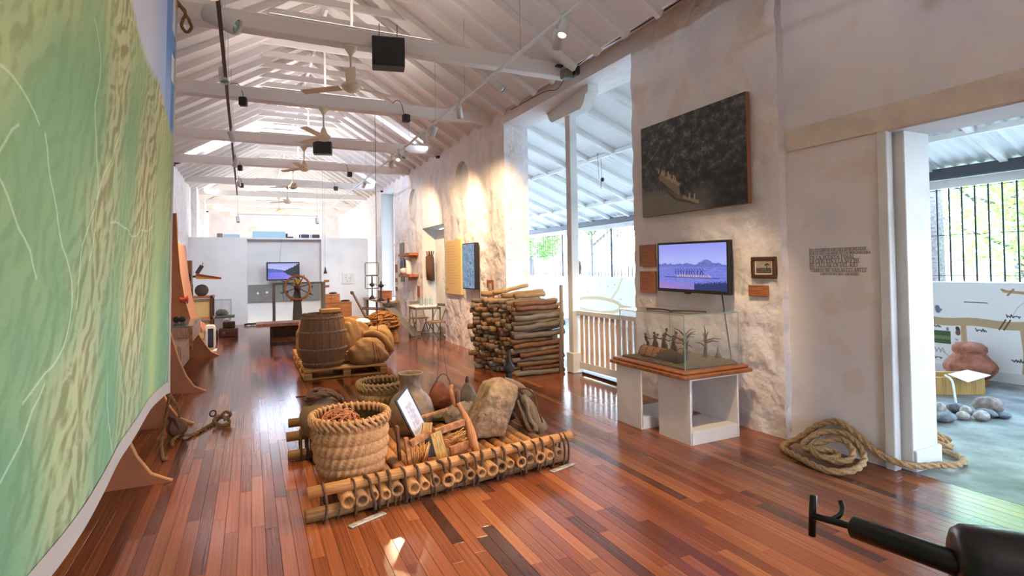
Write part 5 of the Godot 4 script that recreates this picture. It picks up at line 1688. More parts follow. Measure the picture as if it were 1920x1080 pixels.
func model_scene(o: Vector3) -> void:
	var g := thing("model_landscape", "miniature earth landscape filling the floor of the glass case", "model", o)
	var n := noise(99, 3.0, 3)
	var st := ST(true)
	var P := func(i, k):
		var x := lerpf(-0.32, 0.32, i / 16.0)
		var z := lerpf(-0.46, 0.46, k / 22.0)
		var e := 1.0 if i > 0 and i < 16 and k > 0 and k < 22 else 0.0
		return Vector3(x, 0.014 + e * (0.02 * n.get_noise_2d(x * 3, z * 3) + 0.03 * smoothstep(-0.1, 0.3, x)), z)
	for i in 16:
		for k in 22: quad(st, P.call(i, k), P.call(i + 1, k), P.call(i + 1, k + 1), P.call(i, k + 1), Vector3.UP)
	part(g, "ground", st, M.moss_ground)
	part(g, "slab", CB(Vector3(0.64, 0.012, 0.92), 0.001), M.model_brown, Vector3(0, 0.006, 0))
	var h := thing("model_boat", "miniature covered river boat with a rounded tan roof inside the case", "model", o + Vector3(-0.14, 0.02, -0.12))
	var ro := ST(true)
	var rows := []
	for k in 11:
		var a := PI * k / 10
		rows.append(Vector2(cos(a) * 0.075, sin(a) * 0.085 + 0.02))
	for k in 10:
		for s in 2:
			var q := 1.0 - 0.1 * s
			quad(ro, Vector3(rows[k].x * q, rows[k].y * q, -0.20), Vector3(rows[k + 1].x * q, rows[k + 1].y * q, -0.20), Vector3(rows[k + 1].x * q, rows[k + 1].y * q, 0.20), Vector3(rows[k].x * q, rows[k].y * q, 0.20), Vector3(rows[k].x, rows[k].y, 0) * (1.0 - 2.0 * s))
	part(h, "roof", ro, M.plaque_wood)
	var hu := ST(true)
	tube(hu, [Vector3(0, 0.02, -0.26), Vector3(0, 0.022, -0.18), Vector3(0, 0.025, 0.2), Vector3(0, 0.03, 0.30), Vector3(0, 0.05, 0.36)], [0.02, 0.06, 0.085, 0.06, 0.015], 12)
	part(h, "hull", hu, M.model_brown)
	for k in 5:
		part(h, "hoop", TB([Vector3(0.08, 0.02, -0.2 + k * 0.1), Vector3(0.05, 0.09, -0.2 + k * 0.1), Vector3(0, 0.108, -0.2 + k * 0.1), Vector3(-0.05, 0.09, -0.2 + k * 0.1), Vector3(-0.08, 0.02, -0.2 + k * 0.1)], 0.004, 5), M.model_brown)
	# figures on the roof, poles in their hands
	var where := ["at the stern", "second from the stern", "third from the stern", "amidships", "third from the bow", "second from the bow", "at the bow"]
	for k in 7:
		var fg := thing("model_figure", "tiny brown figurine leaning on a pole %s of the miniature boat" % where[k], "figurine", o + Vector3(-0.14 + 0.02 * (k % 2), 0.115, -0.27 + k * 0.068), 0.0, "")
		var b := ST(true)
		var l := 0.03 * (1 if k % 2 else -1)
		tube(b, [Vector3(0.0, 0, -0.014), Vector3(0.004, 0.035, -0.006), Vector3(l * 0.5, 0.07, 0.0), Vector3(l, 0.105, 0.012)], [0.007, 0.009, 0.012, 0.014], 8)
		tube(b, [Vector3(0.0, 0, 0.014), Vector3(0.004, 0.035, 0.008), Vector3(l * 0.5, 0.07, 0.0)], [0.007, 0.009, 0.010], 8)
		tube(b, [Vector3(l, 0.10, 0.012), Vector3(l + 0.03, 0.08, 0.04), Vector3(l + 0.04, 0.09, 0.07)], [0.006, 0.005, 0.004], 6)
		tube(b, [Vector3(l, 0.10, 0.0), Vector3(l - 0.03, 0.10, 0.03), Vector3(l - 0.03, 0.12, 0.06)], [0.006, 0.005, 0.004], 6)
		blob(b, func(d): return d * 0.013, 8, 10, Transform3D(Basis.IDENTITY, Vector3(l * 1.2, 0.128, 0.016)))
		fg.scale = Vector3(1.1, [1.0, 0.95, 1.2, 1.45, 1.1, 1.3, 1.0][k], 1.1)
		part(fg, "body", b, M.model_rust)
		part(fg, "pole", TB([Vector3(l + 0.05, 0.13, 0.075), Vector3(0.10, -0.09, 0.02)], 0.003, 5), M.model_brown)
	# bare trees
	var desc := ["near the front corner", "behind the boat's bow", "at the wall side"]
	for k in 3:
		var at: Vector3 = [Vector3(0.0, 0.02, 0.12), Vector3(0.10, 0.03, 0.0), Vector3(0.17, 0.04, 0.20)][k]
		var tr := thing("model_tree", "tiny bare brown tree %s in the case" % desc[k], "model tree", o + at)
		var b := ST(true)
		tube(b, [Vector3.ZERO, Vector3(0.01, 0.08, 0.0), Vector3(-0.005, 0.16, 0.01)], [0.012, 0.009, 0.005], 7)
		for i in 9:
			var s := Vector3(0.005, rng.randf_range(0.06, 0.15), 0.005)
			var e := s + Vector3(rng.randf_range(-0.07, 0.07), rng.randf_range(0.0, 0.06), rng.randf_range(-0.09, 0.09))
			tube(b, [s, s.lerp(e, 0.5) + Vector3(0, 0.01, 0), e], [0.006, 0.004, 0.002], 5)
		tr.scale = Vector3.ONE * 1.5
		part(tr, "trunk", b, M.model_rust)
	var rk := ST(true)
	blob(rk, func(d): return d * Vector3(0.06, 0.05, 0.07) * (1.0 + 0.4 * n.get_noise_3dv(d * 0.8)), 10, 14)
	solo("model_rock", rk, M.iron, "dark lumpy miniature rock in front of the miniature boat's bow", "model", o + Vector3(-0.16, 0.05, 0.20))
	var cn := ST(true)
	lathe(cn, [Vector2(0, 0), Vector2(0.035, 0), Vector2(0.012, 0.05), Vector2(0.004, 0.11), Vector2(0, 0.115)], 12)
	solo("model_spire", cn, M.stone_gray, "tiny grey spire near the wall-side corner of the case", "model", o + Vector3(0.24, 0.05, 0.30))

# ---------------------------------------------------------------- far end of the hall
func open_frame(parent: Node, called: String, w: float, h: float, th: float, m: Material, at: Vector3, b := Basis.IDENTITY) -> void:
	for q in [[Vector3(0, h / 2, 0), Vector3(w, th, th)], [Vector3(0, -h / 2, 0), Vector3(w, th, th)], [Vector3(-w / 2, 0, 0), Vector3(th, h - th, th)], [Vector3(w / 2, 0, 0), Vector3(th, h - th, th)]]:
		part(parent, called, CB(q[1], 0.002), m, at + b * q[0], b)

func build_far_end() -> void:
	# screen in the niche
	var tv := thing("wall_screen", "black-framed screen with a river view hanging in the far niche", "screen", Vector3(0.915, 1.60, -18.62))
	var tc := part(tv, "casing", CB(Vector3(0.96, 0.57, 0.06), 0.006), M.black_plastic)
	part(tv, "wall_bracket", CB(Vector3(0.3, 0.2, 0.30), 0.004), M.black_plastic, Vector3(0, 0, -0.18))
	var im := Image.create(160, 90, false, Image.FORMAT_RGB8)
	var n := noise(101, 0.05, 3)
	for y in 90:
		for x in 160:
			var u := x / 160.0
			var v := y / 90.0
			var c := Color(0.66, 0.70, 0.98).lerp(Color(0.80, 0.78, 0.98), v * 2.0)
			if v > 0.30 + 0.26 * u + 0.04 * n.get_noise_2d(x, 0): c = Color(0.26, 0.36, 0.72)
			if v > 0.56: c = Color(0.40, 0.42, 0.92).lerp(Color(0.56, 0.52, 0.95), clampf(u * 1.5, 0, 1))
			if absf(v - 0.54) < (u - 0.48) * 0.95 + 0.08 * n.get_noise_2d(x * 2, y * 2) and u > 0.48: c = Color(0.06, 0.10, 0.14)
			im.set_pixel(x, y, c)
	part(tc, "picture", face_left(0.88, 0.49), screen_material("screen_river", im, 0.9), Vector3(0, 0, 0.0315))
	part(tv, "cable", TB([Vector3(-0.1, 0.28, -0.02), Vector3(-0.06, 0.7, -0.02), Vector3(-0.02, 1.0, -0.02)], 0.006, 5), M.gray_metal)
	# grey panels
	var gp := ["left grey panel with two round dials in the far niche", "right grey panel behind the ship's wheel in the far niche"]
	for k in 2:
		var g := thing("gray_board", gp[k], "panel", Vector3(0.42 + 1.05 * k, 0.92, -18.92), 0.0, "")
		part(g, "board", CB(Vector3(0.98 if k == 0 else 1.08, 0.54, 0.05), 0.004), M.gray_panel)
		for q in ([Vector2(-0.23, 0.0), Vector2(0.03, 0.02)] if k == 0 else [Vector2(0.30, 0.16), Vector2(0.26, -0.06), Vector2(-0.42, 0.02)]):
			var c := ST(true)
			lathe(c, [Vector2(0, 0), Vector2(0.035, 0), Vector2(0.035, 0.02), Vector2(0.02, 0.03), Vector2(0, 0.03)], 16, Transform3D(Basis(Vector3.RIGHT, PI / 2), Vector3(q.x, q.y, 0.025)))
			part(g, "dial", c, M.vase_white if k == 0 else M.black_plastic)
	# ship's wheel on its stand
	var sw := thing("ships_wheel", "wooden ship's wheel with brass hub on a tapering grey pedestal", "ship's wheel", Vector3(1.07, 0.28, -15.0))
	var rim := []
	for k in 41: rim.append(Vector3(cos(TAU * k / 40) * 0.30, 0.89 + sin(TAU * k / 40) * 0.30, 0))
	var st := ST(true)
	tube(st, rim, 0.030, 10, false)
	part(sw, "rim", st, M.orange_box)
	for k in 8:
		var a := TAU * k / 8 + 0.3
		var d := Vector3(cos(a), sin(a), 0)
		var far := 0.42 if k in [0, 3, 4, 7] else 0.36
		part(sw, "spoke", TB([Vector3(0, 0.89, 0) + d * 0.05, Vector3(0, 0.89, 0) + d * 0.3, Vector3(0, 0.89, 0) + d * far], [0.012, 0.010, 0.012], 7), M.dark_wood)
	var hb := ST(true)
	lathe(hb, [Vector2(0, -0.09), Vector2(0.06, -0.09), Vector2(0.085, -0.03), Vector2(0.085, 0.03), Vector2(0.05, 0.07), Vector2(0.02, 0.10), Vector2(0, 0.10)], 18, Transform3D(Basis(Vector3.RIGHT, PI / 2), Vector3(0, 0.89, 0)))
	var hu := part(sw, "hub", hb, M.rust_iron)
	part(hu, "brass_plate", CB(Vector3(0.20, 0.12, 0.03), 0.02), M.yellow_paint, Vector3(0, 1.05, -0.10))
	var pd := ST()
	hexa(pd, [Vector3(-0.12, 0.02, -0.15), Vector3(0.12, 0.02, -0.15), Vector3(0.12, 0.02, 0.0), Vector3(-0.12, 0.02, 0.0), Vector3(-0.075, 0.82, -0.13), Vector3(0.075, 0.82, -0.13), Vector3(0.075, 0.82, -0.06), Vector3(-0.075, 0.82, -0.06)])
	part(sw, "pedestal", pd, M.gray_beard)
	part(sw, "axle", TB([Vector3(0, 0.89, -0.14), Vector3(0, 0.89, 0)], 0.03, 10), M.iron)
	# its platform with a rail of square posts
	var pf := thing("wheel_platform", "grey wheelhouse platform with square posts and rail round the ship's wheel", "platform", Vector3(0, 0, 0))
	part(pf, "deck", CB(Vector3(1.36, 0.08, 1.0), 0.006), M.steel_frame, Vector3(1.12, 0.24, -15.0))
	part(pf, "skirt", CB(Vector3(1.30, 0.20, 0.9), 0.006), M.iron, Vector3(1.12, 0.10, -15.0))
	for q in [Vector2(0.50, -14.56), Vector2(0.53, -15.42), Vector2(1.66, -14.56), Vector2(1.72, -15.42)]:
		part(pf, "post", CB(Vector3(0.065, 1.03, 0.065), 0.004), M.steel_frame, Vector3(q.x, 0.795, q.y))
	bar(pf, "rail", Vector3(0.53, 1.28, -15.42), Vector3(1.72, 1.28, -15.42), 0.05, 0.05, M.steel_frame)
	bar(pf, "rail", Vector3(0.50, 1.28, -14.56), Vector3(0.53, 1.28, -15.42), 0.05, 0.05, M.steel_frame)
	bar(pf, "rail", Vector3(1.66, 1.28, -14.56), Vector3(1.72, 1.28, -15.42), 0.05, 0.05, M.steel_frame)
	bar(pf, "step_rod", Vector3(1.30, 0.30, -14.6), Vector3(1.62, 0.52, -14.6), 0.03, 0.03, M.rust_iron)
	# bench in front of it
	var be := thing("bench", "long low table with a thick pale top in front of the wheel platform", "bench", Vector3(0, 0, 0))
	part(be, "top", CB(Vector3(1.35, 0.07, 0.62), 0.008), M.desk_wood, Vector3(0.77, 0.44, -13.25))
	bar(be, "leg", Vector3(0.40, 0.0, -13.15), Vector3(0.40, 0.41, -13.15), 0.05, 0.05, M.dark_wood)
	bar(be, "leg", Vector3(1.30, 0.0, -13.15), Vector3(1.30, 0.41, -13.15), 0.05, 0.05, M.dark_wood)
	bar(be, "leg", Vector3(0.40, 0.0, -13.45), Vector3(0.40, 0.41, -13.45), 0.05, 0.05, M.dark_wood)
	bar(be, "leg", Vector3(1.30, 0.0, -13.45), Vector3(1.30, 0.41, -13.45), 0.05, 0.05, M.dark_wood)
	bar(be, "apron", Vector3(0.40, 0.36, -13.1), Vector3(1.30, 0.36, -13.1), 0.02, 0.10, M.dark_wood)
	bar(be, "stretcher", Vector3(0.40, 0.03, -13.15), Vector3(1.30, 0.03, -13.15), 0.03, 0.03, M.dark_wood)
	# orange boxes to the right
	var b1 := thing("wooden_box", "large orange-brown wooden box on the floor right of the niche", "box", Vector3(2.29, 0.0, -17.0))
	part(b1, "body", CB(Vector3(0.80, 0.64, 0.5), 0.006), M.orange_box, Vector3(0, 0.32, 0))
	part(b1, "lid", CB(Vector3(0.82, 0.02, 0.52), 0.004), M.orange_box, Vector3(0, 0.65, 0))
	var b2 := thing("wooden_box", "smaller orange-brown box stacked on the large one", "box", Vector3(2.16, 0.66, -17.05))
	part(b2, "body", CB(Vector3(0.42, 0.24, 0.36), 0.006), M.orange_box, Vector3(0, 0.12, 0))
	part(b2, "front_joint", CB(Vector3(0.006, 0.23, 0.004), 0.001), M.dark_wood, Vector3(-0.03, 0.12, 0.181))
	var lz := ST(true)
	blob(lz, func(d): return d * Vector3(0.12, 0.03, 0.08), 8, 12)
	solo("dark_casting", lz, M.iron, "small dark metal piece on top of the stacked orange boxes", "casting", Vector3(2.20, 0.925, -17.05))
	var lz2 := ST(true)
	blob(lz2, func(d): return d * Vector3(0.14, 0.03, 0.08), 8, 12)
	solo("dark_casting", lz2, M.iron, "flat dark metal piece lying on the large orange box", "casting", Vector3(2.54, 0.688, -17.0))
	# things on the right end of the partition
	solo("plaque", CB(Vector3(0.17, 0.075, 0.02), 0.003), M.plaque_wood, "upper little wooden plaque beside the far niche", "plaque", Vector3(2.21, 1.26, -18.638))
	solo("plaque", CB(Vector3(0.17, 0.075, 0.02), 0.003), M.plaque_wood, "lower little wooden plaque beside the far niche", "plaque", Vector3(2.21, 1.09, -18.638))
	var bell := ST(true)
	lathe(bell, [Vector2(0.055, 0), Vector2(0.05, 0.04), Vector2(0.03, 0.10), Vector2(0.014, 0.20), Vector2(0, 0.22)], 16)
	solo("hanging_bell", bell, M.iron, "small dark cone-shaped bell hanging beside the far niche", "bell", Vector3(2.16, 1.50, -18.50))
	solo("bell_wire", TB([Vector3(2.16, 1.70, -18.50), Vector3(2.16, 5.27, -18.50)], 0.004, 5), M.gray_metal, "thin vertical wire carrying the small dark bell", "wire")
	var pp := thing("white_chart", "white rectangular chart with faint green marks on the partition", "chart", Vector3(2.90, 1.335, -18.63))
	part(pp, "board", CB(Vector3(0.39, 0.37, 0.03), 0.003), M.paper)
	var ci := Image.create(48, 48, false, Image.FORMAT_RGB8)
	ci.fill(Color(0.84, 0.84, 0.80))
	for k in 14:
		var p := Vector2(rng.randf_range(6, 40), rng.randf_range(6, 42))
		stroke(ci, [p, p + Vector2(rng.randf_range(-5, 6), rng.randf_range(-3, 3))], 1.4, Color(0.55, 0.66, 0.60, 0.8))
	part(pp, "print", face_left(0.37, 0.35), printed("chart_print", ci, 0.7), Vector3(0, 0, 0.016))
	# on top of the partition
	var tops := [["gray_carton", "small grey carton on top of the partition's left end", M.gray_panel, Vector3(-0.84, 2.65, -18.85), Vector3(0.15, 0.13, 0.12)], ["blue_sheet", "narrow pale blue sheet on the partition beside the grey carton", M.blue_paper, Vector3(-0.52, 2.65, -18.88), Vector3(0.44, 0.11, 0.02)], ["blue_sheet", "wide light blue board standing on the partition above the niche", M.blue_paper, Vector3(0.53, 2.65, -18.88), Vector3(0.95, 0.21, 0.02)]]
	for q in tops: solo(q[0], CB(q[4], 0.004), q[2], q[1], "board" if q[0] != "gray_carton" else "carton", q[3] + Vector3(0, q[4].y / 2, 0))
	var pj := thing("projector", "small black device with an upright lens on top of the partition", "projector", Vector3(1.10, 2.65, -18.84))
	part(pj, "body", CB(Vector3(0.22, 0.045, 0.14), 0.01), M.black_plastic, Vector3(0.02, 0.0225, 0))
	part(pj, "upright", CB(Vector3(0.06, 0.10, 0.06), 0.01), M.black_plastic, Vector3(-0.06, 0.095, 0))
	for k in 2:
		var eq := thing("model_ship_box", ["dark blue long box lying on the partition, left of two", "dark blue rounded box on the partition, right of two"][k], "box", Vector3(1.56 + 0.33 * k, 2.65, -18.85))
		part(eq, "body", CB(Vector3(0.30 - 0.02 * k, 0.12, 0.14), 0.02), M.suitcase_dark, Vector3(0, 0.06, 0))
		part(eq, "band", CB(Vector3(0.05, 0.125, 0.145), 0.01), M.blue_paper, Vector3(-0.11, 0.0625, 0))
	# left: cabinet, drum, boards
	var cb := thing("cabinet", "open brown wooden cabinet with pale panels at the far left", "cabinet", Vector3(-1.0, 0.0, -14.25))
	for x in [-0.30, 0.20]:
		for z in [-0.25, 0.25]: part(cb, "corner_post", CB(Vector3(0.06, 1.08, 0.06), 0.005), M.dark_wood, Vector3(x, 0.54, z))
	for y in [0.12, 0.58, 1.05]: part(cb, "shelf", CB(Vector3(0.58, 0.045, 0.56), 0.005), M.plywood, Vector3(-0.05, y, 0))
	for y in [0.34, 0.81]: part(cb, "back_panel", CB(Vector3(0.50, 0.40, 0.02), 0.002), M.yellow_pale, Vector3(-0.05, y, 0.20))
	var dr := thing("drum", "dark round drum lying on its side on top of the cabinet", "drum", Vector3(-1.0, 1.20, -14.2))
	var ds := ST(true)
	lathe(ds, [Vector2(0, -0.12), Vector2(0.125, -0.12), Vector2(0.13, -0.10), Vector2(0.13, 0.10), Vector2(0.125, 0.12), Vector2(0, 0.12)], 28, Transform3D(Basis(Vector3.RIGHT, PI / 2), Vector3.ZERO))
	part(dr, "shell", ds, M.gray_beard)
	part(dr, "hoop", LT([Vector2(0.131, 0.07), Vector2(0.136, 0.08), Vector2(0.131, 0.09)], 28), M.iron, Vector3.ZERO, Basis(Vector3.RIGHT, PI / 2))
	var wb := thing("brown_wall_box", "upright brown wall box with dark instruments behind the bent sheet", "box", Vector3(-1.32, 1.56, -14.0))
	part(wb, "case", CB(Vector3(0.30, 0.62, 0.20), 0.006), M.frame_edge)
	part(wb, "instrument", CB(Vector3(0.08, 0.16, 0.06), 0.01), M.black_plastic, Vector3(0.10, -0.06, 0.12))
	part(wb, "lower_post", CB(Vector3(0.05, 0.50, 0.05), 0.005), M.dark_wood, Vector3(0.14, -0.46, 0.05))
	var og := thing("painted_oar", "red and yellow painted blade sticking out from the left wall", "oar", Vector3(-1.18, 1.50, -15.0))
	var ob := ST()
	hexa(ob, [Vector3(0, -0.05, -0.06), Vector3(0.53, -0.07, -0.02), Vector3(0.53, -0.03, -0.02), Vector3(0, 0.08, -0.06), Vector3(0, -0.05, 0.0), Vector3(0.53, -0.07, 0.02), Vector3(0.53, -0.03, 0.02), Vector3(0, 0.08, 0.0)])
	part(og, "blade", ob, M.yellow_paint)
	var orr := ST()
	hexa(orr, [Vector3(0, 0.02, -0.065), Vector3(0.535, -0.06, -0.025), Vector3(0.535, -0.025, -0.025), Vector3(0, 0.085, -0.065), Vector3(0, 0.02, 0.005), Vector3(0.535, -0.06, 0.025), Vector3(0.535, -0.025, 0.025), Vector3(0, 0.085, 0.005)])
	part(og, "red_edge", orr, M.red_paint)
	part(og, "arm", CB(Vector3(0.48, 0.05, 0.05), 0.005), M.dark_wood, Vector3(-0.24, 0.01, -0.03))
	bar(og, "dark_fin", Vector3(0.02, 0.08, -0.03), Vector3(0.13, 0.27, -0.03), 0.03, 0.09, M.gray_beard)
	bar(og, "tip", Vector3(0.13, 0.26, -0.03), Vector3(0.15, 0.34, -0.03), 0.015, 0.015, M.plaque_wood)
	# glass case with a model, on a white plinth
	var pl := thing("plinth", "small white plinth under the far-left glass case", "plinth", Vector3(-0.68, 0, -16.5))
	part(pl, "body", CB(Vector3(0.36, 0.40, 0.40), 0.004), M.plinth_white, Vector3(0, 0.20, 0))
	var gc := thing("display_case", "small glass case with a rocky model at the far left", "display case", Vector3(-0.70, 0.40, -16.5))
	part(gc, "base_board", CB(Vector3(0.56, 0.05, 0.46), 0.008), M.steel_frame, Vector3(0.02, 0.025, 0))
	for s in [-1, 1]:
		part(gc, "glass_pane", CB(Vector3(0.005, 0.42, 0.38), 0.0005), M.glass, Vector3(s * 0.22, 0.26, 0))
		part(gc, "glass_pane", CB(Vector3(0.43, 0.42, 0.005), 0.0005), M.glass, Vector3(0, 0.26, s * 0.19))
		for r in [-1, 1]: part(gc, "glass_edge", CB(Vector3(0.009, 0.42, 0.009), 0.001), M.glass_edge, Vector3(s * 0.22, 0.26, r * 0.19))
	open_frame(gc, "glass_edge", 0.44, 0.38, 0.009, M.glass_edge, Vector3(0, 0.47, 0), Basis(Vector3.RIGHT, PI / 2))
	var rn := noise(111, 2.0, 3)
	var rm := ST(true)
	blob(rm, func(d): return d * Vector3(0.15, 0.09, 0.12) * (1.0 + 0.45 * rn.get_noise_3dv(d * 1.5)), 12, 18)
	solo("model_rocks", rm, M.stone_gray, "pile of miniature grey and white rocks in the small glass case", "model", Vector3(-0.70, 0.52, -16.5))
	# suitcases
	var su := [["largest brown suitcase on the floor below the small glass case", Vector3(-0.51, 0.0, -15.4), Vector3(0.42, 0.21, 0.30)], ["smaller dark suitcase lying on the brown one", Vector3(-0.50, 0.21, -15.4), Vector3(0.27, 0.16, 0.22)], ["dark brown case standing left of the stacked suitcases", Vector3(-0.82, 0.0, -15.3), Vector3(0.14, 0.18, 0.30)]]
	for k in 3:
		var s := thing("suitcase", su[k][0], "suitcase", su[k][1])
		var sh := part(s, "shell", CB(su[k][2], 0.015), M.suitcase if k != 1 else M.dark_wood, Vector3(0, su[k][2].y / 2, 0))
		part(s, "handle", TB(curve([Vector3(-0.05, su[k][2].y * 0.5, su[k][2].z / 2), Vector3(0, su[k][2].y * 0.5 + 0.01, su[k][2].z / 2 + 0.03), Vector3(0.05, su[k][2].y * 0.5, su[k][2].z / 2)], 0.02), 0.006, 6), M.dark_wood)
		part(s, "label_patch", CB(Vector3(0.07, 0.07, 0.004), 0.001), M.plaque_wood, Vector3(-0.1, su[k][2].y * 0.5, su[k][2].z / 2 + 0.001)) if k == 0 else null
	var wl := ST(true)
	blob(wl, func(d): return d * Vector3(0.07, 0.05, 0.06), 8, 12)
	solo("white_bundle", wl, M.vase_white, "small white bundle lying on the dark suitcase", "bundle", Vector3(-0.56, 0.415, -15.4))
	var ob1 := ST(true)
	for k in 4:
		tube(ob1, curve([Vector3(-0.40 + k * 0.16, 0.03, 0.02 * k), Vector3(-0.28 + k * 0.16, 0.05, 0.06), Vector3(-0.15 + k * 0.2, 0.035, -0.02)], 0.05), 0.028, 7)
	solo("dark_branch", ob1, M.vine, "dark gnarled branch lying at the foot of the far partition", "branch", Vector3(0.22, 0, -18.2))

func stool(called: String, label: String, at: Vector3, turn: float) -> void:
	var t := thing(called, label, "folding chair", at, turn)
	part(t, "seat", CB(Vector3(0.36, 0.025, 0.34), 0.006), M.desk_wood, Vector3(0, 0.42, 0))
	for s in [-1, 1]:
		bar(t, "leg", Vector3(s * 0.16, 0.0, 0.18), Vector3(s * 0.16, 0.80, -0.20), 0.018, 0.018, M.steel_frame)
		bar(t, "leg", Vector3(s * 0.14, 0.0, -0.18), Vector3(s * 0.14, 0.42, 0.14), 0.018, 0.018, M.steel_frame)
	bar(t, "back_rail", Vector3(-0.16, 0.78, -0.19), Vector3(0.16, 0.78, -0.19), 0.02, 0.06, M.steel_frame)
	bar(t, "stretcher", Vector3(-0.16, 0.10, 0.13), Vector3(0.16, 0.10, 0.13), 0.012, 0.012, M.steel_frame)

func build_far_right() -> void:
	# yellow board and upright screen on the far wall
	var y := thing("yellow_board", "tall yellow panel with faint printed lines on the rough wall", "panel", Vector3(3.855, 1.62, -10.94))
	var yb := part(y, "board", CB(Vector3(0.94, 1.13, 0.05), 0.004), M.yellow_board, Vector3.ZERO, TO_LEFT)
	var im := Image.create(96, 120, false, Image.FORMAT_RGB8)
	im.fill(Color(0.86, 0.74, 0.50))
	for k in 15:
		var yy := 12 + k * 6
		stroke(im, [Vector2(10, yy), Vector2(rng.randf_range(50, 86), yy)], 0.6, Color(0.68, 0.54, 0.30, 0.3))
	stroke(im, [Vector2(8, 110), Vector2(11, 110)], 2.0, Color(0.6, 0.4, 0.2, 0.7))
	part(yb, "print", face_left(0.93, 1.12), printed("yellow_print", im, 0.8), Vector3(0, 0, 0.0265))
	var s := thing("upright_screen", "tall narrow blue-grey screen in a dark casing on the rough wall", "screen", Vector3(3.80, 1.635, -9.84))
	var sc := part(s, "casing", CB(Vector3(0.66, 0.88, 0.09), 0.008), M.black_plastic, Vector3.ZERO, TO_LEFT)
	part(s, "mount", CB(Vector3(0.3, 0.5, 0.06), 0.004), M.black_plastic, Vector3(0.055, 0, 0), TO_LEFT)
	var si := Image.create(64, 96, false, Image.FORMAT_RGB8)
	var n := noise(121, 0.035, 3)
	for yy in 96:
		for x in 64:
			var v := n.get_noise_2d(x, yy * 1.4)
			si.set_pixel(x, yy, Color(0.44, 0.58, 0.72).lerp(Color(0.62, 0.74, 0.84), clampf(v * 1.5 + 0.5, 0, 1)) if v < 0.42 else Color(0.34, 0.42, 0.52))
	part(sc, "picture", face_left(0.62, 0.84), screen_material("screen_upright", si, 0.7), Vector3(0, 0, 0.046))
	part(s, "lower_box", CB(Vector3(0.10, 0.09, 0.08), 0.004), M.black_plastic, Vector3(0.03, -0.72, 0.28), TO_LEFT)
	part(s, "lower_cable", TB([Vector3(0.06, -0.42, 0.28), Vector3(0.06, -0.68, 0.28)], 0.006, 5), M.black_plastic)
	solo("plaque", CB(Vector3(0.28, 0.145, 0.02), 0.003), M.plaque_wood, "small square wooden plaque above the firewood stack, upper of two", "plaque", Vector3(3.868, 1.305, -9.06), TO_LEFT)
	solo("plaque", CB(Vector3(0.30, 0.20, 0.02), 0.003), M.plaque_wood, "larger wooden plaque just above the firewood stack, lower of two", "plaque", Vector3(3.868, 1.07, -9.05), TO_LEFT)
	# shelves with white ware
	for k in 2:
		var sh := thing("wall_shelf", ["upper short wooden wall shelf carrying a tall white vase", "lower short wooden wall shelf carrying a round white bowl"][k], "shelf", Vector3(3.76, 1.98 - 0.55 * k, -14.3))
		part(sh, "board", CB(Vector3(1.15, 0.07, 0.24), 0.005), M.plaque_wood, Vector3.ZERO, TO_LEFT)
		part(sh, "bracket", CB(Vector3(0.04, 0.10, 0.20), 0.004), M.plaque_wood, Vector3(0.01, -0.08, 0.35), TO_LEFT)
	solo("vase", LT([Vector2(0, 0), Vector2(0.08, 0), Vector2(0.085, 0.10), Vector2(0.07, 0.25), Vector2(0.085, 0.36), Vector2(0.075, 0.36), Vector2(0.06, 0.25), Vector2(0, 0.02)], 20), M.vase_white, "tall white vase between the two wall shelves", "vase", Vector3(3.75, 1.466, -14.2))
	solo("vase", LT([Vector2(0, 0), Vector2(0.09, 0), Vector2(0.15, 0.06), Vector2(0.14, 0.13), Vector2(0.08, 0.17), Vector2(0.05, 0.16), Vector2(0, 0.03)], 20), M.vase_white, "round white bowl-shaped vessel left on the lower wall shelf", "vase", Vector3(3.75, 1.466, -14.55))
	var ph := thing("gray_pictures", "group of grey photographs mounted beside the wall shelves", "pictures", Vector3(3.86, 1.75, -15.35))
	for q in [[Vector3(0, 0.36, 0.0), Vector3(0.46, 0.46, 0.02), M.gray_panel], [Vector3(0, -0.10, 0.05), Vector3(0.5, 0.42, 0.02), M.pebble_dark], [Vector3(0, -0.42, 0.05), Vector3(0.36, 0.16, 0.02), M.gray_panel]]:
		part(ph, "sheet", CB(q[1], 0.003), q[2], q[0], TO_LEFT)
	for k in 3:
		solo("plaque", CB(Vector3([0.22, 0.2, 0.2][k], [0.24, 0.12, 0.12][k], 0.02), 0.003), M.plaque_wood, ["tall little plaque beside the grey photographs, top of three", "little plaque beside the far right window, middle of three", "little plaque beside the far right window, bottom of three"][k], "plaque", Vector3(3.868, [1.62, 1.28, 1.02][k], -16.08), TO_LEFT)
	solo("plaque", CB(Vector3(0.22, 0.28, 0.02), 0.003), M.plaque_wood, "upright wooden plaque below the shelves near the side door", "plaque", Vector3(3.868, 1.02, -13.7), TO_LEFT)
	# side door and what hangs in its reveal
	var d := thing("door", "white panelled door leaf standing in the side doorway", "door", Vector3(4.22, 0, -12.35))
	d.set_meta("kind", "structure")
	var lf := part(d, "leaf", CB(Vector3(0.05, 2.55, 1.2), 0.005), M.white_paint, Vector3(0, 1.28, -0.35))
	for k in 2: part(lf, "raised_panel", CB(Vector3(0.03, 0.9, 0.40), 0.01), M.white_paint, Vector3(-0.03, -0.53 + 1.05 * k, 0.20))
	part(d, "low_sill", CB(Vector3(0.06, 0.75, 0.55), 0.005), M.white_paint, Vector3(0, 0.375, 0.55))
	var hg := ST(true)
	tube(hg, [Vector3(0, -0.30, 0), Vector3(0.01, -0.28, 0), Vector3(0, 0.0, 0), Vector3(-0.01, 0.30, 0), Vector3(0, 0.33, 0)], [0.06, 0.10, 0.11, 0.10, 0.03], 12)
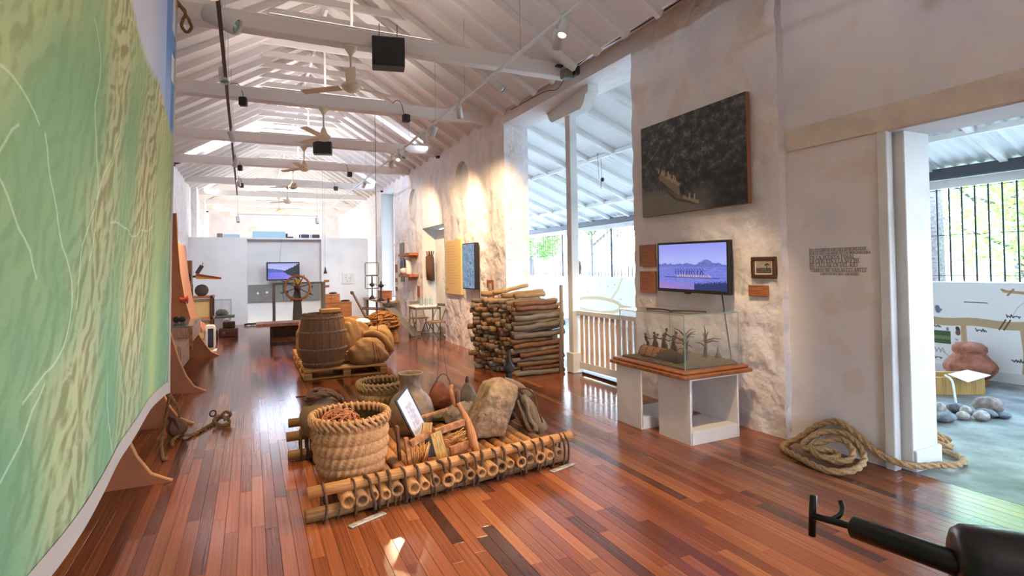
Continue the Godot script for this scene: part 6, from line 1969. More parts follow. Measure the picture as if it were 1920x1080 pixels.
	for k in 7: tube(hg, [Vector3(-0.06 + k * 0.02, 0.28, 0), Vector3(-0.09 + k * 0.03, 0.44, rng.randf_range(-0.03, 0.03))], 0.010, 5)
	solo("hanging_bundle", hg, M.vine, "dark bundle of sticks hanging on the side door's reveal", "bundle", Vector3(4.03, 1.60, -13.22))
	# window with frame
	var w := thing("window", "tall white-framed window near the far right corner", "window", Vector3(4.28, 0, -17.17))
	w.set_meta("kind", "structure")
	for z in [-0.84, -0.28, 0.28, 0.84]: part(w, "upright", CB(Vector3(0.06, 3.36, 0.07), 0.004), M.white_paint, Vector3(0, 2.37, z))
	for yv in [0.72, 2.4, 4.02]: part(w, "crossbar", CB(Vector3(0.055, 0.06, 1.72), 0.004), M.white_paint, Vector3(0, yv, 0))
	# table with bottles and two folding seats in the side doorway
	var t := thing("table", "small square metal-legged table with a pale top by the side door", "table", Vector3(3.64, 0, -12.42))
	part(t, "top", CB(Vector3(0.62, 0.03, 0.62), 0.005), M.paper, Vector3(0, 0.735, 0))
	part(t, "apron", CB(Vector3(0.58, 0.05, 0.58), 0.005), M.steel_frame, Vector3(0, 0.695, 0))
	for sx in [-1, 1]:
		for sz in [-1, 1]: bar(t, "leg", Vector3(sx * 0.28, 0, sz * 0.28), Vector3(sx * 0.28, 0.72, sz * 0.28), 0.03, 0.03, M.steel_frame)
	for k in 3:
		var gl := LT([Vector2(0, 0), Vector2(0.035, 0), Vector2(0.036, 0.13), Vector2(0.015, 0.17), Vector2(0.014, 0.23), Vector2(0, 0.23)], 14)
		solo("glass_bottle", gl, M.glass_edge, ["clear bottle at the back of the pale table, leftmost of three", "clear bottle standing in the middle of the pale table", "clear bottle at the right of the pale table, rightmost of three"][k], "bottle", Vector3(3.55 + 0.13 * k, 0.75, -12.40 - 0.04 * k))
	stool("folding_chair", "folding chair with a wooden seat pushed behind the pale table", Vector3(3.68, 0, -13.02), 0.2)
	stool("folding_chair", "folding chair with a wooden seat at the right of the pale table", Vector3(3.72, 0, -11.83), -1.2)
	# rocking chair
	var rc := thing("rocking_chair", "dark rocking chair with a striped woven back at the far right", "rocking chair", Vector3(2.72, 0, -13.7), -0.2)
	bar(rc, "back_post", Vector3(-0.18, 0.42, 0.22), Vector3(-0.50, 1.06, 0.22), 0.03, 0.03, M.dark_wood)
	bar(rc, "back_post", Vector3(-0.18, 0.42, -0.22), Vector3(-0.50, 1.06, -0.22), 0.03, 0.03, M.dark_wood)
	part(rc, "headrest", TB([Vector3(-0.50, 1.04, -0.26), Vector3(-0.52, 1.06, 0.0), Vector3(-0.50, 1.04, 0.26)], 0.03, 8), M.dark_wood)
	for k in 6:
		var z := -0.18 + k * 0.072
		bar(rc, "woven_strip", Vector3(-0.19, 0.44, z), Vector3(-0.48, 1.02, z), 0.035, 0.008, M.yellow_pale if k % 2 == 0 else M.iron)
	part(rc, "seat", CB(Vector3(0.46, 0.03, 0.46), 0.008), M.yellow_pale, Vector3(0.04, 0.42, 0))
	for s2 in [-1, 1]:
		bar(rc, "armrest", Vector3(-0.28, 0.66, s2 * 0.25), Vector3(0.28, 0.62, s2 * 0.25), 0.045, 0.03, M.dark_wood)
		bar(rc, "front_leg", Vector3(0.24, 0.06, s2 * 0.23), Vector3(0.24, 0.62, s2 * 0.23), 0.03, 0.03, M.dark_wood)
		bar(rc, "rear_leg", Vector3(-0.18, 0.06, s2 * 0.23), Vector3(-0.18, 0.44, s2 * 0.23), 0.03, 0.03, M.dark_wood)
		part(rc, "rocker", TB(curve([Vector3(-0.50, 0.09, s2 * 0.23), Vector3(-0.1, 0.022, s2 * 0.23), Vector3(0.15, 0.022, s2 * 0.23), Vector3(0.40, 0.07, s2 * 0.23)], 0.05), 0.018, 7), M.dark_wood)
	# counter with iron lamps
	var co := thing("counter", "long wooden counter under the far right window", "counter", Vector3(0, 0, 0))
	bar(co, "top", Vector3(3.60, 0.66, -19.0 + 0.4), Vector3(3.60, 0.66, -15.7), 0.5, 0.05, M.desk_wood)
	for z in [-18.4, -16.9, -15.9]: bar(co, "leg", Vector3(3.45, 0, z), Vector3(3.45, 0.64, z), 0.05, 0.05, M.steel_frame)
	for k in 2:
		var la := thing("iron_lamp", ["tall dark iron oil lamp on the counter, nearer the partition", "dark iron oil lamp on a stand, nearer the camera"][k], "lamp", Vector3(3.42, 0.685, [-17.4, -16.1][k]))
		part(la, "base", LT([Vector2(0, 0), Vector2(0.10, 0), Vector2(0.11, 0.02), Vector2(0.06, 0.08), Vector2(0.025, 0.12), Vector2(0.02, 0.36), Vector2(0.03, 0.40), Vector2(0, 0.40)], 16), M.iron)
		part(la, "burner", LT([Vector2(0.02, 0.38), Vector2(0.08, 0.42), Vector2(0.085, 0.46), Vector2(0.03, 0.50), Vector2(0.02, 0.58 + 0.18 * (1 - k)), Vector2(0, 0.58 + 0.18 * (1 - k))], 16), M.iron)
		bar(la, "arm", Vector3(-0.14, 0.46, 0), Vector3(0.14, 0.46, 0), 0.015, 0.015, M.iron)
	var bx := thing("wooden_chest", "low reddish wooden chest on the counter under the window", "chest", Vector3(3.66, 0.685, -16.7))
	part(bx, "body", CB(Vector3(0.30, 0.24, 0.6), 0.008), M.orange_box, Vector3(0, 0.12, 0))
	part(bx, "lid", CB(Vector3(0.32, 0.04, 0.62), 0.01), M.plaque_wood, Vector3(0, 0.26, 0))
	# dark frames hanging in front of the far right wall
	for k in 2:
		var fr := thing("empty_frame", ["upper thin dark open frame hanging by the far right corner", "lower thin dark open frame hanging by the far right corner"][k], "frame", Vector3(3.32, 1.62 - 0.40 * k, -16.9))
		open_frame(fr, "bar", 0.40, 0.38, 0.03, M.steel_frame, Vector3.ZERO)
	solo("frame_wire", TB([Vector3(3.45, 1.81, -16.9), Vector3(3.45, 4.3, -16.9)], 0.004, 5), M.gray_metal, "thin wire hanging down in front of the far right window", "wire")
	# slanted dark board and iron stool beside the counter
	var sb := thing("slanted_board", "dark board on a trestle sloping down towards the side door", "board", Vector3(0, 0, 0))
	bar(sb, "board", Vector3(3.02, 0.66, -13.2), Vector3(3.50, 0.02, -12.6), 0.30, 0.03, M.steel_frame)
	bar(sb, "trestle_leg", Vector3(3.05, 0.0, -13.2), Vector3(3.05, 0.64, -13.2), 0.03, 0.03, M.steel_frame)
	part(sb, "shelf", CB(Vector3(0.55, 0.025, 0.3), 0.004), M.desk_wood, Vector3(3.44, 0.36, -13.65))
	bar(sb, "shelf_leg", Vector3(3.6, 0.0, -13.65), Vector3(3.6, 0.35, -13.65), 0.03, 0.03, M.steel_frame)
	bar(sb, "shelf_leg", Vector3(3.25, 0.0, -13.65), Vector3(3.25, 0.35, -13.65), 0.03, 0.03, M.steel_frame)
	var an := thing("dark_anvil", "squat dark iron casting on the trestle's top end", "casting", Vector3(3.0, 0.70, -13.3))
	part(an, "body", LT([Vector2(0, 0), Vector2(0.10, 0), Vector2(0.09, 0.03), Vector2(0.03, 0.08), Vector2(0.025, 0.18), Vector2(0.04, 0.20), Vector2(0, 0.21)], 14), M.iron)
	part(an, "plate", CB(Vector3(0.24, 0.02, 0.18), 0.004), M.black_plastic, Vector3(0, 0.0, 0))
	solo("model_vessel", CB(Vector3(0.75, 0.05, 0.16), 0.02), M.steel_frame, "long low dark boat model on a white board behind the pallets", "model", Vector3(2.55, 0.26, -15.4))
	var wbd := thing("white_board_table", "low white board on trestles under the dark boat model", "table", Vector3(2.55, 0, -15.4))
	part(wbd, "top", CB(Vector3(1.1, 0.03, 0.45), 0.004), M.paper, Vector3(0, 0.215, 0))
	for x in [-0.45, 0.45]: part(wbd, "trestle", CB(Vector3(0.05, 0.20, 0.40), 0.004), M.desk_wood, Vector3(x, 0.10, 0))

# ---------------------------------------------------------------- fittings under the roof
func build_ceiling_things() -> void:
	var order := ["nearest", "second nearest", "third nearest", "fourth nearest", "fifth nearest", "sixth nearest"]
	# ceiling fans
	var zs := [-6.4, -9.0, -11.9, -14.6, -17.8, -20.6]
	for k in 6:
		var f := thing("ceiling_fan", "cream ceiling fan hanging from a tie beam, %s of the row" % order[k], "fan", Vector3([1.05, 1.05, 1.0, 0.96, 1.02, 0.9][k], 4.145, zs[k]), [0.35, -0.05, 0.15, 0.5, 0.3, 0.7][k])
		part(f, "canopy", LT([Vector2(0, -0.10), Vector2(0.02, -0.10), Vector2(0.03, -0.08), Vector2(0.07, -0.02), Vector2(0.075, 0), Vector2(0, 0)], 18), M.fan_cream)
		part(f, "rod", TB([Vector3(0, -0.08, 0), Vector3(0, -0.32, 0)], 0.012, 8), M.fan_cream)
		var mo := part(f, "motor", LT([Vector2(0, -0.52), Vector2(0.05, -0.515), Vector2(0.10, -0.48), Vector2(0.11, -0.46), Vector2(0.10, -0.435), Vector2(0.06, -0.40), Vector2(0.035, -0.34), Vector2(0.02, -0.30), Vector2(0, -0.30)], 24), M.fan_cream)
		for b in 3:
			var a := TAU * b / 3
			var st := ST()
			cbox(st, Vector3(0.50, 0.008, 0.11), 0.003, Transform3D(Basis(Vector3.UP, a) * Basis(Vector3.RIGHT, 0.18), Basis(Vector3.UP, a) * Vector3(0.38, -0.455, 0)))
			part(mo, "blade", st, M.fan_cream)
	# large black speakers hung from the beams
	for k in 2:
		var s := thing("speaker", ["large black speaker box hanging under the nearest tie beam", "large black speaker box under the third tie beam"][k], "speaker", [Vector3(1.435, 4.05, -6.2), Vector3(1.345, 4.09, -11.72)][k], -0.2)
		var h: float = [0.33, 0.25][k]
		var ca := part(s, "cabinet", CB(Vector3(0.36, h, 0.20), 0.008), M.black_plastic)
		part(ca, "grille", CB(Vector3(0.335, h - 0.03, 0.012), 0.004), M.speaker_grille, Vector3(0, 0, 0.102))
		for x in [-0.10, 0.10]: bar(s, "hanger", Vector3(x, h / 2 - 0.01, 0), Vector3(x, h / 2 + 0.18, 0), 0.008, 0.008, M.iron)
	# small black speakers
	var sp := [[Vector3(-0.08, 4.08, -8.86), "on the second tie beam, left"], [Vector3(2.33, 4.08, -8.86), "on the second tie beam, right"], [Vector3(-0.21, 4.06, -14.46), "on the fourth tie beam, left"], [Vector3(2.31, 4.05, -14.46), "on the fourth tie beam, right"], [Vector3(-0.22, 4.10, -17.66), "on the fifth tie beam, left"], [Vector3(2.40, 4.13, -17.66), "on the fifth tie beam, right"]]
	for q in sp:
		var s := thing("small_speaker", "small black cube speaker %s" % q[1], "speaker", q[0], 0.3 if q[0].x > 1 else -0.2, "small black speakers")
		var ca := part(s, "cabinet", CB(Vector3(0.11, 0.13, 0.10), 0.015), M.black_plastic)
		part(ca, "grille", CB(Vector3(0.095, 0.11, 0.008), 0.004), M.speaker_grille, Vector3(0, 0, 0.051))
		part(s, "cable", TB(curve([Vector3(0, 0.05, -0.05), Vector3(-0.05, 0.24, -0.06), Vector3(-0.14, 0.28, -0.04), Vector3(-0.22, 0.22, -0.06)], 0.04), 0.005, 5), M.black_plastic)
	# lighting tracks
	var tr := [["right-hand white lighting track running the length of the hall", Vector3(2.62, 3.90, 0.5), Vector3(2.66, 3.90, -20.6), M.lamp_body], ["left-hand dark lighting track running the length of the hall", Vector3(-0.18, 3.90, 0.5), Vector3(-0.34, 3.84, -17.8), M.dark_wood]]
	for k in 2:
		var t := thing("lighting_track", tr[k][0], "track", Vector3.ZERO)
		bar(t, "rail", tr[k][1], tr[k][2], 0.035, 0.03, tr[k][3])
		for z in [-1.0, -3.4, -5.2, -6.9, -8.2, -9.8, -12.0, -14.0, -16.2]:
			var p: Vector3 = tr[k][1].lerp(tr[k][2], (0.5 - z) / 21.0)
			part(t, "hanger", TB([p, Vector3(p.x, roof_y(p.x) - 0.02, p.z)], 0.003, 5), M.gray_metal)
	var gl := thing("lighting_track", "short crosswise lighting track above the far partition", "track", Vector3.ZERO)
	bar(gl, "rail", Vector3(-0.35, 3.30, -18.0), Vector3(1.90, 3.30, -18.0), 0.03, 0.03, M.lamp_body)
	for x in [-0.33, 1.88]: part(gl, "hanger", TB([Vector3(x, 3.3, -18.0), Vector3(x, roof_y(x), -18.0)], 0.004, 5), M.gray_metal)
	# spotlights on the tracks
	var aims := ["the raft", "the firewood stack", "the plaques by the firewood stack", "the barrel and sacks", "the upright screen", "the wall shelves", "the floor before the pallets", "the glass display case from out of view", "the floor before the raft from out of view", "the left side of the raft from out of view", "the back of the barrel", "the bent plywood sheet", "the far partition's left half", "the far partition's right half", "the painted map cloth from out of view"]
	for i in SPOTS.size():
		var from: Vector3 = SPOTS[i][0]
		var to: Vector3 = SPOTS[i][1]
		spot_head("track_spotlight", "lit white spotlight on the %s track aimed at %s" % ["right" if from.x > 1.0 else "left", aims[i]], from, (to - from).normalized(), true, 0.045)
	spot_head("track_spotlight", "unlit pale spotlight on the right track near the first tie beam", Vector3(2.62, 3.74, -5.85), Vector3(0.5, -0.55, 0.4).normalized(), false, 0.055)
	spot_head("track_spotlight", "large silver cylinder spotlight at the near end of the left track", Vector3(-0.23, 4.02, -5.9), Vector3(0.85, -0.45, 0.35).normalized(), false, 0.085)
	spot_head("track_spotlight", "small white spotlight box on the left track past the first beam", Vector3(-0.27, 3.90, -7.2), Vector3(0.1, -0.8, 0.3).normalized(), false, 0.05)
	spot_head("track_spotlight", "unlit spotlight on the right track past the second beam", Vector3(2.62, 3.74, -10.1), Vector3(-0.4, -0.8, 0.3).normalized(), false, 0.04)
	spot_head("track_spotlight", "small spotlight hanging at the left end of the crosswise track", Vector3(-0.33, 3.14, -18.0), Vector3(0.1, -0.9, 0.4).normalized(), false, 0.05)
	spot_head("track_spotlight", "small spotlight hanging at the right end of the crosswise track", Vector3(1.87, 3.14, -18.0), Vector3(0.1, -0.9, 0.4).normalized(), false, 0.05)
	# floodlights at the beam ends
	var fw := ["left end of the fourth tie beam", "right end of the third tie beam", "right end of the fifth tie beam", "left end of the sixth tie beam", "left end of the farthest tie beam", "left end of the beam just ahead overhead, out of view, lighting the near roof", "right end of the beam overhead, out of view, lighting the near roof", "left end of the unseen beam behind the camera, lighting the rear roof"]
	for k in FLOODS.size():
		var a: Vector3 = FLOODS[k][0]
		var d: Vector3 = FLOODS[k][1].normalized()
		var t := thing("floodlight", "small glowing floodlight clamped to the %s" % fw[k], "lamp", a)
		var xf := Transform3D(Basis(Quaternion(Vector3.UP, d)), Vector3.ZERO)
		var st := ST(true)
		lathe(st, [Vector2(0, -0.10), Vector2(0.04, -0.10), Vector2(0.06, -0.05), Vector2(0.075, 0.02), Vector2(0.07, 0.02), Vector2(0.055, -0.02)], 18, xf)
		part(t, "housing", st, M.iron)
		var g := ST(true)
		lathe(g, [Vector2(0, 0.0), Vector2(0.066, 0.0), Vector2(0.05, 0.012), Vector2(0, 0.018)], 18, xf)
		part(t, "lamp_glass", g, M.cool_glow)
		part(t, "clamp", CB(Vector3(0.10, 0.12, 0.12), 0.01), M.iron, -d * 0.12 + Vector3(0, 0.0, 0))
	# housings of the added fill strips on the backs of the beams
	for k in BEAMS.size():
		var t := thing("added_light_strip", "added slim white fill light strip on the back of the %s tie beam" % ["overhead", "next overhead", "nearest visible", "second visible", "third visible", "fourth visible", "fifth visible", "sixth visible", "seventh visible", "farthest", "first rearward", "second rearward"][k], "lamp", Vector3(1.1, 4.335, BEAMS[k]))
		part(t, "channel", CB(Vector3(1.84, 0.03, 0.09), 0.004), M.lamp_body, Vector3(0, 0.015, 0))
		part(t, "diffuser", CB(Vector3(1.8, 0.012, 0.07), 0.003), M.added_strip_glow, Vector3(0, 0.034, 0))
	# the dark cluster of junction boxes at the right end of the nearest beam
	var j := thing("junction_cluster", "dusty grey electrical boxes with loose cable at the nearest beam's right end", "electrical box", Vector3(3.86, 4.16, -6.28))
	part(j, "box", CB(Vector3(0.16, 0.12, 0.14), 0.015), M.steel_frame, Vector3(-0.02, 0, 0.03))
	part(j, "side_box", CB(Vector3(0.08, 0.12, 0.10), 0.015), M.iron, Vector3(0.06, 0.03, 0.12))
	part(j, "clip", CB(Vector3(0.10, 0.03, 0.06), 0.008), M.black_plastic, Vector3(-0.14, 0.10, 0.02))
	part(j, "cable", TB(curve([Vector3(0.04, 0.08, 0.1), Vector3(0.05, 0.11, 0.6), Vector3(0.045, 0.08, 1.4), Vector3(0.05, 0.09, 2.6)], 0.1), 0.008, 6), M.black_plastic)
	part(j, "cable", TB(curve([Vector3(-0.04, -0.04, 0.0), Vector3(0.0, -0.10, -0.3), Vector3(0.01, -0.02, -0.7), Vector3(0.01, 0.02, -1.8)], 0.1), 0.006, 6), M.vine)
	# a thin cable hanging from the second beam and another far back
	solo("hanging_cable", TB([Vector3(1.87, 4.2, -9.1), Vector3(1.87, 0.3, -9.12)], 0.004, 5), M.black_plastic, "thin dark vertical cable hanging from the second tie beam", "cable")
	solo("hanging_cable", TB([Vector3(1.67, 4.2, -14.69), Vector3(1.67, 2.45, -14.69)], 0.004, 5), M.gray_metal, "thin vertical cable hanging before the far partition", "cable")

func spot_head(called: String, label: String, at: Vector3, d: Vector3, lit: bool, r: float) -> Node3D:
	var t := thing(called, label, "spotlight", at, 0.0, "")
	var xf := Transform3D(Basis(Quaternion(Vector3.UP, d)), Vector3.ZERO)
	var st := ST(true)
	var L := r * 1.9
	lathe(st, [Vector2(0, -L), Vector2(r * 0.9, -L), Vector2(r, -L * 0.9), Vector2(r, L), Vector2(r * 0.9, L), Vector2(r * 0.85, L * 0.8)], 18, xf)
	var can := part(t, "can", st, M.lamp_body)
	var g := ST(true)
	lathe(g, [Vector2(0, L * 0.80), Vector2(r * 0.86, L * 0.80), Vector2(r * 0.6, L * 0.9), Vector2(0, L * 0.95)], 16, xf)
	part(can, "lamp_glass", g, M.lamp_glow if lit else M.glass_edge)
	part(t, "stem", TB([Vector3(0, 0.0, 0), Vector3(0, 0.17, 0)], 0.010, 7), M.lamp_body)
	part(t, "adapter", CB(Vector3(0.03, 0.03, 0.10), 0.004), M.lamp_body, Vector3(0, 0.155, 0))
	return t

# ---------------------------------------------------------------- outside the doorway and the wide opening
func build_outside_things() -> void:
	# low wall with the drawn map
	var st := ST()
	box(st, Vector3(8.80, 0, -20.0), Vector3(9.0, 1.285, 6.0))
	box(st, Vector3(8.77, 0, -20.0), Vector3(8.81, 0.13, 6.0))
	var lw := struct("wall_gallery", st, M.white_paint, "low white parapet wall with a painted map along the gallery", "wall")
	part(lw, "painted_map", parapet_quad(-5.6, -2.2), printed("parapet_map", parapet_near(), 0.85), Vector3(8.797, 0.6425, -3.9), TO_LEFT)
	part(lw, "painted_map", parapet_quad(-18.0, -10.0), printed("parapet_map_far", parapet_far(), 0.85), Vector3(8.797, 0.6425, -14.0), TO_LEFT)
	# bar fence on the parapet
	var fe := thing("bar_fence", "tall fence of thin dark vertical bars on the low white wall", "fence", Vector3(8.88, 1.285, 0))
	var bm := CB(Vector3(0.02, 1.36, 0.02), 0.003)
	bm.generate_normals()
	var bmesh := bm.commit()
	var z := -18.0
	while z < -2.0:
		part(fe, "bar", bmesh, M.dark_steel, Vector3(0, 0.69, z))
		z += 0.152
	for y in [0.09, 0.66, 1.30]:
		bar(fe, "cross_rail", Vector3(0.012, y, -18.1), Vector3(0.012, y, -2.0), 0.008, 0.010, M.dark_steel)
	for zz in [-14.9, -12.3, -9.4, -6.4]: part(fe, "post", CB(Vector3(0.045, 1.42, 0.045), 0.004), M.dark_steel, Vector3(-0.03, 0.71, zz))
	# big clay pot by the wall
	solo("clay_pot", LT([Vector2(0, 0), Vector2(0.12, 0.0), Vector2(0.20, 0.04), Vector2(0.275, 0.13), Vector2(0.285, 0.18), Vector2(0.26, 0.23), Vector2(0.17, 0.335), Vector2(0.165, 0.345), Vector2(0.185, 0.375), Vector2(0.18, 0.43), Vector2(0.13, 0.475), Vector2(0.05, 0.49), Vector2(0, 0.49)], 40), M.clay_pot, "big round reddish clay pot with a collared rim by the parapet", "pot", Vector3(8.42, 0.035, -3.92))
	solo("pot_stand", LT([Vector2(0, 0), Vector2(0.2, 0), Vector2(0.2, 0.035), Vector2(0, 0.035)], 24), M.plywood, "round flat wooden disc under the big clay pot", "stand", Vector3(8.42, 0, -3.92))
	# plank box before it
	var bx := thing("planter_box", "low yellow-brown plank box on the gallery floor before the clay pot", "box", Vector3(7.384, 0, -3.926), -0.519)
	part(bx, "front_plank", CB(Vector3(1.25, 0.21, 0.03), 0.004), M.yellow_wood, Vector3(-0.05, 0.105, 0.17))
	part(bx, "back_plank", CB(Vector3(1.25, 0.21, 0.03), 0.004), M.yellow_wood, Vector3(-0.05, 0.105, -0.17))
	for x in [-0.66, 0.56]: part(bx, "end_plank", CB(Vector3(0.03, 0.21, 0.31), 0.004), M.yellow_wood, Vector3(x, 0.105, 0))
	part(bx, "bottom", CB(Vector3(1.18, 0.02, 0.30), 0.003), M.yellow_wood, Vector3(-0.05, 0.012, 0))
	var pa := ST()
	hexa(pa, [Vector3(-0.16, 0, -0.15), Vector3(0.33, 0.0, -0.18), Vector3(0.18, 0.0, 0.13), Vector3(-0.47, 0.0, 0.20), Vector3(-0.16, 0.006, -0.15), Vector3(0.33, 0.006, -0.18), Vector3(0.18, 0.006, 0.13), Vector3(-0.47, 0.006, 0.20)])
	solo("paper_sheet", pa, M.paper, "pale sheet of paper lying across the plank box", "sheet", Vector3(7.755, 0.212, -3.615))
	# pebbles
	var n := noise(131, 1.5, 3)
	var pb := [[5.98, -3.20, 0.16, 0.06, 0.10, 1], [6.20, -3.36, 0.09, 0.07, 0.08, 0], [6.05, -3.42, 0.08, 0.06, 0.07, 1], [6.22, -3.16, 0.07, 0.05, 0.08, 0], [6.36, -3.20, 0.07, 0.07, 0.06, 0], [6.34, -3.06, 0.11, 0.06, 0.08, 0], [6.52, -3.10, 0.13, 0.05, 0.10, 1], [6.46, -3.34, 0.10, 0.06, 0.09, 1], [6.70, -3.16, 0.17, 0.11, 0.13, 2], [6.62, -3.0, 0.10, 0.035, 0.07, 1], [6.10, -3.30, 0.06, 0.10, 0.06, 0], [5.86, -3.34, 0.09, 0.06, 0.08, 1]]
	var tells := ["long flat dark pebble at the front left of the heap", "rounded pale pebble at the back of the heap", "dark pebble at the back left of the heap", "small pale pebble in the middle of the heap", "upright pale pebble right of the heap's middle", "smooth pale oval pebble at the front of the heap", "flat dark pebble at the right front of the heap", "dark pebble behind the upright pale one", "largest round greyish stone at the right of the heap", "thin dark flat pebble at the front right edge", "little pale pebble perched on the heap", "dark pebble at the far left edge of the heap"]
	for k in pb.size():
		var q = pb[k]
		var s := ST(true)
		blob(s, func(d): return d * Vector3(q[2], q[3], q[4]) * 0.82 * (1.0 + 0.10 * n.get_noise_3dv(d + Vector3(k, 0, 0))), 10, 16)
		solo("pebble", s, [M.pebble_light, M.pebble_dark, M.pebble_round][q[5]], tells[k] + " by the doorway", "pebble", Vector3(q[0] + 0.2, q[3] * 0.77, q[1] + 0.1), Basis(Vector3.UP, k * 0.7), "pebbles in the heap outside")
	solo("thin_rope", rope([Vector3(7.45, 0.225, -3.72), Vector3(7.30, 0.20, -3.58), Vector3(7.06, 0.10, -3.44), Vector3(6.90, 0.02, -3.34), Vector3(6.76, 0.02, -3.20), Vector3(6.84, 0.02, -3.06), Vector3(7.10, 0.02, -3.05), Vector3(7.40, 0.02, -3.20), Vector3(7.58, 0.02, -3.36)], 0.012, 0.02, 0.05), M.rope_white, "thin white rope looping from the plank box over the pebbles", "rope")
	solo("blue_tray", CB(Vector3(0.14, 0.03, 0.20), 0.006), M.blue_paper, "small blue-white tray edge beside the doorway post", "tray", Vector3(5.66, 0.016, -3.12))
	solo("floor_joint", CB(Vector3(2.6, 0.004, 0.012), 0.001), M.gutter, "dark expansion joint line across the gallery floor", "joint", Vector3(7.6, 0.002, -2.55), Basis(Vector3.UP, 0.42))
	# round board hung on the parapet bars, seen beside the column
	var rd := ST(true)
	lathe(rd, [Vector2(0, -0.02), Vector2(0.26, -0.02), Vector2(0.26, 0.02), Vector2(0, 0.02)], 28, Transform3D(Basis(Vector3.BACK, PI / 2), Vector3.ZERO))
	solo("round_tray", rd, M.burlap_gray, "round brown-grey tray hung on the fence behind the column", "tray", Vector3(8.855, 1.55, -14.1))
	# small lamp hung from the lean-to roof on two wires
	var hl := thing("hanging_lamp", "small dark lamp hung on thin wires under the gallery roof", "lamp", Vector3(6.4, 3.35, -9.2))
	part(hl, "wire", TB([Vector3(-0.05, 0.0, 0.0), Vector3(-0.08, 0.52, 0.0)], 0.004, 5), M.dark_steel)
	part(hl, "wire", TB([Vector3(0.02, 0.0, 0.0), Vector3(0.0, 0.50, 0.0)], 0.004, 5), M.dark_steel)
	part(hl, "lamp_head", LT([Vector2(0, -0.05), Vector2(0.03, -0.05), Vector2(0.04, 0.0), Vector2(0.02, 0.03), Vector2(0, 0.03)], 14), M.black_plastic, Vector3(0.03, 0, 0))
	part(hl, "pendant", TB([Vector3(0, -0.04, 0), Vector3(-0.01, -0.20, 0)], 0.006, 5), M.dark_steel)
	trees()

func tree(label: String, at: Vector3, h: float, spread: float, count: int, leaf: int, trunk_r: float, seed_: int, flat := 0.8, size := 0.13) -> void:
	var r := RandomNumberGenerator.new()
	r.seed = seed_
	var t := thing("tree", label, "tree", at, 0.0, "trees beyond the fence")
	var tr := ST(true)
	tube(tr, curve([Vector3.ZERO, Vector3(0.05, h * 0.3, 0.03), Vector3(-0.04, h * 0.6, 0), Vector3(0, h * 0.85, 0)], 0.3), [trunk_r, trunk_r * 0.85, trunk_r * 0.6, trunk_r * 0.3], 12)
	for k in 7:
		var s := Vector3(0, h * r.randf_range(0.4, 0.7), 0)
		var a := r.randf() * TAU
		tube(tr, [s, s + Vector3(cos(a) * spread * 0.4, h * 0.1, sin(a) * spread * 0.4), s + Vector3(cos(a) * spread * 0.75, h * 0.22, sin(a) * spread * 0.75)], [trunk_r * 0.4, trunk_r * 0.25, trunk_r * 0.1], 6)
	part(t, "trunk", tr, M.bark)
	var lm := ST()
	# a folded pointed leaf
	for s in [-1.0, 1.0]:
		tri(lm, Vector3(0, 0, 0), Vector3(s * 0.32, 0.10, 0.45), Vector3(0, 0, 1), Vector3.UP)
	lm.generate_normals()
	var mesh := lm.commit()
	var mm := MultiMesh.new()
	mm.transform_format = MultiMesh.TRANSFORM_3D
	mm.mesh = mesh
	mm.instance_count = count
	var clumps := []
	for k in 26:
		var d := Vector3(r.randf_range(-1, 1), r.randf_range(-0.6, 1), r.randf_range(-1, 1))
		if d.length() > 1.0: d = d.normalized()
		clumps.append(Vector3(d.x * spread, h * 0.72 + d.y * spread * flat, d.z * spread))
	for k in count:
		var c: Vector3 = clumps[r.randi() % clumps.size()]
		var d := Vector3(r.randf_range(-1, 1), r.randf_range(-1, 1), r.randf_range(-1, 1))
		if d.length() > 1.0: d = d.normalized()
		var b := Basis.from_euler(Vector3(r.randf_range(-0.9, 0.7), r.randf() * TAU, r.randf_range(-0.6, 0.6))) * Basis.from_scale(Vector3.ONE * size * r.randf_range(0.7, 1.4))
		mm.set_instance_transform(k, Transform3D(b, c + d * spread * 0.36))
	var mi := MultiMeshInstance3D.new()
	mi.multimesh = mm
	mi.material_override = M["leaf%d" % leaf]
	put(mi, "foliage", t)
	mi.set_meta("kind", "stuff")

func trees() -> void:
	tree("light green leafy tree right behind the fence outside the doorway", Vector3(12.3, -0.3, -3.6), 3.6, 1.7, 5200, 1, 0.10, 301, 1.1)
	tree("darker green tree behind the light one outside the doorway", Vector3(15.4, -0.3, -6.2), 5.2, 2.3, 5200, 0, 0.14, 302, 1.0, 0.18)
	tree("low bushy green tree at the right edge outside the doorway", Vector3(12.4, -0.3, -2.0), 3.2, 1.6, 4600, 0, 0.09, 303, 1.2)
	tree("deep green tree far out beyond the doorway's fence", Vector3(17.5, -0.3, -3.0), 6.0, 2.8, 4600, 2, 0.2, 304, 1.0, 0.2)
	tree("small round-headed tree seen left of the column through the wide opening", Vector3(14.0, -0.3, -27.0), 4.4, 1.35, 3000, 0, 0.22, 305, 0.7, 0.2)
	tree("yellowish green tree high behind the fence right of the column", Vector3(20.0, -0.3, -30.0), 7.0, 2.2, 2200, 1, 0.16, 306, 0.7, 0.24)
	tree("pale green tree seen through the tall window at the far right", Vector3(9.0, -0.3, -34.0), 5.0, 2.0, 2600, 1, 0.14, 307, 0.9, 0.22)
	# thick dark trunk or post of grey stone close behind the bars
	var st := ST(true)
	tube(st, [Vector3(0, 0, 0), Vector3(0.03, 1.2, 0), Vector3(0, 2.4, 0.02), Vector3(-0.03, 4.2, 0)], [0.27, 0.235, 0.23, 0.2], 16)
	part(thing("bare_tree", "thick grey tree trunk just behind the bars outside the doorway", "tree", Vector3(10.2, -0.3, -5.32)), "trunk", st, M.bark)

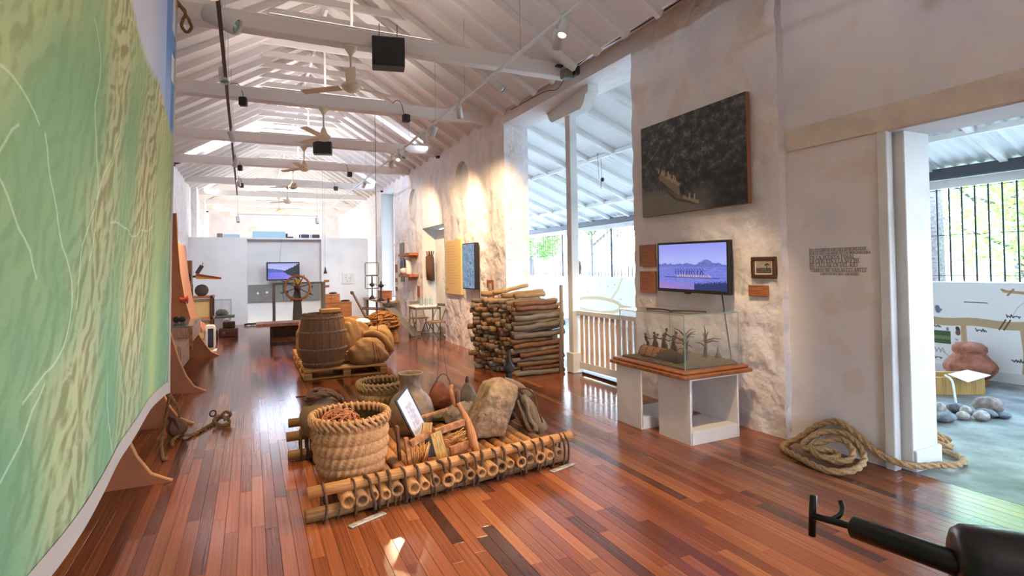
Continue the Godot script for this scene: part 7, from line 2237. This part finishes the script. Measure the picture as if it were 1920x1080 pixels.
# ---------------------------------------------------------------- the black iron thing at the lower right
func build_foreground() -> void:
	var t := thing("iron_pointer", "black iron rod with a T-shaped tip and thick barrel in the near right foreground", "pointer", Vector3.ZERO)
	var tip := Vector3(1.225, 0.985, -0.905)
	part(t, "cross_bar", TB([tip + Vector3(0.005, 0.048, 0.0), tip + Vector3(-0.003, -0.048, 0.0)], 0.0085, 12), M.black_metal)
	var joint := Vector3(1.232, 0.982, -0.845)
	part(t, "thin_rod", TB([tip + Vector3(0.0, 0.0, 0), Vector3(1.232, 0.998, -0.80)], 0.008, 10), M.black_metal)
	part(t, "hook", TB(curve([Vector3(1.232, 0.99, -0.862), Vector3(1.252, 1.0, -0.855), Vector3(1.268, 1.012, -0.858), Vector3(1.274, 1.026, -0.866)], 0.005), 0.006, 8), M.black_metal)
	part(t, "sleeve", LT([Vector2(0, 0), Vector2(0.020, 0.0), Vector2(0.024, 0.004), Vector2(0.024, 0.26), Vector2(0, 0.26)], 24), M.black_metal, Vector3(1.230, 0.997, -0.81), Basis(Quaternion(Vector3.UP, Vector3(0.10, 0.02, 0.98).normalized())))
	part(t, "barrel", LT([Vector2(0, 0), Vector2(0.060, 0.0), Vector2(0.075, 0.006), Vector2(0.084, 0.02), Vector2(0.086, 0.05), Vector2(0.086, 0.60), Vector2(0, 0.60)], 40), M.black_metal, Vector3(1.25, 0.99, -0.62), Basis(Quaternion(Vector3.UP, Vector3(0.62, 0.02, 0.78).normalized())))
	part(t, "screw_hole", LT([Vector2(0, 0.0), Vector2(0.014, 0.0), Vector2(0.014, 0.003), Vector2(0, 0.003)], 16), M.screen_black, Vector3(1.37, 1.082, -0.50))
	part(t, "stand", TB([Vector3(1.50, 0.95, -0.32), Vector3(1.50, 0.0, -0.32)], 0.05, 16), M.black_metal)
	part(t, "foot", LT([Vector2(0, 0), Vector2(0.2, 0.0), Vector2(0.2, 0.02), Vector2(0.06, 0.05), Vector2(0, 0.05)], 24), M.black_metal, Vector3(1.50, 0, -0.32))

func parapet_quad(z0: float, z1: float) -> QuadMesh:
	var q := QuadMesh.new()
	q.size = Vector2(z1 - z0, 1.285)
	return q

const MAP_BROWN := Color(0.70, 0.60, 0.46)

func parapet_near() -> Image:
	# the wall from z -5.6 (left) to -2.2 (right), 240 pixels a metre
	var im := Image.create(816, 308, false, Image.FORMAT_RGB8)
	im.fill(Color(0.90, 0.90, 0.89))
	var P := func(z, y): return Vector2((z + 5.6) * 240.0, (1.285 - y) * 240.0)
	var main := []
	for k in 36: main.append(P.call(-5.6 + k * 0.1, 0.745 + 0.012 * sin(k * 0.9)))
	stroke(im, main, 13.0, MAP_BROWN)
	stroke(im, [P.call(-4.16, 0.72), P.call(-4.15, 0.4), P.call(-4.10, 0.15)], 8.0, MAP_BROWN)
	stroke(im, [P.call(-3.50, 0.72), P.call(-3.47, 0.4), P.call(-3.49, 0.12)], 12.0, MAP_BROWN)
	for k in 2: stroke(im, [P.call(-3.76 + k * 0.05, 0.68), P.call(-3.69 + k * 0.05, 0.81)], 2.0, Color(0.35, 0.30, 0.26))
	# a small aeroplane, its dotted course, names and little pictures
	stroke(im, [P.call(-3.70, 1.18), P.call(-3.47, 1.16)], 4.0, Color(0.70, 0.58, 0.40), 2.0)
	stroke(im, [P.call(-3.66, 1.13), P.call(-3.60, 1.205)], 2.6, Color(0.60, 0.48, 0.34), 2.0)
	stroke(im, [P.call(-3.72, 1.20), P.call(-3.68, 1.18)], 3.0, Color(0.64, 0.52, 0.36), 2.0)
	stroke(im, [P.call(-3.44, 1.10), P.call(-3.56, 0.98), P.call(-3.62, 0.86)], 0.8, Color(0.74, 0.72, 0.68))
	stroke(im, [P.call(-4.14, 1.02), P.call(-3.88, 1.018)], 1.5, Color(0.45, 0.43, 0.41))
	stroke(im, [P.call(-4.62, 1.24), P.call(-4.54, 1.24)], 1.0, Color(0.5, 0.48, 0.46))
	for q in [[-3.68, 0.855, 0.14], [-4.02, 0.645, 0.12], [-3.64, 0.29, 0.13], [-4.56, 0.66, 0.13], [-4.58, 0.22, 0.15], [-4.64, 0.85, 0.07]]:
		var pts := []
		for k in 15: pts.append(P.call(q[0] + q[2] * k / 14.0, q[1] + 0.012 * sin(k * 2.1 + q[1] * 40.0) + (0.02 if k % 5 == 0 else 0.0)))
		stroke(im, pts, 1.3, Color(0.32, 0.30, 0.29))
	# a green landscape photograph, two figures, a cup and a drawing
	var g0: Vector2 = P.call(-4.62, 0.60)
	var g1: Vector2 = P.call(-4.31, 0.42)
	for y in range(int(g0.y), int(g1.y)):
		for x in range(int(g0.x), int(g1.x)):
			var v := (y - g0.y) / (g1.y - g0.y)
			var c := Color(0.20, 0.32, 0.22).lerp(Color(0.34, 0.42, 0.24), clampf(0.5 + 0.5 * sin(x * 0.5 + y * 0.7), 0, 1))
			if absf(v - 0.5) < 0.12: c = c.lerp(Color(0.62, 0.60, 0.52), 0.5)
			im.set_pixel(x, y, c)
	stroke(im, [P.call(-4.23, 0.655), P.call(-4.22, 0.62)], 5.5, Color(0.24, 0.20, 0.22), 2.0)
	stroke(im, [P.call(-4.225, 0.60), P.call(-4.225, 0.585)], 7.0, Color(0.46, 0.26, 0.28), 2.0)
	stroke(im, [P.call(-4.35, 0.64), P.call(-4.35, 0.62)], 4.0, Color(0.55, 0.52, 0.56), 2.0)
	for k in 3: stroke(im, [P.call(-4.25, 0.50 - 0.045 * k), P.call(-4.235, 0.49 - 0.045 * k)], 3.0, Color(0.74, 0.66, 0.62), 2.0)
	stroke(im, [P.call(-4.47, 0.93), P.call(-4.46, 0.88)], 7.0, Color(0.42, 0.42, 0.50), 3.0)
	stroke(im, [P.call(-4.43, 0.91), P.call(-4.415, 0.90), P.call(-4.43, 0.885)], 1.4, Color(0.42, 0.42, 0.50))
	stroke(im, [P.call(-4.66, 1.02), P.call(-4.66, 0.93)], 8.0, Color(0.78, 0.66, 0.46), 3.0)
	for k in 4: stroke(im, [P.call(-4.60 + 0.05 * k, 0.30), P.call(-4.565 + 0.05 * k, 0.36), P.call(-4.54 + 0.05 * k, 0.30)], 0.9, Color(0.55, 0.53, 0.52))
	stroke(im, [P.call(-4.45, 0.34), P.call(-4.3, 0.22)], 0.8, Color(0.62, 0.60, 0.58))
	return im

func parapet_far() -> Image:
	# the wall from z -18 (left) to -10 (right), 128 pixels a metre
	var im := Image.create(1024, 164, false, Image.FORMAT_RGB8)
	im.fill(Color(0.90, 0.90, 0.89))
	var P := func(z, y): return Vector2((z + 18.0) * 128.0, (1.285 - y) * 128.0)
	var tan_ := Color(0.78, 0.70, 0.54)
	var loop := []
	for k in 25: loop.append(P.call(-13.0 + 1.15 * cos(TAU * k / 24), 0.50 + 0.20 * sin(TAU * k / 24)))
	stroke(im, loop, 5.5, tan_, 3.0)
	stroke(im, [P.call(-11.9, 0.50), P.call(-10.5, 0.42)], 8.0, tan_, 3.0)
	stroke(im, [P.call(-12.3, 0.68), P.call(-12.0, 0.95), P.call(-11.8, 1.25)], 3.6, Color(0.82, 0.76, 0.58), 3.0)
	for k in 20:
		var q: Vector2 = P.call(rng.randf_range(-17, -11.6), rng.randf_range(0.5, 1.15))
		stroke(im, [q, q + Vector2(rng.randf_range(-6, 7), rng.randf_range(-3, 3))], 1.6, Color(0.55, 0.60, 0.62, 0.7))
	return im
